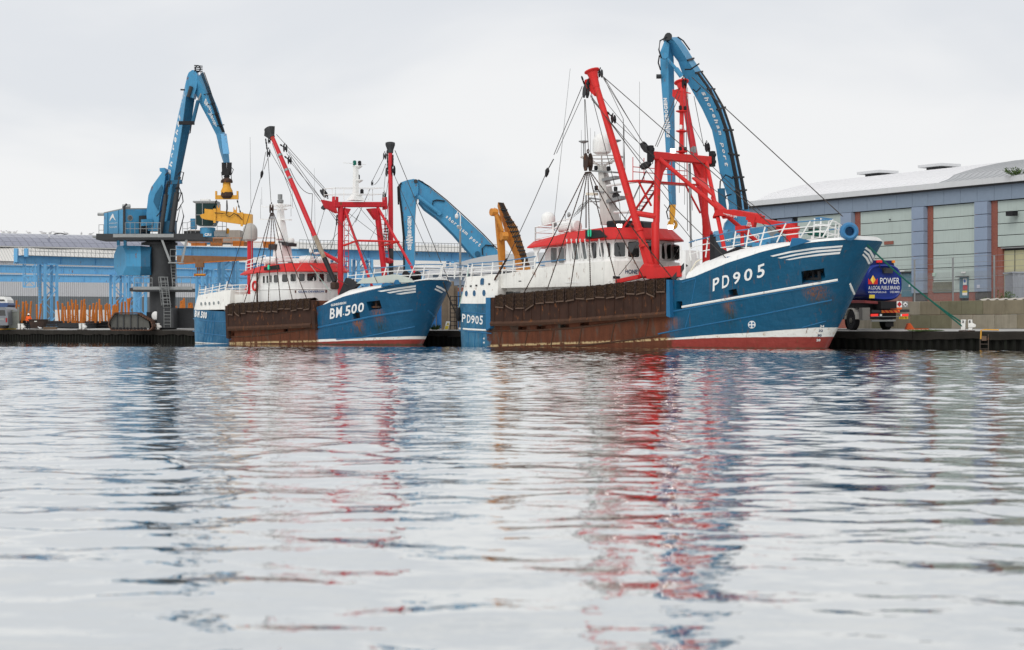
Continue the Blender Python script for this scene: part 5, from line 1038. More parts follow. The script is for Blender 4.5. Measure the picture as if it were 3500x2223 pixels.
def along(txt, parent, pts, Y, size, base, m_=None, gap=1.0, n='boom_lettering', flip=False, off=0.0):
    """letters set one by one along a pixel polyline, upright to it, on the plane at depth Y"""
    L_ = [0]
    for p, q in zip(pts, pts[1:]): L_.append(L_[-1] + math.dist(p, q))
    tot = L_[-1]; k = len(txt)
    for i, ch in enumerate(txt):
        if ch == ' ': continue
        d = tot * (i + .5) / k; x = interp(d, L_, [p[0] for p in pts]); y = interp(d, L_, [p[1] for p in pts]); x2 = interp(min(d + 2, tot), L_, [p[0] for p in pts]); y2 = interp(min(d + 2, tot), L_, [p[1] for p in pts]); x1 = interp(max(d - 2, 0), L_, [p[0] for p in pts]); y1 = interp(max(d - 2, 0), L_, [p[1] for p in pts])
        u = V((x2 - x1, y2 - y1)).normalized(); v = V((u.y, -u.x)); asp = min(text2d(ch, .03)[2], 1.4); h_ = size * (1.0 if ch in 'hbdtlk' or ch.isupper() else (.98 if ch in 'pgqy' else .74)); w_ = asp * h_ * gap; dn = size * (.26 if ch in 'pgqy' else 0)
        o = V((x, y)) - v * dn; c = [o - u * w_ / 2, o + u * w_ / 2, o + u * w_ / 2 + v * h_, o - u * w_ / 2 + v * h_]
        MB().text(ch, [tuple(p) for p in c], lambda a, b: (W(a, b, Y) - base, V((0, -1, 0))), off, .03).build(n, m_ or LETTER, parent)
def swoosh(parent, x, y, k, Y, base, mp=None):
    poly = [(0, 0), (.10, -.35), (.30, -.75), (.50, -1.0), (.60, -.85), (.68, -.55), (.80, -.25), (1, 0), (.74, -.16), (.60, -.38), (.50, -.48), (.30, -.32), (.12, -.08)]
    f = mp or (lambda a, b: (W(a, b, Y) - base, V((0, -1, 0)))); q = [f(x + a * k, y + b * k * .75)[0] for a, b in poly]; nn = f(x, y)[1]
    MB().add([p + nn * .02 for p in q], [tuple(range(len(q)))]).build('port_emblem', LETTER, parent)
def hoses(parent, lines, Y, base, r=.05, m_=None, n='hydraulic_hose'):
    for l in lines: MB().tube([W(x, y, Y) - base for x, y in l], r, 5).build(n, m_ or BLACK, parent, smooth=True)

# ---- pedestal crane on the left
Y1 = 200.0; c1 = WZ(556, Y1, 1.3); K = thing('harbour_crane', 'tall blue material handling crane on a dark grey round column, left of both boats', 'crane', c1)
p1 = lambda x, y, Y=Y1: W(x, y, Y) - c1
mb = MB(); mb.box(p1(628, 1088, Y1 + 2) , (5.6, 3.5, 2.1)); mb.build('base_block', DGREY, K); MB().box(p1(572, 1088, Y1 - 1.5), (1.75, 2.4, 2.15)).build('base_block', DGREY, K, bevel=.05); MB().box(p1(535, 1095, Y1 - .5), (1.6, 2.6, 1.7)).build('base_block', BLACK, K)
MB().lathe(p1(533, 1080, Y1 - 2.0), [(.42, 0), (.46, .12), (.36, .2), (.1, .24)], 14, (-.4, -1, 0)).build('work_lamp', WHITE, K)
MB().lathe(WZ(556, Y1, 0) - c1 + V((0, 0, 1.2)), [(1.5, 0), (1.36, .3), (1.36, 9.6), (1.5, 9.8)], 20).build('column', DGREY, K, smooth=True)
lp = MB(); lp.box(p1(556, 992), (6.1, 4.4, .35)); lp.build('lower_platform', DGREY, K); MB().box(p1(556, 985.5, Y1 - 2.22), (6.15, .05, .32)).build('platform_edge', GALV, K)
c = [p1(459, 985, Y1 - 2.1), p1(490, 985, Y1 - 2.1), p1(520, 985, Y1 - 2.1)]; MB().rail(c, 1.05, .03, (1, .5)).build('platform_railing', GALV, K); c = [p1(590, 985, Y1 - 2.1), p1(620, 985, Y1 - 2.1), p1(652, 985, Y1 - 2.1), p1(652, 985, Y1 + 2.1)]; MB().rail(c, 1.05, .03, (1, .5)).build('platform_railing', GALV, K)
ld = MB(); ld.ladder(p1(572, 1062, Y1 - 2.6), p1(560, 950, Y1 - 2.4), .75, (1, 0, 0), .32, .045); ld.ladder(p1(572, 1120, Y1 - 2.75), p1(572, 1055, Y1 - 2.75), .7, (1, 0, 0), .32, .045); ld.build('ladder', GALV, K)
mb = MB()
for y, x in ((948, 558), (965, 559), (982, 561), (1000, 563), (1020, 566), (1040, 569)): mb.ring(p1(x, y, Y1 - 2.75), .5, .035, 12)
for o in (-.45, -.2, .2, .45): mb.tube([p1(558, 948, Y1 - 2.8) + V((o, -.3, 0)), p1(569, 1045, Y1 - 2.8) + V((o, -.3, 0))], .03, 4)
mb.build('ladder_cage', GALV, K)
for a, b in (((548, 805), (582, 895)), ((640, 810), (622, 895))):
    mb = MB()
    for o in (-.35, .35): mb.bar(p1(*a, Y1 - 1.8 + o), p1(*b, Y1 - 1.8 + o), .1, .22)
    for t in range(1, 10): q = p1(*a, Y1 - 1.8).lerp(p1(*b, Y1 - 1.8), t / 10); mb.bar(q - V((0, .35, 0)), q + V((0, .35, 0)), .05, .22)
    mb.build('stair', GALV, K)
MB().box(p1(602, 899, Y1 - 1.8), (1.5, 1.0, .12)).build('landing', GALV, K); MB().rail([p1(582, 899, Y1 - 2.2), p1(622, 899, Y1 - 2.2)], 1.4, .03, (1, .5)).build('landing_railing', GALV, K); MB().ladder(p1(598, 985, Y1 - 1.5), p1(592, 899, Y1 - 1.6), .5, (1, 0, 0), .32, .04).build('ladder', GALV, K)
MB().box(p1(530, 813), (11.4, 4.6, .62)).build('upper_deck', DGREY, K); MB().box(p1(490, 806, Y1 - 2.35), (6.3, .08, .35)).build('deck_edge', GALV, K); MB().lathe(p1(545, 838), [(1.9, 0), (1.9, .25), (1.45, .3), (1.45, .5)], 20).build('slew_ring', BLACK, K)
c = [p1(x, 803, Y1 - 2.3) for x in (428, 445, 461, 480, 500, 520, 540, 549)]; MB().rail(c, 1.25, .03, (1, .5)).build('deck_railing', GALV, K); c = [p1(338, 806, Y1 + 1), p1(354, 806, Y1 - 1)]; MB().rail(c, 1.15, .03, (1, .5)).build('deck_railing', GALV, K); MB().box(p1(346, 812, Y1), (1.2, 3, .2)).build('deck_step', GALV, K)
# machinery house
n0, n1, n2 = (355, 420, 514); hs = []
for ys in ((806, 812, 800), (730, 716, 716)): hs.append([p1(n0, ys[0], Y1 + 2.5), p1(n1, ys[1], Y1 - 1.9), p1(n2, ys[2], Y1 + .2), p1(n0, ys[0], Y1 + 2.5) + p1(n2, ys[2], Y1 + .2) - p1(n1, ys[1], Y1 - 1.9)])
ho = MB().loft(hs).build('machinery_house', BLUE_C, K); top = [p + V((0, 0, .12)) for p in hs[1]]; MB().loft([hs[1], top]).build('house_roof', GALV, K)
A, B = hs[0][0], hs[0][1]; fn = (B - A).cross(V((0, 0, 1))).normalized(); fn = fn if fn.y < 0 else -fn
fm = lambda u, v: (bil([hs[0][0], hs[0][1], hs[1][1], hs[1][0]], u, v), fn); fmv = lambda u, v: (V(fm(u, v)[0]), fn)
swoosh(ho, 0, 0, 1, 0, 0, lambda a, b: (V(bil([hs[0][0], hs[0][1], hs[1][1], hs[1][0]], .30 + a * .36, .62 - b * .40)), fn))
for t_, u0, u1, v0, v1 in (('shoreham port', .28, .72, .50, .56), ('Tel 01273', .30, .70, .34, .41)): MB().text(t_, [(u0, v0), (u1, v0), (u1, v1), (u0, v1)], fmv, .02, .01).build('house_lettering', LETTER, ho)
for k in (.22, .78): q0, q1 = fmv(k, 0)[0], fmv(k, 1)[0]; MB().bar(q0 + fn * .02, q1 + fn * .02, .06, .06).build('house_rib', BLUE_D, ho)
rn = (hs[0][2] - hs[0][1]).cross(V((0, 0, 1))).normalized(); rn = rn if rn.y < 0 else -rn; gm = lambda u, v: V(bil([hs[0][1], hs[0][2], hs[1][2], hs[1][1]], u, v))
MB().ring(gm(.26, .68), .27, .06, 14, rn).build('porthole_rim', GALV, ho); MB().lathe(gm(.26, .68), [(.24, 0), (.24, .03)], 12, rn).build('porthole', GLASS, ho)
MB().loft([[gm(u, v) + rn * o for u, v in ((.58, .1), (.98, .1), (.98, .75), (.58, .75))] for o in (.0, .55)]).build('engine_grille', DGREY, ho); MB().loft([[gm(u, v) + rn * o for u, v in ((.5, .35), (.86, .35), (.86, .6), (.5, .6))] for o in (.9, 1.3)]).build('valve_box', BLUE_C, K); MB().tube([gm(.03, .0) + rn * .1, gm(.03, 1.1) + rn * .1, gm(.12, 1.18) + rn * .1], .14, 6).build('exhaust_pipe', DGREY, K); MB().lathe(p1(432, 707, Y1), [(.25, -.4), (.25, .4)], 10, (1, 0, 0)).build('silencer', GALV, K); MB().tube([p1(334, 733, Y1), p1(355, 733, Y1)], .16, 8).build('side_pipe', GALV, K)
# counterweight drum under the deck
ce = p1(410, 891, Y1 + .5); ax = (p1(520, 893, Y1 - 0.6) - ce); oc = []
for q in (0.0, .62, 1.0): oc.append([ce + ax * q + (V((.0, 1.25, 0)) * math.cos(k * math.pi / 4 + .39) + V((0, 0, 1.68)) * math.sin(k * math.pi / 4 + .39)) * (1 if q < 1 else .95) + V((.95 * math.cos(k * math.pi / 4 + .39) * -1 * (1 - q), 0, 0)) for k in range(8)])
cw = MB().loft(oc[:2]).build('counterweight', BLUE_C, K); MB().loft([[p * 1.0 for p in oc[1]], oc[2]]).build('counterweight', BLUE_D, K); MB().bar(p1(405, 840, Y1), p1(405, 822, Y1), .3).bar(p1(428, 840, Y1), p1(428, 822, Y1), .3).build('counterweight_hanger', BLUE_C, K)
# boom, near corner edge between the lettered side and the underside, which has its shade painted on
BR = [(540, 800, 560, 812, 590, 803), (556, 700, 578, 712, 608, 700), (569, 600, 594, 612, 616, 605), (608, 400, 623, 432, 654, 420), (634, 285, 635, 333, 666, 330), (640, 262, 648, 300, 664, 310)]
bo = three(BR, Y1 - 1.0, 1.4, .9, c1).build('boom', BLUE_C, K)
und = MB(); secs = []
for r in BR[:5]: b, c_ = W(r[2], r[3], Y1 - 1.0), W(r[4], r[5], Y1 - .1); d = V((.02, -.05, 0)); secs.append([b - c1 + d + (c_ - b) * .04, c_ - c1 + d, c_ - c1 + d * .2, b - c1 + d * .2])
und.loft(secs).build('boom_underside', BLUE_D, K)  # thin sheet over the underside, its shade put into a darker blue
prismpx(MB(), [(639, 262), (645, 248), (656, 240), (668, 240), (676, 262), (672, 300), (660, 335), (640, 330), (634, 290)], Y1 - 1.3, 1.6, c1).build('boom_tip', BLUE_C, K)
tm = tri_map(BR[2:5], Y1 - 1.0, 1.4, c1); word = 'shoreham port'
for i, ch in enumerate(word):
    if ch == ' ': continue
    v0 = .02 + .92 * i / 13; v1 = v0 + .042; cs = [(.50, v0), (.50, v1), (.14, v1), (.14, v0)]; MB().text(ch, cs, tm, .03, .03).build('boom_lettering', LETTER, K)
prismpx(MB(), [(500, 730), (507, 668), (517, 640), (553, 590), (546, 586), (545, 575), (562, 574), (566, 590), (560, 640), (545, 720), (540, 790), (505, 790)], Y1 - .9, 1.7, c1).build('boom_bracket', BLUE_C, K)
prismpx(MB(), [(524, 690), (530, 665), (552, 632), (556, 640), (540, 720)], Y1 - 1.0, .3, c1).build('bracket_recess', BLUE_D, K)
prismpx(MB(), [(552, 760), (592, 752), (592, 808), (548, 812)], Y1 - 1.5, 2.2, c1).build('boom_foot', BLUE_D, K)
mb = MB(); mb.tube([p1(585, 795, Y1 - 2.0), p1(604, 660, Y1 - 1.8)], .28, 10); mb.tube([p1(604, 660, Y1 - 1.8), p1(614, 605, Y1 - 1.7)], .15, 8); mb.build('hoist_ram', DGREY, K, smooth=True)
mb = MB(); mb.tube([p1(548, 800, Y1 - 2.0), p1(568, 665, Y1 - 1.8)], .24, 10); mb.tube([p1(568, 665, Y1 - 1.8), p1(572, 625, Y1 - 1.7)], .14, 8); mb.build('hoist_ram', DGREY, K, smooth=True)
MB().bar(p1(612, 421, Y1 - 1.6), p1(664, 421, Y1 - 1.6), .5, .35).build('ram_bracket', BLACK, K); MB().bar(p1(570, 625, Y1 - 1.6), p1(622, 622, Y1 - 1.6), .5, .4).build('ram_bracket', BLUE_D, K)
MB().tube([p1(659, 418, Y1 - 1.6), p1(677, 345, Y1 - 1.3)], .2, 8).build('stick_ram', BLUE_D, K, smooth=True); MB().tube([p1(677, 345, Y1 - 1.3), p1(688, 320, Y1 - 1.1)], .1, 8).build('stick_ram_rod', GALV, K); MB().tube([p1(643, 332, Y1 - 1.5), p1(654, 296, Y1 - 1.5)], .2, 8).build('tip_ram', DGREY, K); MB().bar(p1(617, 307, Y1 - 1), p1(632, 308, Y1 - 1), .15).build('lamp_arm', DGREY, K)
SR = [(660, 300, 676, 262, 694, 246), (684, 357, 700, 312, 714, 298), (715, 415, 732, 395, 745, 372), (739, 462, 752, 449, 767, 445), (752, 520, 759, 520, 782, 525), (763, 556, 766, 557, 785, 557)]
sk_ = three(SR, Y1 - 1.6, .9, 1.3, c1).build('stick', BLUE_C, K)
sm_ = tri_map(SR[1:4], Y1 - 1.6, .9, c1)
for i, (ch, h0, h1) in enumerate(zip('SENNEBOGEN', (.45, .45, .30, .30, .45, .45, .45, .45, .45, .45), (.85, .85, .98, .98, .85, .85, .85, .85, .85, .85))): v0 = .10 + .072 * i; MB().text(ch, [(h0, v0), (h0, v0 + .062), (h1, v0 + .062), (h1, v0)], sm_, .03, .05).build('boom_lettering', LETTER, K)
hoses(K, [[(680 + o, 248), (700 + o * .9, 300), (742 + o * .7, 420), (757 + o * .6, 452)] for o in (6, 10, 14, 18)], Y1 - 1.3, c1, .045)
for x, y in ((703, 318), (717, 352), (731, 387), (748, 425)): MB().bar(p1(x - 6, y + 6, Y1 - 1.6), p1(x + 18, y + 2, Y1 - 1.2), .1).build('hose_clamp', BLACK, K)
prismpx(MB(), [(754, 458), (773, 457), (783, 526), (762, 527)], Y1 - 2.0, .3, c1).build('cover_plate', BLUE_G, K); 
mb = MB(); mb.ring(p1(676, 236, Y1 - 1), .34, .07, 12, (.6, 1, .1)); 
for k in range(4): mb.bar(p1(664, 242 - k * 6, Y1 - 1.4), p1(692, 245 - k * 6, Y1 - .8), .09)
mb.build('hose_guide', BLACK, K)
hoses(K, [[(607, 600), (616, 588), (628, 590), (622, 618)], [(598, 645), (612, 640), (620, 660), (610, 690)], [(600, 660), (622, 660), (626, 690), (606, 720)], [(604, 760), (618, 700), (628, 740), (612, 800)], [(600, 730), (590, 770), (598, 800)], [(564, 600), (575, 590), (582, 600), (578, 640)], [(655, 420), (650, 455), (642, 460)], [(575, 620), (566, 650), (570, 700), (535, 740)]], Y1 - 2.0, c1, .06)
# hook linkage hanging from the stick
mb = MB(); mb.bar(p1(766, 556, Y1 - 1.2), p1(767, 600, Y1 - 1.2), .12, .5); mb.bar(p1(784, 556, Y1 - 1.2), p1(783, 600, Y1 - 1.2), .12, .5); mb.bar(p1(766, 594, Y1 - 1.2), p1(784, 594, Y1 - 1.2), .5, .4); mb.lathe(p1(775, 614, Y1 - 1.2), [(.2, .45), (.35, .3), (.2, .1), (.4, -.1), (.62, -.35)], 8); mb.build('hook_link', BLACK, K); hoses(K, [[(780, 562), (798, 580), (790, 600), (792, 618)], [(768, 575), (757, 590), (760, 612)]], Y1 - 1.2, c1, .04)
# cab on its arm
MB().box(p1(668, 800, Y1 - .4), (2.0, 2.4, .5)).build('cab_arm', DGREY, K); cp = MB().lathe(p1(710, 811, Y1 - 1.6), [(.80, 0), (.80, .95), (.7, 1.0)], 18).build('cab_pedestal', BLUE_C, K, smooth=True); MB().text('CR1', [(699, 807), (722, 807), (722, 798), (699, 798)], lambda x, y: (p1(x, y, Y1 - 2.45), V((0, -1, 0))), .0, .05).build('cab_lettering', LETTER, cp)
q = [(669, 694), (744, 694), (744, 742), (728, 772), (685, 772), (669, 768)]; cb = prismpx(MB(), q, Y1 - 2.3, 2.0, c1).build('cab', mat('green_cab_glass', (.012, .035, .035), .3, var=.3, spec=.2), K)
mb = MB()
for a, b in (((669, 694), (744, 694)), ((669, 694), (669, 768)), ((692, 694), (692, 770)), ((744, 694), (744, 742)), ((744, 742), (728, 772)), ((669, 768), (685, 774)), ((685, 774), (728, 774)), ((669, 735), (692, 735)), ((692, 742), (744, 742))): mb.bar(p1(*a, Y1 - 2.33), p1(*b, Y1 - 2.33), .07, .07)
mb.box(p1(706, 692, Y1 - 1.3), (2.5, 2.2, .15)); mb.build('cab_frame', GALV, cb); MB().box(p1(702, 686, Y1 - 1.3), (1.0, .9, .3)).build('air_conditioner', WHITE, K, bevel=.06)
MB().box(p1(662, 766, Y1 - .8), (.6, .6, 1.1)).build('control_cabinet', BLUE_C, K); MB().box(p1(757, 801, Y1 - 1.4), (1.2, 2.2, .5)).build('cab_deck', GALV, K)
for c in ([p1(624, 803, Y1 - 1.9), p1(640, 803, Y1 - 1.9), p1(652, 798, Y1 - 1.9), p1(668, 796, Y1 - 1.9)], [p1(742, 795, Y1 - 2.2), p1(760, 795, Y1 - 2.2), p1(774, 795, Y1 - 2.2)]): MB().rail(c, 1.25, .03, (1, .5)).build('deck_railing', GALV, K)
MB().lathe(p1(778, 790, Y1 - 2), [(.05, -.3), (.16, -.25), (.18, .2), (.05, .3)], 8).build('fire_bottle', YELLOW, K)
# spreader hanging from the crane: things of their own
cs = W(776, 770, Y1 - 3.6); SP = thing('lifting_spreader', 'yellow steel lifting beam hanging on chains below the left crane', 'lifting beam', cs); q1 = lambda x, y, Y=Y1 - 3.6: W(x, y, Y) - cs
mb = MB(); mb.lathe(q1(775, 625), [(.62, 0), (.62, .15), (.56, .3), (.25, .5)], 12); mb.build('swivel_plate', IRON, SP); mb = MB(); mb.lathe(q1(775, 660), [(.55, -.2), (.62, .2), (.42, .6), (.40, 1.1)], 12); mb.build('rotator_motor', YELLOW, SP, smooth=True); MB().lathe(q1(776, 668), [(.45, -.35), (.66, -.1), (.62, .3), (.3, .4)], 8).build('rotator_housing', IRON, SP)
MB().box(q1(776, 675), (2.36, .35, .42)).build('upper_beam', YELLOW, SP); lb = []
for x in (739, 812): MB().box(q1(x, 668), (.16, .45, .85)).build('beam_lug', YELLOW, SP); MB().chain(q1(740, 685), q1(730, 712), .14).build('sling', BLACK, SP); MB().chain(q1(811, 685), q1(822, 728), .14).build('sling', BLACK, SP)
lw = [(699, 714), (861, 733), (861, 770), (824, 767), (699, 750)]; prismpx(MB(), lw, Y1 - 4.0, .8, cs).build('lower_beam', YELLOW, SP); prismpx(MB(), [(683, 735), (699, 730), (699, 750), (688, 746)], Y1 - 3.9, .5, cs).build('beam_end', YELLOW, SP)
for x, y in ((733, 714), (826, 726)): prismpx(MB(), [(x - 5, y), (x + 5, y), (x + 4, y + 48), (x - 4, y + 48)], Y1 - 4.15, .15, cs).build('beam_strap', YELLOW, SP)
for x, y in ((746, 715), (803, 722)): prismpx(MB(), [(x - 6, y + 10), (x - 5, y - 14), (x - 2, y - 4), (x + 3, y - 4), (x + 5, y - 16), (x + 6, y + 10)], Y1 - 3.8, .3, cs).build('beam_hook', YELLOW, SP)
hoses(SP, [[(776, 685), (778, 715), (772, 735), (785, 742), (800, 730), (815, 738), (828, 752)], [(775, 685), (774, 730), (760, 730), (734, 728)]], Y1 - 4.2, cs, .045)

# ---- crane behind the bow of BM.500
Y2 = 207.0; c2 = WZ(1765, Y2 + 5, 1.3); K2 = thing('harbour_crane', 'blue crane with folded boom rising behind the bow of BM.500', 'crane', c2); p2 = lambda x, y, Y=Y2: W(x, y, Y) - c2
st_ = prismpx(MB(), [(1365, 650), (1361, 637), (1372, 623), (1392, 616), (1414, 612), (1428, 617), (1430, 650), (1427, 672), (1421, 695), (1417, 760), (1416, 930), (1383, 930), (1382, 810), (1372, 720)], Y2 - .6, 1.3, c2).build('stick', BLUE_C, K2)
prismpx(MB(), [(1427, 614), (1445, 620), (1468, 641), (1526, 687), (1651, 804), (1720, 878), (1790, 960), (1720, 985), (1616, 876), (1551, 800), (1497, 746), (1450, 712), (1432, 690), (1424, 660)], Y2 - .2, 1.2, c2).build('boom', BLUE_C, K2)
prismpx(MB(), [(1432, 690), (1450, 712), (1497, 746), (1551, 800), (1616, 876), (1720, 985), (1716, 991), (1610, 880), (1545, 805), (1492, 752), (1446, 718), (1429, 697)], Y2 - .2, 1.2, c2).build('boom_underside', BLUE_D, K2)  # strip along the lower edge, underside shade painted as darker blue
along('shoreham port', K2, [(1520, 742), (1560, 775), (1600, 810), (1640, 846)], Y2 - .23, 12, c2)
for i, (ch, o) in enumerate(zip('SENNEBOGEN', (0, 0, 5, 5, 0, 0, 0, 0, 0, 0))): y = 855 - i * 11.6; MB().text(ch, [(1406 + o, y), (1406 + o, y - 10.5), (1393 - o, y - 10.5), (1393 - o, y)], lambda a, b: (p2(a, b, Y2 - .63), V((0, -1, 0))), 0, .05).build('boom_lettering', LETTER, K2)
hoses(K2, [[(1362, 640), (1366, 680), (1372, 730), (1379, 810), (1381, 925)], [(1364, 650), (1369, 690), (1375, 740), (1382, 820)], [(1372, 625), (1360, 640), (1362, 700)]], Y2 - .7, c2, .09); hoses(K2, [[(1430, 615), (1468, 638), (1526, 684), (1590, 742), (1651, 800), (1700, 852)]], Y2 - .3, c2, .06); hoses(K2, [[(1478, 700), (1480, 688), (1492, 684), (1520, 688)], [(1650, 872), (1648, 850), (1660, 838), (1690, 842)]], Y2 - .35, c2, .07)
mb = MB(); mb.tube([p2(1428, 672, Y2 - .8), p2(1500, 728, Y2 - .5)], .22, 10); mb.lathe(p2(1502, 729, Y2 - .5), [(.25, -.2), (.25, .2)], 10, (0, 1, 0)); mb.lathe(p2(1417, 666, Y2 - .8), [(.2, -.2), (.2, .2)], 10, (0, 1, 0)); mb.build('stick_ram', BLUE_C, K2, smooth=True); MB().lathe(p2(1421, 620, Y2 - .65), [(.22, -.1), (.22, .1)], 10, (0, 1, 0)).build('pivot_pin', DGREY, K2); MB().lathe(p2(1632, 868, Y2 - .3), [(.3, -.1), (.3, .2)], 10, (0, 1, 0)).build('pivot_pin', BLUE_D, K2)
prismpx(MB(), [(1360, 637), (1366, 628), (1370, 634), (1366, 660)], Y2 - .75, 1.5, c2).build('hose_guide', BLACK, K2); MB().lathe(V((0, 0, 0)), [(1.3, 0), (1.3, 4.0)], 14).build('column', DGREY, K2); MB().box((0, 0, 4.6), (5, 3.5, 1.6)).build('machinery_house', BLUE_C, K2)

# ---- tall crane behind PD905
Y3 = 152.0; c3 = WZ(2540, Y3 + 4, 1.3); K3 = thing('harbour_crane', 'tallest blue crane with curved boom rising behind the gantry of PD905', 'crane', c3); p3 = lambda x, y, Y=Y3: W(x, y, Y) - c3
S3 = [(2287, 705, 2298, 705, 2311, 702), (2276, 524, 2290, 524, 2307, 524), (2270, 414, 2287, 414, 2306, 414), (2258, 257, 2285, 257, 2304, 257), (2256, 180, 2284, 205, 2303, 205), (2272, 138, 2287, 150, 2300, 160)]
three(S3, Y3 - .6, .5, .9, c3).build('stick', BLUE_C, K3)
B3 = [(2490, 720, 2516, 720, 2560, 715), (2491, 700, 2515, 700, 2556, 692), (2484, 665, 2511, 655, 2548, 650), (2460, 591, 2505, 606, 2539, 606), (2448, 512, 2490, 525, 2523, 532), (2433, 445, 2474, 445, 2503, 445), (2401, 375, 2450, 375, 2476, 367), (2366, 312, 2418, 305, 2440, 305), (2334, 257, 2378, 250, 2398, 245), (2318, 212, 2350, 207, 2368, 200), (2298, 185, 2325, 168, 2346, 163), (2280, 160, 2305, 140, 2325, 135), (2275, 130, 2292, 128, 2316, 127)]
B3 = [(2500, 800, 2530, 800, 2570, 790)] + B3
three(B3, Y3 - .9, 1.0, 1.5, c3).build('boom', BLUE_C, K3)
tm = tri_map(B3[4:9], Y3 - .9, 1.0, c3)
for i, ch in enumerate('shoreham port'[::-1]):
    if ch == ' ': continue
    v = .10 + .069 * i; tl = ch in 'hbdt'; lo = .46 if ch == 'p' else .54; hi = .84 if tl else .76; MB().text(ch, [(lo, v + .045), (lo, v), (hi, v), (hi, v + .045)], tm, .04, .03).build('boom_lettering', LETTER, K3)
for i, (ch, o) in enumerate(zip('SENNEBOGEN', (0, 0, 4, 4, 0, 0, 0, 0, 0, 0))):
    y = 470 - i * 13.6; x = interp(y, (330, 470), (2272, 2283)); MB().text(ch, [(x + 7 + o, y), (x + 6 + o, y - 12), (x - 6 - o, y - 12), (x - 6 - o, y)], lambda a, b: (p3(a, b, Y3 - .65), V((0, -1, 0))), 0, .05).build('boom_lettering', LETTER, K3)
hl = []
for o in (.18, .3, .42, .54, .66, .78, .9): hl.append([(r[2] * (1 - o) + r[4] * o, r[3] * (1 - o) + r[5] * o) for r in B3[1:10]])
for k, l in enumerate(hl): MB().tube([W(x, y, Y3 - 1.0 + 1.5 * (.18, .3, .42, .54, .66, .78, .9)[k]) - c3 for x, y in l], .10 if k % 2 else .075, 5).build('hydraulic_hose', BLACK if k != 3 else BLUE_G, K3, smooth=True)
for r in B3[3:11]: MB().bar(p3(r[2], r[3], Y3 - 1.0), p3(r[4] + 3, r[5], Y3 + .5), .14).build('hose_clamp', BLACK, K3)
hoses(K3, [[(2316, 127), (2335, 140), (2358, 172)], [(2260, 200), (2252, 170), (2256, 140), (2280, 127)], [(2258, 240), (2250, 215), (2254, 190)], [(2340, 238), (2360, 238), (2390, 218)], [(2460, 660), (2462, 620), (2480, 598), (2505, 612)], [(2475, 700), (2482, 670), (2500, 665)], [(2395, 300), (2380, 315), (2368, 305)]], Y3 - 1.1, c3, .06)
mb = MB(); mb.tube([p3(2272, 192, Y3 - 1.2), p3(2310, 235, Y3 - 1.1)], .13, 8); mb.tube([p3(2310, 235, Y3 - 1.1), p3(2330, 262, Y3 - 1.1)], .2, 8); mb.lathe(p3(2271, 192, Y3 - 1.2), [(.25, -.2), (.25, .2)], 10, (0, 1, 0)); mb.build('stick_ram', BLUE_C, K3, smooth=True); MB().tube([p3(2465, 645, Y3 - 1.2), p3(2468, 690, Y3 - 1.2), p3(2475, 735, Y3 - 1.2)], .3, 10).build('hoist_ram', BLUE_D, K3, smooth=True)
mb = MB(); mb.lathe(p3(2283, 128, Y3 - .6), [(.3, -.5), (.3, 1.2)], 10, (0, 1, 0)); mb.lathe(p3(2252, 262, Y3 - .4), [(.18, -.2), (.18, .2)], 8, (1, 0, 0)); mb.build('pivot_pin', DGREY, K3)
prismpx(MB(), [(2290, 700), (2310, 700), (2308, 735), (2300, 775), (2292, 775), (2290, 735)], Y3 - .9, .6, c3).build('hook_head', YELLOW, K3); MB().ring(p3(2299, 768, Y3 - .6), .3, .12, 12, (0, 1, 0)).build('hook', YELLOW, K3); hoses(K3, [[(2290, 700), (2278, 725), (2284, 750), (2292, 745)]], Y3 - 1, c3, .05)
hsq = [[p3(2428, y + 12, Y3 + 2), p3(2478, y + 6, Y3 - 1.8), p3(2625, y, Y3 + 1), p3(2575, y + 6, Y3 + 4.8)] for y in (838, 795, 778)]; hsq[2] = [p * .96 + V((.2, 0, 0.3)) for p in hsq[2]]
h3 = MB().loft(hsq).build('machinery_house', BLUE_C, K3); rn3 = (hsq[0][2] - hsq[0][1]).cross(V((0, 0, 1))).normalized(); rn3 = rn3 if rn3.y < 0 else -rn3
hm3 = lambda u, v: (V(bil([hsq[0][1], hsq[0][2], hsq[1][2], hsq[1][1]], u, v)), rn3); MB().text('870', [(.52, .42), (.80, .42), (.80, .85), (.52, .85)], hm3, .03, .05).build('house_lettering', LETTER, h3); MB().text('shoreham port', [(.16, .25), (.44, .25), (.44, .38), (.16, .38)], hm3, .03, .02).build('house_lettering', LETTER, h3); swoosh(h3, 0, 0, 1, 0, 0, lambda a, b: (hm3(.18 + a * .26, .5 - b * .6)[0], rn3)); MB().text('CR1', [(.02, .4), (.12, .4), (.12, .6), (.02, .6)], hm3, .03, .05).build('house_lettering', LETTER, h3)
prismpx(MB(), [(2600, 800), (2618, 772), (2680, 770), (2705, 790), (2705, 815), (2610, 830)], Y3 + 1.0, 3, c3).build('engine_cover', mat('engine_cover_grey', (.22, .23, .23), .5, var=.15), K3); MB().lathe(p3(2512, 780, Y3), [(.9, -.5), (.9, .5)], 14, (0, 1, 0)).build('boom_pivot', BLUE_C, K3)
MB().lathe(V((0, 0, 0)), [(1.5, 0), (1.5, 5.8)], 16).build('column', DGREY, K3); MB().lathe(V((0, 0, 5.7)), [(2.2, 0), (2.2, .5)], 16).build('slew_ring', BLACK, K3)
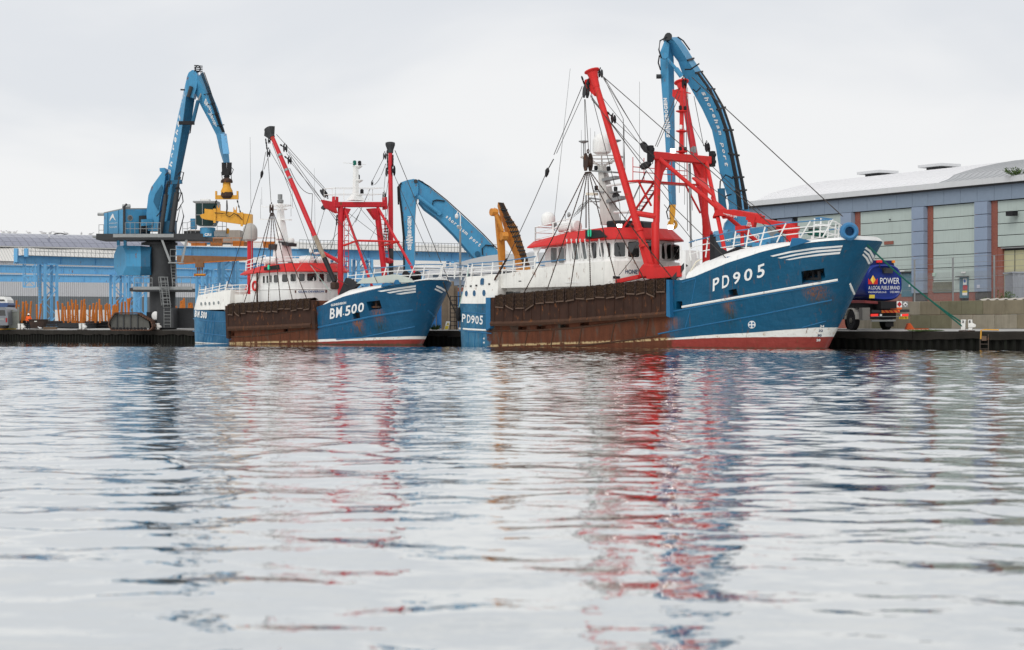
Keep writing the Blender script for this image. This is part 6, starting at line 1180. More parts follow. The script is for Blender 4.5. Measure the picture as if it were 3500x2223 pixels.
# blue truck cab-top sort of box beyond the bridge
# ---- orange excavator arm behind the stern of PD905
Y4 = 176.0; c4 = WZ(1790, Y4 + 2, 1.3); K4 = thing('material_handler', 'orange excavator arm folded upright behind the stern of PD905', 'excavator', c4); p4 = lambda x, y, Y=Y4: W(x, y, Y) - c4
E4 = [(1768, 960, 1795, 960, 1822, 960), (1761, 906, 1786, 904, 1809, 904), (1757, 875, 1776, 870, 1798, 868), (1743, 845, 1764, 842, 1790, 845), (1729, 820, 1752, 810, 1778, 805), (1722, 778, 1735, 775, 1768, 776), (1709, 740, 1722, 742, 1744, 741), (1700, 705, 1702, 692, 1722, 694)]
three(E4, Y4 - .8, .8, 1.0, c4).build('boom', YORANGE, K4)
SK = [(1706, 925, 1714, 928, 1728, 925), (1700, 852, 1708, 855, 1727, 850), (1693, 777, 1699, 780, 1724, 800), (1689, 710, 1694, 712, 1712, 745)]
three(SK, Y4 - 1.3, .3, .7, c4).build('stick', YORANGE, K4)
mb = MB(); mb.tube([p4(1694, 735, Y4 - 1.7), p4(1718, 790, Y4 - 1.5)], .17, 9); mb.lathe(p4(1688, 726, Y4 - 1.5), [(.36, -.3), (.36, .3)], 8, (1, .6, 0)); mb.lathe(p4(1722, 808, Y4 - 1.4), [(.42, -.3), (.42, .3)], 8, (1, .5, 0)); mb.build('stick_ram', YORANGE, K4)
for o in (.12, .32, .5, .68, .88): MB().tube([W(r[2] * (1 - o) + r[4] * o, r[3] * (1 - o) + r[5] * o, Y4 - .85 + o) - c4 for r in E4[1:]], .05, 5).build('hydraulic_hose', BLACK, K4)
for i in range(1, 7):
    for k in (0, .5): r, q = E4[i], E4[i + 1]; mx_ = lambda j: r[j] * (1 - k) + q[j] * k; MB().bar(p4(mx_(2), mx_(3), Y4 - .95), p4(mx_(4), mx_(5), Y4 + .15), .11).build('hose_clamp', DGREY, K4)
MB().box((0, 0, 3.2), (3.4, 4, 3.6)).build('machinery_house', BLACK, K4, bevel=.15); MB().lathe((0, 0, 0), [(1.2, 0), (1.2, 1.5)], 14).build('slew_base', DGREY, K4)
MB().box((-1.5, -2, 4.6), (1.7, .6, 1.4)).build('cab', GLASS, K4)
# ---------------------------------------------------------------- steel yard and sheds on the left
GZ = 1.32
# long shed with solar roof
A7, B7 = WZ(-220, 405, 0), WZ(1800, 470, 0); d7 = (B7 - A7); L7 = d7.length; a7 = math.atan2(d7.y, d7.x)
SH = thing('storage_shed', 'long grey shed with solar panels on its curved roof, beyond the steel yard', 'shed', A7, a7)
CLAD = mat('pale_ribbed_cladding', (.50, .51, .53), .55, var=.08, streak=.2, corr='X', corrs=2.2, corrd=.05); CLADD = mat('dark_ribbed_cladding', (.15, .165, .175), .6, var=.1, streak=.2, corr='X', corrs=2.2, corrd=.05); ROOFW = mat('white_ribbed_roof', (.62, .61, .58), .55, var=.1, streak=.2, corr='X', corrs=1.6, corrd=.06)
MB().box((L7 / 2, 3, 12.1), (L7, 6, 7.6)).build('upper_wall', CLAD, SH); MB().box((L7 / 2, 3.05, 4.8), (L7, 6, 7.0)).build('lower_wall', CLADD, SH)
rp = [(-.6, 15.9), (0, 16.2), (5, 18.6), (12, 20.9), (20, 22.2), (27, 22.5), (34, 22.2), (50, 19)]
ns = 60; MB().loft([[V((L7 * k / ns, y, z + .35 * math.sin(k * .55) ** 4)) for y, z in rp] for k in range(ns + 1)], closed=False).build('roof', ROOFW, SH, smooth=True)
PV = mat('solar_glass', (.19, .20, .26), .18, var=.12, scale=.6); PVF = mat('panel_frame', (.55, .55, .55), .4, .5, var=.05)
import bmesh
k0 = [(5.6, 18.9), (8.8, 20.0), (12.2, 21.05), (15.8, 21.75), (19.6, 22.3), (23.5, 22.52)]
def rect(a, b, c, d, th): return MB().loft([[a, b, c, d], [a + th, b + th, c + th, d + th]])
for (y0, z0), (y1, z1) in zip(k0, k0[1:]):
    n_ = V((0, -(z1 - z0), y1 - y0)).normalized() * .08; f = .03; wd = 1.72
    yy = lambda t: V((0, y0 + (y1 - y0) * t, z0 + (z1 - z0) * t)) + n_ * 4
    pm = rect(yy(f), yy(f) + V((wd * .95, 0, 0)), yy(1 - f) + V((wd * .95, 0, 0)), yy(1 - f), n_)
    first = None
    for k in range(27):
        if first is None: first = pm.build('solar_panel', PV, SH); o = first
        else: o = first.copy(); COL.objects.link(o)
        o.location = (11 + k * wd, 0, .12 + .0)
    MB().tube([yy(0) + V((10, 0, .05)), yy(0) + V((11 + 27 * wd, 0, .05))], .12, 4).build('panel_rail', PVF, SH)
for k in (1, 2): x = 18 + k * 11.6; MB().tube([V((x + t * .55, 21.5 + t * .3, 22.75 + math.sin(t * .32) * .75 - .2)) for t in range(10)], .12, 4).build('roof_fin', DGREY, SH)
# gulls along the ridge
gm_ = MB(); gm_.lathe((0, 0, .22), [(.02, -.32), (.07, -.2), (.12, 0), (.1, .14), (.03, .24)], 8, (1, 0, .25)); gm_.lathe((.24, 0, .38), [(.01, -.08), (.07, 0), (.05, .07), (.012, .16)], 7, (1, 0, 0)); gm_.bar((0, .03, 0), (0, .03, .15), .02); gm_.bar((0, -.03, 0), (0, -.03, .15), .02); gm_.loft([[V((x, y, z)) for x, y, z in ((.1, .1, .3), (-.1, .13, .26), (-.45, .05, .22), (-.1, .08, .33))], [V((x, -y, z)) for x, y, z in ((.1, .1, .3), (-.1, .13, .26), (-.45, .05, .22), (-.1, .08, .33))]])
GULL = mat('gull_plumage', (.68, .68, .69), .7, var=.25, scale=6); g0 = None; rr = random.Random(11)
for px, py in ((10, 797), (30, 791), (52, 799), (98, 792), (145, 792), (150, 798), (172, 800), (192, 796), (226, 803), (278, 800), (311, 808), (168, 817), (1495, 838), (1640, 842)):
    y_ = 27 if py < 812 else 12; k = (px - CX) / F; dx, dy = math.cos(a7), math.sin(a7); ox, oy = A7.x - dy * y_, A7.y + dx * y_; t = (k * oy - ox) / (dx - k * dy); z_ = interp(y_, [q[0] for q in rp], [q[1] for q in rp]) + .25
    if g0 is None: g0 = gm_.build('gull', GULL, None, smooth=True); o = g0
    else: o = g0.copy(); COL.objects.link(o)
    o.scale = (2.1,) * 3; o.location = (ox + dx * t, oy + dy * t, z_ + .3); o.rotation_euler = (0, 0, rr.uniform(0, 6.28)); tag(o, 'white gull perched on the long shed roof', 'gull', 'gulls on the shed roof')
o = g0.copy(); COL.objects.link(o); p = q_at(136, -1.0, QZ + .05); o.location = p; o.scale = (.75,) * 3; tag(o, 'grey gull standing on the quay edge near the worker', 'gull'); del o['group']

# crane runways
def yz(py, z): return (z - CH) * F / (HY - py)
def runway(x0, y0, x1, y1, z, label, dep=1.12, cols=(), ground=GZ, rails=None, stiff=14, colw=1.9, cat='crane runway'):
    p, q = WZ(x0, yz(y0, z), z), WZ(x1, yz(y1, z), z); base = V((p.x, p.y, ground)); e = thing('crane_runway', label, cat, base); p, q = p - base, q - base; d = (q - p).normalized(); sd = d.cross(V((0, 0, 1))).normalized()
    mb = MB(); mb.bar(p - V((0, 0, dep / 2)), q - V((0, 0, dep / 2)), .12, dep); mb.bar(p - V((0, 0, .04)), q - V((0, 0, .04)), .55, .08); mb.bar(p - V((0, 0, dep)), q - V((0, 0, dep)), .55, .08); mb.build('girder', BLUE_G, e)
    n = int((q - p).length / 6)
    for k in range(n + 1): r = p.lerp(q, (k + .3) / (n + .6)); MB().bar(r - V((0, 0, .1)), r - V((0, 0, dep - .06)), .5, .06, d).build('stiffener', BLUE_G, e)
    for px in cols:
        k = (px - CX) / F; P0 = p + base; t = (k * P0.y - P0.x) / (d.x - k * d.y); c = P0 + d * t - base; zt = c.z - dep - .04; w_ = colw
        for i in (-1, 1):
            for j in (-1, 1): MB().bar(V((c.x, c.y, 0)) + d * i * w_ / 2 + sd * j * .7, V((c.x, c.y, zt)) + d * i * w_ / 2 + sd * j * .7, .32, .32, d).build('column_leg', BLUE_G, e)
        m_ = int(zt / 1.7)
        for j in (-1, 1):
            mb = MB()
            for h in range(m_):
                z0, z1 = zt * h / m_, zt * (h + 1) / m_; s_ = 1 if h % 2 else -1; mb.bar(V((c.x, c.y, z0)) + d * s_ * w_ / 2 + sd * j * .7, V((c.x, c.y, z1)) - d * s_ * w_ / 2 + sd * j * .7, .12)
            mb.build('lattice_bracing', BLUE_G, e)
        MB().bar(V((c.x, c.y, zt)) - sd * 1.2, V((c.x, c.y, zt)) + sd * 1.2, .9, .25).build('column_head', BLUE_G, e)
    if rails:
        k0, k1, n = rails; pts = [p.lerp(q, k0 + (k1 - k0) * i / n) + sd * .5 for i in range(n + 1)]
        MB().rail(pts, 1.15, .035, (1, .55)).build('walkway_railing', GALV, e); MB().bar(pts[0], pts[-1], .8, .06).build('walkway', GALV, e)
    return e, p, q, d
g1, p_, q_, d_ = runway(48, 873, 1000, 902, 11.5, 'nearest blue crane runway girder with the open column, at the left edge', cols=(165, 470, 700, 900), rails=(.02, .36, 24))
MB().bar(p_ + V((.3, 0, -1.0)), p_ + V((.3, 0, .95)), .7, .5).bar(p_ + V((1.7, 0, -.2)), p_ + V((1.7, 0, .95)), .6, .5).build('end_stop', BLUE_G, g1)
# hanging lattice basket below the girder
c = p_.lerp(q_, .052) - V((0, 0, 1.2)); mb = MB()
for i in (-1, 1):
    for j in (-.6, .6): mb.bar(c + V((i * .85, j, 0)), c + V((i * .85, j, -3.2)), .14)
    mb.bar(c + V((i * .85, -.6, 0)), c + V((-i * .85, -.6, -1.6)), .1); mb.bar(c + V((i * .85, -.6, -1.6)), c + V((-i * .85, -.6, -3.2)), .1)
mb.bar(c + V((-.85, -.6, -3.2)), c + V((.85, -.6, -3.2)), .16); mb.bar(c + V((-.85, -.6, -1.6)), c + V((.85, -.6, -1.6)), .12); mb.build('hanging_frame', BLUE_G, g1); MB().ladder(c + V((1.5, -.6, -1.6)), c + V((1.5, -.6, -8)), .5, (1, 0, 0), .4, .03).build('access_ladder', GALV, g1)
runway(-60, 905, 1450, 938, 11.5, 'middle blue crane runway of the three behind the orange posts', cols=(402, 745, 1180), dep=1.2)
runway(-60, 938, 1450, 956, 11.5, 'farthest blue crane runway, close to the shed wall', cols=(455, 690, 1230), dep=1.3)
ga_, pa_, qa_, da_ = runway(603, 842, 1720, 867, 11.5, 'blue crane runway with walkway railing running behind both boats', cols=(780, 1165, 1240, 1560), rails=(.35, .98, 60), dep=1.15)
# overhead travelling crane
Yo = 233.0; co = WZ(720, Yo, 8); OC = thing('overhead_crane', 'orange overhead travelling crane under the blue runway, beside the crane column', 'overhead crane', co); po = lambda x, y, Y=Yo: W(x, y, Y) - co
BRN = mat('rusty_brown_girder', (.22, .115, .06), .7, var=.3, rust=.4)
MB().loft([[po(604, 873), po(604, 903), po(604, 903, Yo + 1), po(604, 873, Yo + 1)], [po(660, 874), po(660, 902), po(660, 902, Yo + 1), po(660, 874, Yo + 1)], [po(860, 879), po(860, 886), po(860, 886, Yo + 1), po(860, 879, Yo + 1)]]).build('bridge_beam', BRN, OC); MB().bar(po(612, 903), po(855, 888), .5, .12).build('beam_flange', ORANGE, OC)
MB().box(po(683, 905), (1.0, .8, .7)).build('hoist_trolley', BRN, OC); mb = MB()
for x in (676, 683, 691): mb.chain(po(x, 915), po(x, 936), .22)
mb.build('hoist_chain', BRN, OC); MB().box(po(683, 940), (1.4, .4, .3)).build('hoist_hook_beam', ORANGE, OC); MB().bar(po(668, 939, Yo - .3), po(699, 939, Yo - .3), .05, .12).build('hazard_strip', YELLOW, OC)
for x0, y0, x1, y1, m_ in ((653, 831, 707, 841, ORANGE), (718, 816, 762, 838, BRN), (795, 824, 833, 842, ORANGE), (833, 826, 858, 842, BRN), (900, 826, 958, 848, ORANGE)): MB().loft([[po(x0, y1), po(x1, y1), po(x1, y0), po(x0, y0)], [po(x0, y1, Yo + 1.5), po(x1, y1, Yo + 1.5), po(x1, y0, Yo + 1.5), po(x0, y0, Yo + 1.5)]]).build('crab_housing', m_, OC)
MB().rail([po(x, 842, Yo - .2) for x in (640, 670, 700, 730, 760, 790, 820, 860, 900, 940, 975)], 1.0, .035, (1, .5)).build('crane_railing', ORANGE, OC)
sg = MB().loft([[po(x, y) + V((0, -.3 + o, 0)) for x, y in ((720, 842), (762, 842), (762, 827), (720, 827))] for o in (0, .08)]).build('sign_frame', BRN, OC); MB().text('ParkerSteel', [(722, 840), (760, 840), (760, 829), (722, 829)], lambda x, y: (po(x, y) + V((0, -.32, 0)), V((0, -1, 0))), .0, .02).build('sign_lettering', ORANGE, OC)
MB().box(po(742, 812, Yo + 8), (6.5, 5, 1.6)).build('crane_house', mat('weathered_board', (.33, .29, .25), .7, var=.2, streak=.4), OC); MB().box(po(702, 822, Yo + 2), (1.2, 1, 1.0)).build('cable_drum', BLUE_C, OC)

# orange stanchions in the yard
rr = random.Random(4); sp = None; xs = [66, 74, 82, 88, 94, 101, 127, 134, 204, 212, 218, 226, 233, 240, 247, 252, 258, 266, 275, 281, 286, 292, 307, 315, 322, 326, 330, 342, 350, 361, 372, 377, 383, 388, 399, 404, 412, 430, 436, 442, 606, 613, 619, 626, 634, 642, 650, 657, 662, 38, 52]
for i, px in enumerate(xs):
    Yp = rr.uniform(222, 242); h_ = rr.uniform(2.0, 2.9)
    mb = MB(); tilt = V((rr.uniform(-.10, .10), rr.uniform(-.05, .05), 0)); mb.tube([V((0, 0, 0)), V((0, 0, h_)) + tilt * h_], .12, 7); mb.lathe(V((0, 0, h_)) + tilt * h_, [(.12, 0), (.06, .06)], 7)
    o = mb.build('storage_post', ORANGE, None, smooth=True)
    if i % 4 == 1: MB().bar(V((0, -.1, h_ * .55)), V((rr.choice((-1, 1)) * 1.0, -.1, 0.1)), .06).build('diagonal_brace', ORANGE, o)
    o.location = WZ(px, Yp, GZ + .65); tag(o, 'rusty orange steel post in the storage racks of the yard', 'post', 'orange storage posts in the steel yard')
for i, (x0, x1, y0, Yp, m_, lb) in enumerate(((60, 140, 1096, 224, BLACK, 'dark stack of steel plate under the orange posts, left of the blue column'), (200, 300, 1104, 221, DGREY, 'low dark grey steel stack right of the blue column'), (290, 395, 1098, 226, BLACK, 'dark steel stack between the orange posts and the crawler track'), (395, 530, 1100, 228, BLACK, 'dark steel stack behind the crawler track'), (600, 680, 1092, 228, BLACK, 'dark steel stack right of the crane column'))):
    p, q = WZ(x0, Yp, GZ), WZ(x1, Yp, GZ); h_ = (W(x0, y0, Yp).z - GZ); t = thing('steel_stack', lb, 'steel stack', p); n = 4; rr2 = random.Random(i)
    for k in range(n): MB().box((V(((q.x - p.x) / 2 + rr2.uniform(-.15, .15), rr2.uniform(-.2, .2) + 10, h_ * (k + .5) / n))), (q.x - p.x, 20.5, h_ / n * .86)).build('plate', m_, t)
MB_ = None
WB = mat('white_board', (.70, .70, .68), .6, var=.06)
for i, px in enumerate((198, 222, 246, 268, 292, 318, 345, 366, 392)): p = WZ(px, 246, GZ + .9); o = MB().box((0, 0, .75), (.75, .08, 1.5)).build('white_board', WB); o.location = p; tag(o, 'upright white board behind the orange posts', 'board', 'white boards behind the posts'); MB().box((0, .1, -.4), (.08, .08, .9)).build('board_leg', DGREY, o)
MB_ = thing('steel_skip', 'dark rusty steel skip behind the worker, at the foot of the blue column', 'skip', WZ(131, 219, GZ)); MB().loft([[V((x, y, 0)) for x, y in ((-.7, -.7), (.6, -.7), (.6, .7), (-.7, .7))], [V((x, y, 1.05)) for x, y in ((-.9, -.9), (.95, -.9), (.95, .9), (-.9, .9))]]).build('skip_body', mat('skip_brown', (.05, .035, .03), .8, var=.4, rust=.3), MB_); MB().box((0, -.93, 1.0), (1.9, .08, .1)).build('skip_rim', IRON, MB_); MB().box((-.1, -.86, .8), (.3, .03, .1)).build('skip_plate', WHITE_B, MB_)
# crawler track beside the crane
ct = WZ(444, 196, 1.25); T = thing('crawler_track', 'rusty crawler track unit standing on the quay left of the crane base', 'crawler track', ct); tp = lambda x, y, Y=196.0: W(x, y, Y) - ct
body = [(377, 1099), (394, 1074), (467, 1074), (508, 1099), (512, 1122), (380, 1125)]; prismpx(MB(), body, 195.6, 1.4, ct).build('track_frame', mat('track_grey', (.10, .10, .092), .7, var=.25, streak=.5), T)
outl = [(372, 1098), (392, 1070), (468, 1070), (516, 1098), (521, 1118), (512, 1129), (380, 1129), (370, 1112)]
for (x0, y0), (x1, y1) in zip(outl, outl[1:] + outl[:1]):
    n = max(1, int(math.dist((x0, y0), (x1, y1)) / 9))
    for k in range(n):
        a, b = tp(x0 + (x1 - x0) * (k + .08) / n, y0 + (y1 - y0) * (k + .08) / n, 195.2), tp(x0 + (x1 - x0) * (k + .92) / n, y0 + (y1 - y0) * (k + .92) / n, 195.2); MB().bar(a + V((0, 1, 0)), b + V((0, 1, 0)), 2.0, .12).build('track_shoe', mat('rusty_track_shoe', (.10, .055, .038), .8, var=.4, rust=.3), T)
for x in (400, 422, 446, 470): prismpx(MB(), [(x - 1.5, 1078), (x + 1.5, 1078), (x + 1.5, 1122), (x - 1.5, 1122)], 195.45, .2, ct).build('frame_rib', DGREY, T)
for x in range(388, 500, 12): MB().lathe(tp(x, 1124, 195.6), [(.16, -.05), (.16, .3)], 8, (0, 1, 0)).build('track_roller', BLACK, T)
# yellow notice, left edge van and boat, grey panels
c = q_at(34, -1.4, QZ); N_ = thing('notice_board', 'yellow notice board leaning back on a timber at the left edge of the quay', 'sign', c); ps = [V((-.35, 0, .05)), V((.75, 0, .05)), V((.35, .45, .85)), V((-.75, .45, .85))]; bd = MB().prism(ps, (0, .05, .03)).build('board', mat('yellow_sign', (.72, .55, .07), .5, var=.08), N_); 
for u0, u1, v0, v1 in ((.15, .8, .74, .80), (.15, .7, .62, .67), (.15, .75, .52, .57), (.2, .85, .14, .22)): MB().prism([V(bil(ps, u, v)) + V((0, -.02, .012)) for u, v in ((u0, v0), (u1, v0), (u1, v1), (u0, v1))], (0, .008, -.004)).build('printed_line', mat('sign_ink', (.30, .22, .05), .6), bd)
MB().box((-.5, .5, .08), (1.5, .5, .14)).build('timber', YELLOW, N_); MB().bar((0, .75, 0), (.0, .4, .7), .08).build('prop', IRON, N_)
c = WZ(-6, 219, GZ); VN = thing('parked_van', 'rear of a grey van cut off by the left edge of the picture', 'van', c); MB().loft([[V((x, y, z)) for x, z in ((-1.1, .35), (1.1, .35), (1.12, 1.3), (1.0, 2.2), (.8, 2.45), (-.8, 2.45), (-1.1, 1.3))] for y in (0, 4.5)]).build('body', mat('van_grey', (.20, .21, .23), .3, .4, var=.05), VN, smooth=True); MB().loft([[V((x, y, z)) for x, z in ((-.8, 1.45), (.85, 1.45), (.75, 2.1), (-.7, 2.1))] for y in (-.02, .02)]).build('rear_window', GLASS, VN); MB().box((.2, -.03, 1.05), (1.0, .04, .2)).build('light_strip', GALV, VN); MB().box((.95, -.03, .95), (.16, .06, .5)).build('tail_light', mat('red_lens', (.3, .02, .02), .3), VN)
for x in (-.8, .8): MB().lathe((x, .9, .35), [(.33, -.12), (.36, -.08), (.36, .08), (.33, .12)], 14, (1, 0, 0)).build('wheel', RUBBER, VN)
c = WZ(-4, 224, GZ); BT = thing('small_boat', 'small white and blue boat on a stand at the left edge, above the grey van', 'boat', c); MB().loft([[V((x, y, z)) for x, z in ((-w_, 2.3), (w_ * .8, 2.3), (w_ * 1.1, 2.75), (w_ * 1.05, 3.0), (-w_, 3.0))] for y, w_ in ((0, 1.0), (3, 1.1), (5, .6))]).build('hull', mat('boat_blue', (.06, .10, .22), .4), BT); MB().loft([[V((x, y, z)) for x, z in ((-1, 2.95), (1.0, 2.95), (.95, 3.35), (.6, 3.75), (-1, 3.8))] for y in (.1, 3)]).build('cabin', WHITE, BT); MB().loft([[V((x, .02, z)) for x, z in ((-1, 3.2), (.7, 3.2), (.6, 3.4), (-1, 3.4))], [V((x, .09, z)) for x, z in ((-1, 3.2), (.7, 3.2), (.6, 3.4), (-1, 3.4))]]).build('window', GLASS, BT); MB().box((0, 1.5, 1.1), (1.4, 2.5, 2.4)).build('stand', DGREY, BT)
c = WZ(30, 221, GZ); PN = thing('panel_screen', 'weathered grey upright panels beside the van at the left edge', 'screen', c)
for k in range(4): MB().box((k * .3 + .1, -k * .02, 1.1 - k * .03), (.28, .06, 2.2 - k * .06)).build('panel', mat('weathered_grey_board', (.20, .21, .19), .75, var=.3, streak=.5), PN)
MB().box((1.15, -.1, 1.25), (.22, .22, 2.5)).build('post', mat('weathered_grey_board', (.20, .21, .19)), PN); MB().bar((0, -.1, 1.9), (1.1, -.1, 2.0), .08).build('rail', GALV, PN)
o = MB().box((0, 0, .16), (1.5, .5, .32)).build('timber_baulk', mat('old_timber', (.14, .10, .07), .8, var=.3)); o.location = q_at(172, -2.2, QZ + .02); tag(o, 'brown timber baulk lying on the quay below the blue column', 'timber')
# bollards
def bollard(px, label, sc=1.0, marks=False):
    c = q_at(px, -.55, QZ); e = thing('mooring_bollard', label, 'bollard', c, R(-18), 'white mooring bollards on the quay edge'); k = sc; WBO = mat('bollard_white', (.70, .69, .66), .55, var=.12, streak=.3, rust=.12)
    MB().box((0, 0, .03 * k), (.95 * k, .55 * k, .06 * k)).build('base_plate', IRON, e)
    a = MB().loft([[V((x * k - .22 * k, y * k, z * k)) for x, y in ((-.13, -.13), (.13, -.13), (.13, .13), (-.13, .13))] for z in (.06, .5)] + [[V((x * k - .22 * k, y * k, .72 * k)) for x, y in ((-.14, -.16), (.17, -.16), (.17, .16), (-.14, .16))]]).build('post', WBO, e, bevel=.02)
    MB().loft([[V((x * k + .2 * k, y * k, z * k)) for x, y in q] for z, q in ((.06, ((-.12, -.13), (.12, -.13), (.12, .13), (-.12, .13))), (.22, ((-.10, -.12), (.14, -.12), (.14, .12), (-.10, .12))), (.26, ((-.12, -.15), (.32, -.15), (.32, .15), (-.12, .15))), (.40, ((-.12, -.15), (.34, -.15), (.34, .15), (-.12, .15))), (.52, ((-.12, -.13), (.13, -.13), (.13, .13), (-.12, .13))), (.72, ((-.13, -.14), (.12, -.14), (.12, .14), (-.13, .14))))]).build('horn_post', WBO, e, bevel=.015)
    if marks:
        for t_, x in (('2', -.28), ('5', .12)): MB().text3(t_, (x * k, -.175 * k, .52 * k), (1, 0, 0), (0, 0, 1), .12 * k, .15 * k, .04).build('number', BLACK, e)
    return e
bollard(72, 'white quay bollard beside the worker, nearest the left edge'); bollard(281, 'white quay bollard left of the crawler track'); bollard(535, 'white quay bollard between the crawler track and the stern of BM.500'); bollard(3305, 'white numbered quay bollard that the green rope is tied to', 1.05, True)
# worker
def worker(px):
    c = q_at(px, -1.6, QZ + .06); e = thing('person', 'person in orange jacket and white helmet seen from behind on the quay', 'person', c); k = 1.0
    def skin(name, vs, es, rs, m_, lv=2):
        me = bpy.data.meshes.new(name); me.from_pydata(vs, es, []); o = bpy.data.objects.new(name, me); COL.objects.link(o); md = o.modifiers.new('s', 'SKIN'); sv = me.skin_vertices[0].data
        for i, r in enumerate(rs): sv[i].radius = r if isinstance(r, tuple) else (r, r)
        sv[0].use_root = True; o.modifiers.new('d', 'SUBSURF').levels = lv; bpy.context.view_layer.update(); m2 = bpy.data.meshes.new_from_object(o.evaluated_get(bpy.context.evaluated_depsgraph_get())); bpy.data.objects.remove(o); m2.materials.clear(); m2.materials.append(m_); m2.name = name
        for p in m2.polygons: p.use_smooth = True
        o2 = bpy.data.objects.new(name, m2); COL.objects.link(o2); o2.parent = e; return o2
    skin('body', [(0, 0, .95), (0, 0, 1.15), (0, .01, 1.38), (0, .02, 1.50), (0, 0, 1.58), (0, -.01, 1.70), (-.11, 0, .88), (-.12, -.01, .5), (-.12, .02, .08), (-.12, -.12, .04), (.11, 0, .88), (.13, .02, .5), (.13, .02, .08), (.13, -.12, .04)], [(0, 1), (1, 2), (2, 3), (3, 4), (4, 5), (0, 6), (6, 7), (7, 8), (8, 9), (0, 10), (10, 11), (11, 12), (12, 13)], [(.16, .11), (.16, .11), (.15, .1), .06, .055, .09, .095, .07, .05, .045, .095, .07, .05, .045], mat('dark_trousers', (.012, .014, .02), .8, var=.2))
    HV = mat('hi_vis_orange', (.85, .13, .03), .6, var=.12, scale=5)
    skin('jacket', [(0, 0, .90), (0, 0, 1.12), (0, 0, 1.34), (0, .01, 1.50), (-.21, .0, 1.44), (-.30, .02, 1.18), (-.25, -.08, .98), (.21, 0, 1.44), (.30, .02, 1.18), (.25, -.08, .98)], [(0, 1), (1, 2), (2, 3), (2, 4), (4, 5), (5, 6), (2, 7), (7, 8), (8, 9)], [(.21, .15), (.22, .16), (.22, .15), (.09, .09), .10, .08, .065, .10, .08, .065], HV)
    mb = MB(); mb.lathe((0, -.01, 1.69), [(.135, 0), (.165, .01), (.135, .035), (.13, .08), (.09, .14), (.01, .165)], 12); mb.build('helmet', WHITE, e, smooth=True)
    for sd in (-1, 1): 
        mb = MB(); h = V((sd * .235, -.10, .93)); mb.lathe(h, [(.03, -.08), (.04, -.02), (.035, .06)], 7, (0, 0, 1))
        for f in range(4): mb.tube([h + V((-.025 + f * .017, -.01, -.07)), h + V((-.025 + f * .017, -.03, -.12)), h + V((-.025 + f * .017, -.01, -.155 + abs(f - 1.5) * .01))], .009, 5)
        mb.tube([h + V((-sd * .03, -.02, -.01)), h + V((-sd * .045, -.05, -.06))], .011, 5); mb.build('hand', mat('skin_tone', (.45, .27, .20), .6), e, smooth=True)
worker(98)

# ---- low arched building behind PD905's stern
A8 = WZ(1488, 190, 0); B8 = A8 + QU * 17; d8 = B8 - A8; LB = d8.length; a8 = math.atan2(d8.y, d8.x); AB = thing('arched_store', 'low brick store with arched grey roof between the two boats', 'building', A8, a8)
BRICK = mat('red_brickwork', (.26, .085, .06), .8, var=.25, scale=6); zz8 = lambda px, py: (HY - py) / F * (A8.y + (B8.y - A8.y) * (px - 1490) / 470) + CH
ev = 6.85; MB().box((LB / 2, 6, (ev - 1.6) / 2 + .5), (LB, 12, ev - 2.4)).build('wall', BRICK, AB); MB().box((LB / 2, 5.95, ev - .75), (LB + .3, 12.3, 1.1)).build('fascia', mat('blue_grey_fascia', (.22, .275, .35), .5, var=.08), AB); MB().box((LB / 2, 5.8, ev + .02), (LB + .8, 13.2, .42)).build('eave', mat('eave_white', (.62, .63, .65), .5, var=.05), AB)
secs = []
for k in range(9):
    t = k / 8; y = -.3 + 10 * t; z = ev + .2 + 1.95 * math.sin(t * 1.5); x0 = .1; secs.append([V((x0, y, z)), V((LB + .3, y, z))])
secs2 = [[s_[0], s_[1]] for s_ in secs]; MB().loft(secs2, closed=False).build('roof', mat('ribbed_grey_roof', (.40, .41, .41), .5, .2, var=.08, corr='X', corrs=1.4, corrd=.06), AB); MB().add([V((.2, -.3, ev + .1))] + [s_[0] for s_ in secs] + [V((.1, 9.7, ev))], [tuple(range(11))]).build('roof_verge', mat('eave_white', (.62, .63, .65)), AB)
gb = thing('gabled_unit', 'pale grey gabled unit behind the orange excavator arm', 'building', WZ(1740, 202, 0)); pg = lambda x, y: W(x, y, 202) - V(gb.location); MB().prism([pg(1730, 1128), pg(1730, 905), pg(1815, 868), pg(1900, 885), pg(1900, 1128)], (0, 14, 0)).build('wall', mat('pale_cladding', (.50, .52, .56), .55, var=.05), gb); MB().bar(pg(1722, 909) + V((0, -.2, 0)), pg(1815, 868) + V((0, -.2, .1)), .5, .3).bar(pg(1815, 868) + V((0, -.2, .1)), pg(1905, 885) + V((0, -.2, .1)), .5, .3).build('verge', mat('eave_white', (.62, .63, .65)), gb)
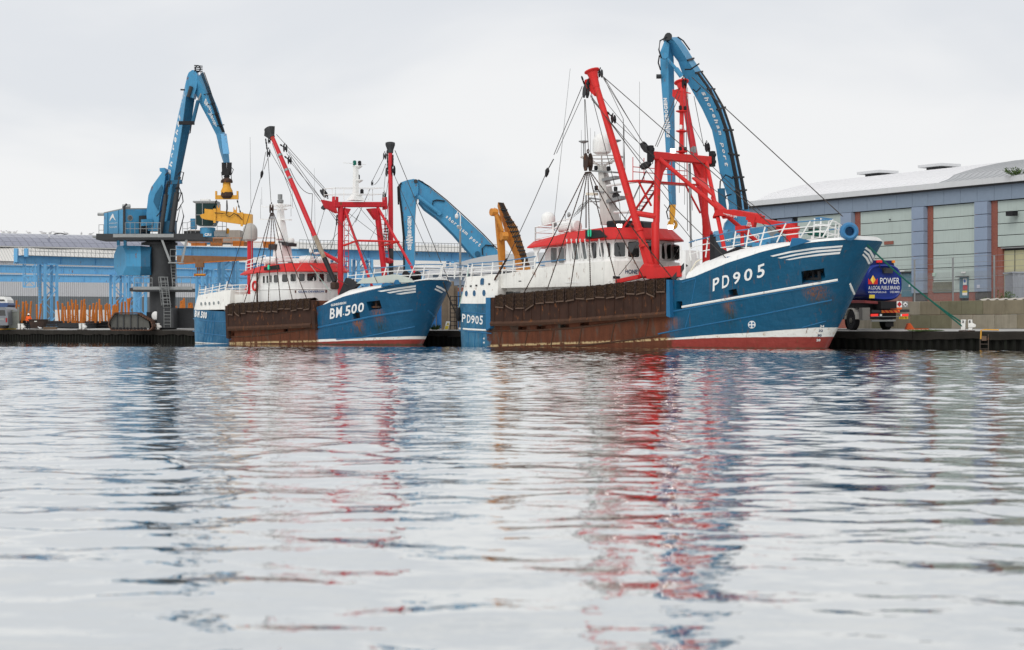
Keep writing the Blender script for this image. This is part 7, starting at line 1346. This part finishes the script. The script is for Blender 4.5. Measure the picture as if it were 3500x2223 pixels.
# quay furniture between the boats
CC = WZ(1573, 168, 1.25); CP = thing('cctv_pole', 'tall grey pole with hooked top and white dome camera between the boats', 'camera pole', CC); pc = lambda x, y: W(x, y, 168) - CC
MB().tube([V((0, 0, 0)), V((0, 0, 2.5)), pc(1573, 790)], [.13, .11, .09], 8).build('pole', GALV, CP, smooth=True); MB().tube([pc(1573, 790), pc(1574, 742), pc(1571, 728), pc(1565, 724), pc(1561, 732)], .05, 6).build('hooked_bracket', WHITE, CP); MB().lathe(pc(1561, 741), [(.05, .25), (.16, .15), (.17, -.02), (.12, -.16), (.02, -.22)], 10).build('dome_camera', WHITE, CP, smooth=True); MB().box(pc(1570, 778), (.35, .3, .22)).build('junction_box', GALV, CP)
TIM = mat('grey_timber', (.20, .16, .12), .85, var=.3, streak=.5, bump=.4)
for i, (x, y0, Yp, lb) in enumerate(((1541, 962, 166, 'tallest weathered timber fender post right of the bow of BM.500'), (1554, 978, 167, 'weathered timber fender post beside the camera pole'), (1520, 985, 168, 'weathered timber fender post behind the bow tip of BM.500'))): z = W(x, y0, Yp).z; o = MB().box((0, 0, (z - 1.2) / 2), (.55, .5, z - 1.2)).build('fender_post', TIM, bevel=.04); o.location = WZ(x, Yp, 1.2); tag(o, lb, 'post')
ct = WZ(1510, 170, 1.25); BX = thing('steel_container', 'blue steel container with a white number on the quay between the boats', 'container', ct, R(-48)); MB().box((0, 2, 1.7), (2.6, 5.5, 3.3)).build('body', mat('container_blue', (.03, .16, .42), .5, var=.12, streak=.3), BX, bevel=.05); MB().text3('2', (.9, -.78, 1.0), (1, 0, 0), (0, 0, 1), .28, .45, .03).build('number', LETTER, BX); MB().bar((.2, -.8, .2), (.2, -.8, 3.2), .06).build('door_bar', GALV, BX)
b2 = WZ(1562, 172, 1.25); o = MB().box((0, 0, 1.4), (2.2, 2.2, 2.8)).build('blue_cabinet', mat('container_blue', (.03, .16, .42)), bevel=.05); o.location = b2; tag(o, 'blue cabinet behind the black ladder frame at the stern of PD905', 'cabinet'); MB().box((-.9, -1.12, 1.2), (.4, .05, .7)).build('red_panel', mat('red_lens', (.3, .02, .02)), o)
L2 = thing('ladder_frame', 'black steel ladder frame standing at the stern of PD905', 'ladder', WZ(1550, 163, 1.2)); MB().ladder((0, 0, 0), (0, 0, 2.9), .55, (1, 0, 0), .36, .04).build('ladder', BLACK, L2); MB().bar((-.28, 0, 2.85), (.9, 0, 2.85), .06).bar((.9, 0, 2.85), (.9, .0, 2.2), .05).bar((-.28, 0, 2.1), (.9, 0, 2.1), .05).build('guard_rail', BLACK, L2)
WS = thing('warning_sign', 'yellow and white warning sign on the quay between the boats', 'sign', WZ(1528, 162, 1.2)); sb = MB().prism([V((-.26, 0, 0)), V((.1, 0, 0)), V((.26, .05, .72)), V((-.08, .05, .72))], (0, .03, 0)).build('board', WHITE, WS); MB().prism([V((-.22, -.012, .04)), V((.08, -.012, .04)), V((.15, .01, .34)), V((-.13, .01, .34))], (0, .01, 0)).build('text_panel', mat('yellow_sign', (.72, .55, .07)), sb); MB().prism([V((-.05, .015, .40)), V((.19, .015, .40)), V((.09, .03, .66))], (0, .012, 0)).build('warning_triangle', mat('yellow_sign', (.72, .55, .07)), sb); MB().prism([V((.03, .012, .45)), V((.09, .012, .45)), V((.09, .02, .57)), V((.05, .02, .57))], (0, .006, 0)).build('warning_symbol', BLACK, sb); MB().bar((.1, .3, 0), (.08, .06, .6), .04).build('stand', GALV, WS)
# ---------------------------------------------------------------- right side: warehouse, wall, fence, tanker
def leaves(label, cat, loc, n, rad, hgt, sz, name='weed_clump'):
    rr = random.Random(int(loc[0] * 7)); e = thing(name, label, cat, loc); mb = MB(); sm = MB()
    for k in range(n):
        a = rr.uniform(0, 6.28); r_ = rad * rr.random() ** .6; tip = V((math.cos(a) * r_, math.sin(a) * r_ * .5, hgt * rr.uniform(.35, 1))); root = V((tip.x * .35, tip.y * .35, 0)); sm.tube([root, tip], .012, 3)
        for j in range(7): q = root.lerp(tip, rr.uniform(.25, 1.02)); d = V((rr.uniform(-1, 1), rr.uniform(-1, 1), rr.uniform(-.2, .9))).normalized() * sz * rr.uniform(.6, 1.3); s_ = d.cross(V((rr.uniform(-1, 1), rr.uniform(-1, 1), 1))).normalized() * sz * .3; mb.add([q, q + d * .5 + s_, q + d, q + d * .5 - s_], [(0, 1, 2, 3)])
    mb.build('leaf_mass', LEAF, e)['kind'] = 'stuff'; sm.build('stem_mass', LEAF, e)['kind'] = 'stuff'
LEAF = mat('weed_leaf', (.075, .12, .035), .6, var=.4, scale=5)
AW, BW = V((27.7, 222.6, 0)), V((58.1, 168.0, 0)); dw = (BW - AW).normalized(); nw = V((dw.y, -dw.x, 0)); nw = nw if nw.y < 0 else -nw; LW = (BW - AW).length; aw = math.atan2(dw.y, dw.x)
WH = thing('warehouse', 'long warehouse with pale green panels, blue piers and white curved roof on the right', 'warehouse', AW, aw); Rm = Matrix.Rotation(-aw, 3, 'Z')
def fm(px, py, off=0.0):                     # pixel on the facade plane -> (local x, z)
    d = ray(px, py); o = V((0, 0, CH)); p0 = AW + nw * off; t = (p0 - o).dot(nw) / d.dot(nw); p = Rm @ (o + d * t - AW); return p
PGREEN = mat('pale_green_panel', (.43, .50, .47), .5, var=.07, scale=.6, streak=.28); PBLUE = mat('periwinkle_panel', (.25, .31, .41), .45, var=.06, streak=.12); PBLUED = mat('blue_grey_fascia', (.22, .275, .35)); GUT = mat('gutter_grey', (.60, .61, .62), .45, var=.05, streak=.15); ROOFS = mat('pale_metal_roof', (.74, .74, .75), .45, .1, var=.06, streak=.2); ROOFG = mat('grey_metal_roof', (.42, .43, .44), .45, .2, var=.06); JOINT = mat('panel_joint_dark', (.05, .05, .055), .7)
sgn = 1 if (Rm @ nw).y > 0 else -1          # outward direction in local y
ev = fm(3300, 634).z; fb = fm(3300, 694).z
def slab(x0, x1, z0, z1, off, th, m_, nm, par=WH, bev=0.0):
    return MB().box(((x0 + x1) / 2, sgn * (off - th / 2), (z0 + z1) / 2), (x1 - x0, th, z1 - z0)).build(nm, m_, par, bevel=bev)
core = slab(0, LW, 0, ev, -.35, 14, JOINT, 'core_wall')
MB().box((LW + .06, sgn * -7.3, ev / 2), (.1, 14.2, ev)).build('end_wall', mat('pale_green_panel', (.43, .50, .47)), WH)
# fascia panels
n = 26; xs = [LW * i / n for i in range(n + 1)]
for a, b in zip(xs, xs[1:]): slab(a + .02, b - .02, fb, ev - .1, .25, .5, PBLUED, 'fascia_panel')
slab(-.4, LW, ev - .15, ev + .42, .85, 1.2, GUT, 'gutter'); slab(-.3, LW, ev - .32, ev - .14, .6, .9, JOINT, 'soffit')
# bays
def bay(px0, px1, zlo, rows=6, nm='wall_panel', m_=PGREEN, off=-.05, cols=1):
    x0, x1 = fm(px0, 900).x, fm(px1, 900).x; h = (fb - .05 - zlo) / rows
    for r in range(rows):
        for c in range(cols): w_ = (x1 - x0) / cols; slab(x0 + c * w_ + .012, x0 + (c + 1) * w_ - .012, zlo + r * h + .035, zlo + (r + 1) * h - .035, off, .25, m_, nm)
zp = fm(3290, 1000).z
bay(2562, 2640, zp); bay(2655, 2705, zp, m_=PBLUE); bay(2725, 2877, zp, 7); bay(2940, 3121, zp, 7); bay(3189, 3332, zp, 7); bay(3409, 3640, fm(3420, 845).z, 4)
def bricks(px0, px1, z0, z1, off=-.02):
    return slab(fm(px0, 900).x, fm(px1, 900).x, z0, z1, off, .3, BRICKW, 'brick_pier')
m = bpy.data.materials.new('red_brick_courses'); g = G(m); bt = g.n('ShaderNodeTexBrick'); mpn = g.n('ShaderNodeMapping'); mpn.inputs['Rotation'].default_value = (R(90), 0, 0); g.put(mpn.inputs['Vector'], g.co); g.put(bt.inputs['Vector'], mpn.outputs[0]); bt.inputs['Scale'].default_value = 4.4; bt.inputs['Color1'].default_value = (.22, .06, .045, 1); bt.inputs['Color2'].default_value = (.30, .095, .06, 1); bt.inputs['Mortar'].default_value = (.20, .14, .12, 1); bt.inputs['Mortar Size'].default_value = .012; g.col(bt.outputs['Color']); g.b.inputs['Roughness'].default_value = .85; BRICKW = m
for a, b in ((2878, 2884), (2922, 2939), (3122, 3127.5), (3170, 3188), (3333, 3342.5), (3388, 3408)): bricks(a, b, 1.2, fb - .02)
bricks(2725, 2877, 1.2, zp - .02); bricks(2940, 3121, 1.2, zp - .02); bricks(3189, 3279, 1.2, zp - .02); bricks(3311, 3332, 1.2, zp - .02); bricks(3409, 3426, 1.2, fm(3420, 845).z - .04)
for a, b in ((2885, 2921), (3128, 3169), (3343, 3387)):
    x0, x1 = fm(a, 900).x, fm(b, 900).x; z0, r_ = fm(3290, 1000).z, 7; h = (fb - .03 - z0) / r_; slab(x0, x1, 1.2, z0 - .02, .35, .7, BRICKW if a < 3000 else mat('dark_plinth', (.07, .065, .065), .8), 'pier_plinth')
    for r in range(r_): slab(x0, x1, z0 + r * h + .03, z0 + (r + 1) * h - .03, .5, .9, PBLUE, 'pier_panel')
def plate(px0, py0, px1, py1, m_, nm, off=.0, th=.1, par=WH): p, q = fm(px0, py1), fm(px1, py0); return slab(p.x, q.x, p.z, q.z, off + th, th, m_, nm, par)
TEAL = mat('teal_door', (.07, .17, .22), .5, var=.08)
dr = plate(3281, 947, 3310, 1019, TEAL, 'door', -.05, .1); plate(3278, 944, 3313, 948, DGREY, 'door_canopy', .0, .5); plate(3294, 952, 3306, 974, WHITE, 'door_notice', .06, .02, dr); MB().lathe(V((fm(3300, 961).x, sgn * .1, fm(3300, 961).z)), [(.16, 0), (.16, .02)], 12, (0, sgn, 0)).build('blue_mark', mat('sign_blue', (.03, .12, .40), .4), dr); plate(3293, 976, 3308, 992, mat('sign_red', (.45, .03, .04), .5), 'door_notice', .06, .02, dr); plate(3291, 994, 3308, 1001, mat('yellow_sign', (.72, .55, .07)), 'door_notice', .06, .02, dr); plate(3291, 1001, 3308, 1010, WHITE, 'door_notice', .06, .02, dr)
lv = plate(3189, 963, 3256, 998, mat('louvre_back', (.2, .2, .16), .6), 'louvre', -.06, .12); 
for k in range(9): plate(3190, 964 + k * 3.8, 3255, 966.4 + k * 3.8, mat('louvre_cream', (.50, .50, .38), .5), 'louvre_slat', .05, .1, lv)
rd_ = plate(3082, 934, 3121, 1015, TEAL, 'roller_door', -.05, .1); plate(3078, 928, 3121, 935, DGREY, 'door_head', .0, .3); plate(3108, 973, 3113, 981, LETTER, 'door_mark', .06, .02, rd_)
cd = plate(3427, 847, 3640, 1018, mat('cream_door', (.45, .43, .27), .55, var=.06, streak=.2), 'loading_door', -.3, .1); plate(3463, 850, 3465, 1015, JOINT, 'door_joint', -.19, .02, cd); plate(3426, 840, 3640, 847, GALV, 'door_lintel', -.1, .3)
for x0, y0, x1, y1, nm in ((2785, 781, 2804, 790, 'wall_lamp'), (3461, 722, 3484, 740, 'wall_lamp')): plate(x0, y0, x1, y1, BLACK, nm, .2, .7)
for x0, y0, x1, y1, nm, m_ in ((3023, 824, 3054, 837, 'brick_patch', BRICKW), (3040, 749, 3044, 753, 'vent_hole', BLACK), (3078, 924, 3092, 930, 'bulkhead_lamp', WHITE), (3287, 929, 3301, 935, 'bulkhead_lamp', WHITE), (3188, 933, 3198, 945, 'notice', mat('pale_notice', (.45, .6, .5), .5)), (3353, 974, 3363, 985, 'pier_mark', mat('pale_mark', (.5, .52, .6), .5))): plate(x0, y0, x1, y1, m_, nm, .0 if nm != 'pier_mark' else .5, .06)
MB().lathe(V((fm(3337, 932).x, sgn * .05, fm(3337, 932).z)), [(.16, 0), (.16, .08), (.1, .1)], 14, (0, sgn, 0)).build('alarm_bell', WHITE, WH)
# barrel roof
prof = [(.75, ev + .35), (-.5, ev + .75)] + [(-16 * t, ev + .75 + 2.75 * math.sin(t * math.pi / 2) ** .85) for t in (.08, .18, .3, .44, .6, .8, 1.0)] + [(-26, ev + 2.9), (-40, ev - 1)]
XR = fm(3225, 632).x
def roofpart(x0, x1, m_, dz, nm):
    secs = [[V((x, sgn * y, z + dz)) for y, z in prof] for x in (x0, x1)]; return MB().loft(secs, closed=False).build(nm, m_, WH, smooth=True)
roofpart(1.8, XR, ROOFS, 0, 'roof'); roofpart(XR, LW, ROOFG, .03, 'roof')  # right-hand part coloured greyer, standing in for the shading of a roof behind
xx = 2.2
while xx < LW - .5:
    MB().loft([[V((xx + o, sgn * y, z + h_ + (.03 if xx > XR else 0))) for o, h_ in ((-.05, -.02), (-.04, .07), (.04, .07), (.05, -.02))] for y, z in prof[:9]]).build('roof_seam', ROOFS if xx < XR else ROOFG, WH); xx += .92
hip = [[V((1.8 - 2.4 * math.sin(math.pi * min(1, max(0, (k) / 8)) * .0) , sgn * y, z)) for k, (y, z) in enumerate(prof)], [V((-.3, sgn * (y * .9), ev + .3 + (z - ev) * .12)) for y, z in prof]]; MB().loft(hip, closed=False).build('roof_end', ROOFS, WH)
for x0, x1, y0 in ((2922, 3010, 603), (3130, 3222, 579)):
    p, q = fm(x0, y0, -13), fm(x1, y0, -13); cx = (p.x + q.x) / 2; w_ = q.x - p.x; MB().box((cx, sgn * -14.5, ev + 3.55), (w_ * .5, 1.8, .7)).build('vent_curb', DGREY, WH); MB().box((cx, sgn * -14.5, ev + 4.03), (w_ * .85, 3.0, .3)).build('roof_vent', GUT, WH)
leaves('weeds growing in the warehouse gutter at the right edge', 'weeds', AW + Matrix.Rotation(aw, 3, 'Z') @ V((fm(3490, 606).x, sgn * .3, ev + .4)), 60, 2.0, .8, .22)
# fence behind the block wall
FZ = 1.32; FN = thing('mesh_fence', 'tall wire mesh fence on grey steel posts in front of the warehouse', 'fence', WZ(3126, 152, FZ)); fo = V(FN.location); pp = []
for px, y0, Yp in ((2950, 895, 158), (3126, 888, 152), (3257, 881, 147), (3398, 873, 142), (3560, 864, 137)): b = WZ(px, Yp, FZ); t = W(px, y0, Yp); pp.append((b - fo, t - fo)); MB().bar(b - fo, t - fo, .12).build('post', GALV, FN)
for (b0, t0), (b1, t1) in zip(pp, pp[1:]):
    for k in (.3, .55, .72, .84, .92, 1.0): MB().tube([b0.lerp(t0, k), b1.lerp(t1, k)], .012, 4).build('wire', GALV, FN)
    mb = MB(); nx = 44
    for i in range(nx):
        u0, u1 = i / nx, (i + 4) / nx
        for s_ in (0, 1):
            ua, ub = (u0, u1) if s_ else (u1, u0)
            if ub > 1 or ua > 1: continue
            mb.bar(b0.lerp(b1, ua).lerp(t0.lerp(t1, ua), .0), b0.lerp(b1, ub).lerp(t0.lerp(t1, ub), .8), .008)
    o = mb.build('mesh_wires', GALV, FN); o['kind'] = 'stuff'
# concrete block wall
CB0, CB1 = WZ(2930, 145, 1.30), WZ(3660, 127.5, 1.30); db = (CB1 - CB0).normalized(); BWL = thing('block_wall', 'wall of two courses of big mossy concrete blocks behind the tanker and bollard', 'wall', CB0, math.atan2(db.y, db.x)); BLK = [mat('mossy_block_%s' % n_, c_, .85, var=.3, scale=1.3, streak=.55, bump=.4, bscale=5, grime=(.08, .085, .03)) for n_, c_ in (('a', (.23, .20, .14)), ('b', (.30, .27, .21)), ('c', (.18, .17, .11)))]
rr = random.Random(8); x = 0.0; LBK = (CB1 - CB0).length
for row in (0, 1):
    x = -1.1 * row
    while x < LBK: w_ = 2.05; MB().box((x + w_ / 2, rr.uniform(-.02, .02), .5 + row * 1.0), (w_ - .03, .9, .985)).build('concrete_block', BLK[rr.randrange(3)], BWL, bevel=.025); x += w_
tops = thing('roof_sheets', 'pale corrugated sheets lying along the top of the concrete block wall', 'sheets', CB0 + db * 12 + V((0, 0, 1.98)), math.atan2(db.y, db.x)); secs = []
for k in range(61): xx = k * .14; secs.append([V((xx, .3, .04 + .07 * math.sin(k * 1.05))), V((xx, 1.2, .14 + .07 * math.sin(k * 1.05)))])
MB().loft(secs, closed=False).build('corrugated_sheet', mat('fibre_cement', (.42, .39, .35), .8, var=.2), tops)
leaves('leafy weeds behind the block wall left of the grey container', 'weeds', WZ(3440, 138, 2.2), 70, .9, 1.9, .17); leaves('smaller weeds behind the block wall near the blue pier', 'weeds', WZ(3378, 139, 2.4), 40, .7, 1.3, .15); leaves('low grass tuft at the quay edge left of the bollard', 'grass', q_at(3165, -.35, QZ), 90, 1.3, .10, .07, 'grass_tuft'); leaves('green weed tuft on the quay between the boats', 'grass', WZ(1486, 160, 1.2), 60, .55, .45, .12, 'grass_tuft')
GC = thing('grey_container', 'grey corrugated container at the right edge behind the block wall', 'container', WZ(3462, 140, 1.3)); secs = []
for k in range(49): xx = k * .1; secs.append([V((xx, .06 if (k // 2) % 2 else 0, 0)), V((xx, .06 if (k // 2) % 2 else 0, 4.1))])
MB().loft(secs, closed=False).build('side_panel', mat('container_grey', (.36, .38, .42), .5, var=.06, streak=.2), GC); MB().box((2.4, 1.3, 4.15), (4.9, 2.7, .12)).build('roof_panel', mat('container_grey', (.36, .38, .42)), GC); MB().box((2.42, 1.4, 2.05), (4.7, 2.5, 4.0)).build('body', mat('container_grey', (.36, .38, .42)), GC)
# ---- fuel tanker
TL = WZ(3026, 131.5, 1.19); tr = R(17); TK = thing('fuel_tanker', 'dark blue fuel tanker seen from the rear on the quay ahead of PD905', 'truck', TL, tr); Rt = Matrix.Rotation(-tr, 3, 'Z'); nt_ = Matrix.Rotation(tr, 3, 'Z') @ V((0, -1, 0))
def tm(yl):
    p0 = TL + Matrix.Rotation(tr, 3, 'Z') @ V((0, yl, 0)); f = plane_map(p0, nt_); return lambda px, py: (Rt @ (f(px, py)[0] - TL), V((0, -1, 0)))
TB = mat('tanker_blue_paint', (.012, .030, .20), .25, var=.12, streak=.25)
def tsec(y, k, zo=0.0):
    pts = []; W_, H_ = 1.42 * k, 1.28 * k
    for i in range(28): a = i * 2 * math.pi / 28; ca, sa = math.cos(a), math.sin(a); pts.append(V((W_ * abs(ca) ** .62 * (1 if ca > 0 else -1), y, 3.32 + zo + H_ * abs(sa) ** .72 * (1 if sa > 0 else -1))))
    return pts
tank = MB().loft([tsec(.22, .80), tsec(.10, .90), tsec(.16, .955), tsec(.32, .99), tsec(.6, 1.0), tsec(9.5, 1.0), tsec(9.8, .93)]).build('tank', TB, TK, smooth=True)
MB().loft([[V((x, y, z)) for x, z in ((-1.0, 4.42), (1.0, 4.42), (.85, 4.86), (-.85, 4.86))] for y in (.5, 9.0)]).build('walkway_coaming', mat('tanker_dark_blue', (.012, .02, .10), .4), TK)
for x, m_ in ((-.25, mat('red_lens_lit', (.75, .03, .03), .3, var=0)), (.85, mat('amber_lens', (.8, .25, .03), .3, var=0))): MB().box((x, .42, 4.78), (.42 if m_.name[0] == 'r' else .2, .12, .18)).build('beacon', m_, TK)
MB().prism([V((-.1, -.02, 3.95)), V((.55, -.02, 3.95)), V((.65, -.02, 4.3)), V((-.15, -.02, 4.3))], (0, .35, .05)).build('rear_hatch', DGREY, tank); MB().tube([V((-.45, .0, 4.7)), V((-.5, -.12, 4.35)), V((-.2, -.12, 4.15)), V((0, -.1, 4.35))], .035, 5).build('cable', BLACK, tank)
fr = tm(.08); ar = tm(.06)
MB().text('POWER', [(3008, 971), (3074, 971), (3074, 950), (3008, 950)], fr, .02, .004).build('tank_lettering', LETTER, tank); MB().text('A LOCAL FUELS BRAND', [(2968, 990), (3075, 990), (3075, 978), (2968, 978)], fr, .02, .004).build('tank_lettering', LETTER, tank); MB().text('www.local-fuels.co.uk', [(2967, 1002), (3029, 1002), (3029, 994.5), (2967, 994.5)], fr, .02, .0).build('tank_lettering', LETTER, tank); MB().text('01825 840931', [(3042, 1002), (3074, 1002), (3074, 995), (3042, 995)], fr, .02, .0).build('tank_lettering', LETTER, tank)
flat = lambda pl, m_, o, nm: MB().mapped(pl, fr, o, o + .012).build(nm, m_, tank)
flat([(2967, 972), (2967, 952), (2975, 961), (2983, 972)], mat('crown_red', (.55, .03, .03), .4), .02, 'crown_emblem'); flat([(2999, 972), (2999, 952), (2991, 961), (2983, 972)], mat('crown_red', (.55, .03, .03)), .02, 'crown_emblem'); flat([(2983, 941), (2992, 957), (2983, 972), (2974, 957)], mat('crown_yellow', (.85, .42, .04), .4), .034, 'crown_emblem'); flat([(2983, 941), (2974, 957), (2983, 972)], mat('crown_gold', (.9, .60, .12), .4), .048, 'crown_emblem')
flat([(2971, 1008), (2989, 1008), (2989, 1020), (2970, 1020)], mat('yellow_sign', (.72, .55, .07)), .02, 'hazard_label')
# chassis and rear end
MB().box((0, 4.5, 1.75), (1.2, 10, .5)).build('chassis', BLACK, TK); MB().box((.1, 5.2, 1.3), (2.1, 9.2, 1.0)).build('underframe', BLACK, TK); MB().box((-1.38, 5, 1.95), (.25, 8.5, .2)).box((0, .5, 1.98), (2.9, .5, .14)).build('bed_frame', DGREY, TK)
MB().tube([V((-1.5, 4, 2.08)), V((-1.45, .2, 2.02)), V((-.6, .02, 1.95)), V((1.0, .05, 1.98))], .06, 6).tube([V((-1.55, 4, 1.98)), V((-1.5, .1, 1.93)), V((-.5, -.05, 1.86)), V((.8, .0, 1.9))], .06, 6).build('delivery_hose', mat('hose_red', (.22, .05, .05), .6, var=.3), TK)
rb = tm(-.12); mapp = lambda pl, m_, nm, o=0.0, th=.05: MB().mapped(pl, rb, o, o + th).build(nm, m_, TK)
mapp([(2979, 1060), (3108, 1058), (3108, 1067), (2979, 1070)], DGREY, 'bumper_bar', -.1, .12); mapp([(3012, 1061), (3074, 1060), (3074, 1069), (3012, 1070)], mat('marker_orange', (.85, .22, .04), .4, var=.05), 'marker_board', .03, .02)
for k in range(4): mapp([(3016 + k * 15, 1061), (3022 + k * 15, 1061), (3030 + k * 15, 1069.5), (3024 + k * 15, 1069.5)], mat('marker_red', (.6, .04, .03), .4), 'marker_stripe', .052, .01)
ORP = mat('plate_orange', (.75, .14, .03), .45); op = mapp([(3043, 1031), (3063, 1031), (3063, 1050), (3043, 1050)], ORP, 'hazard_plate', .02, .03); mapp([(3043, 1051), (3081, 1051), (3081, 1058), (3043, 1058)], ORP, 'hazard_plate', .02, .03)
MB().mapped([(3043, 1040), (3063, 1040), (3063, 1041.2), (3043, 1041.2)], rb, .05, .06).build('plate_line', BLACK, op)
for t_, y in (('30', 1038.5), ('1202', 1049)): MB().text(t_, [(3046, y), (3060, y), (3060, y - 6), (3046, y - 6)], rb, .062, .02).build('plate_number', mat('plate_ink', (.25, .04, .02), .6), op)
dp = mapp([(3064, 1030), (3082, 1030), (3082, 1051), (3064, 1051)], WHITE, 'hazard_placard', .02, .03); MB().mapped([(3073, 1031), (3081, 1041), (3073, 1050), (3065, 1041)], rb, .05, .06).build('flame_diamond', mat('sign_red', (.45, .03, .04)), dp); dp2 = mapp([(3084, 1030), (3102, 1030), (3102, 1051), (3084, 1051)], GALV, 'hazard_placard', .02, .03); MB().mapped([(3093, 1032), (3101, 1041), (3093, 1049), (3085, 1041)], rb, .05, .06).build('hazard_diamond', WHITE, dp2); MB().mapped([(3090, 1043), (3092, 1037), (3094, 1041), (3097, 1040), (3096, 1045), (3091, 1045)], rb, .06, .065).build('hazard_symbol', BLACK, dp2)
for x0, x1 in ((2976, 3001), (3082, 3104)): mapp([(x0, 1074), (x1, 1073), (x1, 1081), (x0, 1082)], mat('tail_lamp_lit', (.8, .04, .03), .3, var=0, emit=.5), 'tail_light', -.02, .06)
for x in (3007, 3078): mapp([(x, 1074), (x + 7, 1074), (x + 7, 1081), (x, 1081)], WHITE, 'reversing_light', -.02, .05)
pl_ = mapp([(3073, 1083), (3103, 1083), (3103, 1091), (3073, 1091)], mat('number_plate_yellow', (.75, .50, .03), .4), 'number_plate', .0, .03); MB().text('RX54 FBD', [(3075, 1090), (3101, 1090), (3101, 1084), (3075, 1084)], rb, .04, .02).build('plate_text', BLACK, pl_)
mapp([(2978, 1082), (3106, 1081), (3106, 1083), (2978, 1084)], GALV, 'light_bar', -.08, .06); mapp([(2978, 1094), (3060, 1093), (3060, 1099), (2978, 1100)], GALV, 'underrun_bar', -.05, .1); mapp([(3028, 1100), (3056, 1100), (3056, 1117), (3028, 1117)], RUBBER, 'mud_flap', -.1, .04); mapp([(2950, 1052), (2976, 1052), (2976, 1095), (2950, 1095)], mat('box_grey', (.22, .21, .19), .6, var=.2), 'side_locker', -.6, .5)
TYR = mat('tyre_black', (.02, .02, .021), .85, var=.3)
for x, y, nm in ((-1.28, 2.3, 'wheel'), (1.28, 2.3, 'wheel'), (-1.28, 7.6, 'wheel'), (1.28, 7.6, 'wheel')):
    o = MB().lathe((x, y, .70), [(.42, -.17), (.62, -.2), (.69, -.15), (.70, 0), (.69, .15), (.62, .2), (.42, .17)], 24, (1, 0, 0)).build(nm, TYR, TK, smooth=True); s_ = -1 if x < 0 else 1; MB().lathe((x + s_ * .08, y, .70), [(.42, 0), (.40, .06), (.2, .02), (.18, .14), (.05, .16)], 18, (s_, 0, 0)).build('wheel_hub', mat('dusty_hub', (.12, .115, .10), .7, var=.3), o)
    mb = MB()
    for k in range(8): a = k * .785; mb.lathe((x + s_ * .12, y + .28 * math.cos(a), .70 + .28 * math.sin(a)), [(.035, 0), (.03, .05)], 6, (s_, 0, 0))
    mb.build('wheel_nuts', GALV, o)
for y in (2.3, 7.6):
    secs = []
    for k in range(10): a = R(5 + k * 19); secs.append([V((-1.52, y + .86 * math.cos(a), .72 + .86 * math.sin(a))), V((-1.05, y + .86 * math.cos(a), .72 + .86 * math.sin(a))), V((-1.05, y + .80 * math.cos(a), .72 + .80 * math.sin(a))), V((-1.52, y + .80 * math.cos(a), .72 + .80 * math.sin(a)))])
    MB().loft(secs).build('mudguard', mat('mudguard_grey', (.45, .44, .40), .6, var=.15, streak=.3), TK, smooth=True)
MB().loft([[V((x, y, z)) for x, z in ((-1.5, .8), (1.5, .8), (1.5, 4.0), (-1.5, 4.0))] for y in (10.2, 12.4)]).build('cab', TB, TK, bevel=.15)
# orange wedge and quay ladder
c = WZ(3128, 133, 1.21); WG = thing('orange_wedge', 'orange road wedge on the quay beside the tanker', 'wedge', c); MB().loft([[V((x, y, z)) for x, z in ((-.72, 0), (-.45, 0), (-.05, 0), (-.38, .48), (-.55, .48))] for y in (-.3, .3)]).build('wedge_body', mat('wedge_orange', (.65, .11, .03), .6, var=.2, streak=.3), WG, bevel=.03); MB().box((.35, 0, .05), (1.1, .5, .1)).build('wedge_foot', mat('wedge_orange', (.65, .11, .03)), WG)
c = q_at(3364, .14, -.3); QL = thing('quay_ladder', 'rusty ladder with yellow grab rail on the quay wall at the right', 'ladder', c, math.atan2(QU.y, QU.x)); MB().ladder((0, 0, -.3), (0, 0, 1.25), .62, (1, 0, 0), .3, .035).build('ladder', mat('weathered_ladder', (.07, .055, .045), .7, var=.3, rust=.3), QL); MB().tube([(-.25, 0, .95), (-.25, .02, 1.52), (-.1, .2, 1.55), (.9, .25, 1.53)], .05, 6).build('grab_rail', YELLOW, QL); MB().box((0, 0, 1.0), (.35, .06, .3)).build('ladder_plate', IRON_L, QL)
# background: railing roofs / mooring line of BM.500
pA = BM.O + BM.Mi.inverted() @ BM.P(1515, 965, 0); pB = WZ(1585, 160, 1.6); ml = thing('mooring_rope', 'dark mooring rope from the bow of BM.500 to the quay by PD905', 'rope', pB); MB().tube([pA.lerp(pB, t / 10) - pB - V((0, 0, .35 * 4 * t / 10 * (1 - t / 10))) for t in range(11)], .06, 6).build('rope', STEEL, ml, smooth=True)
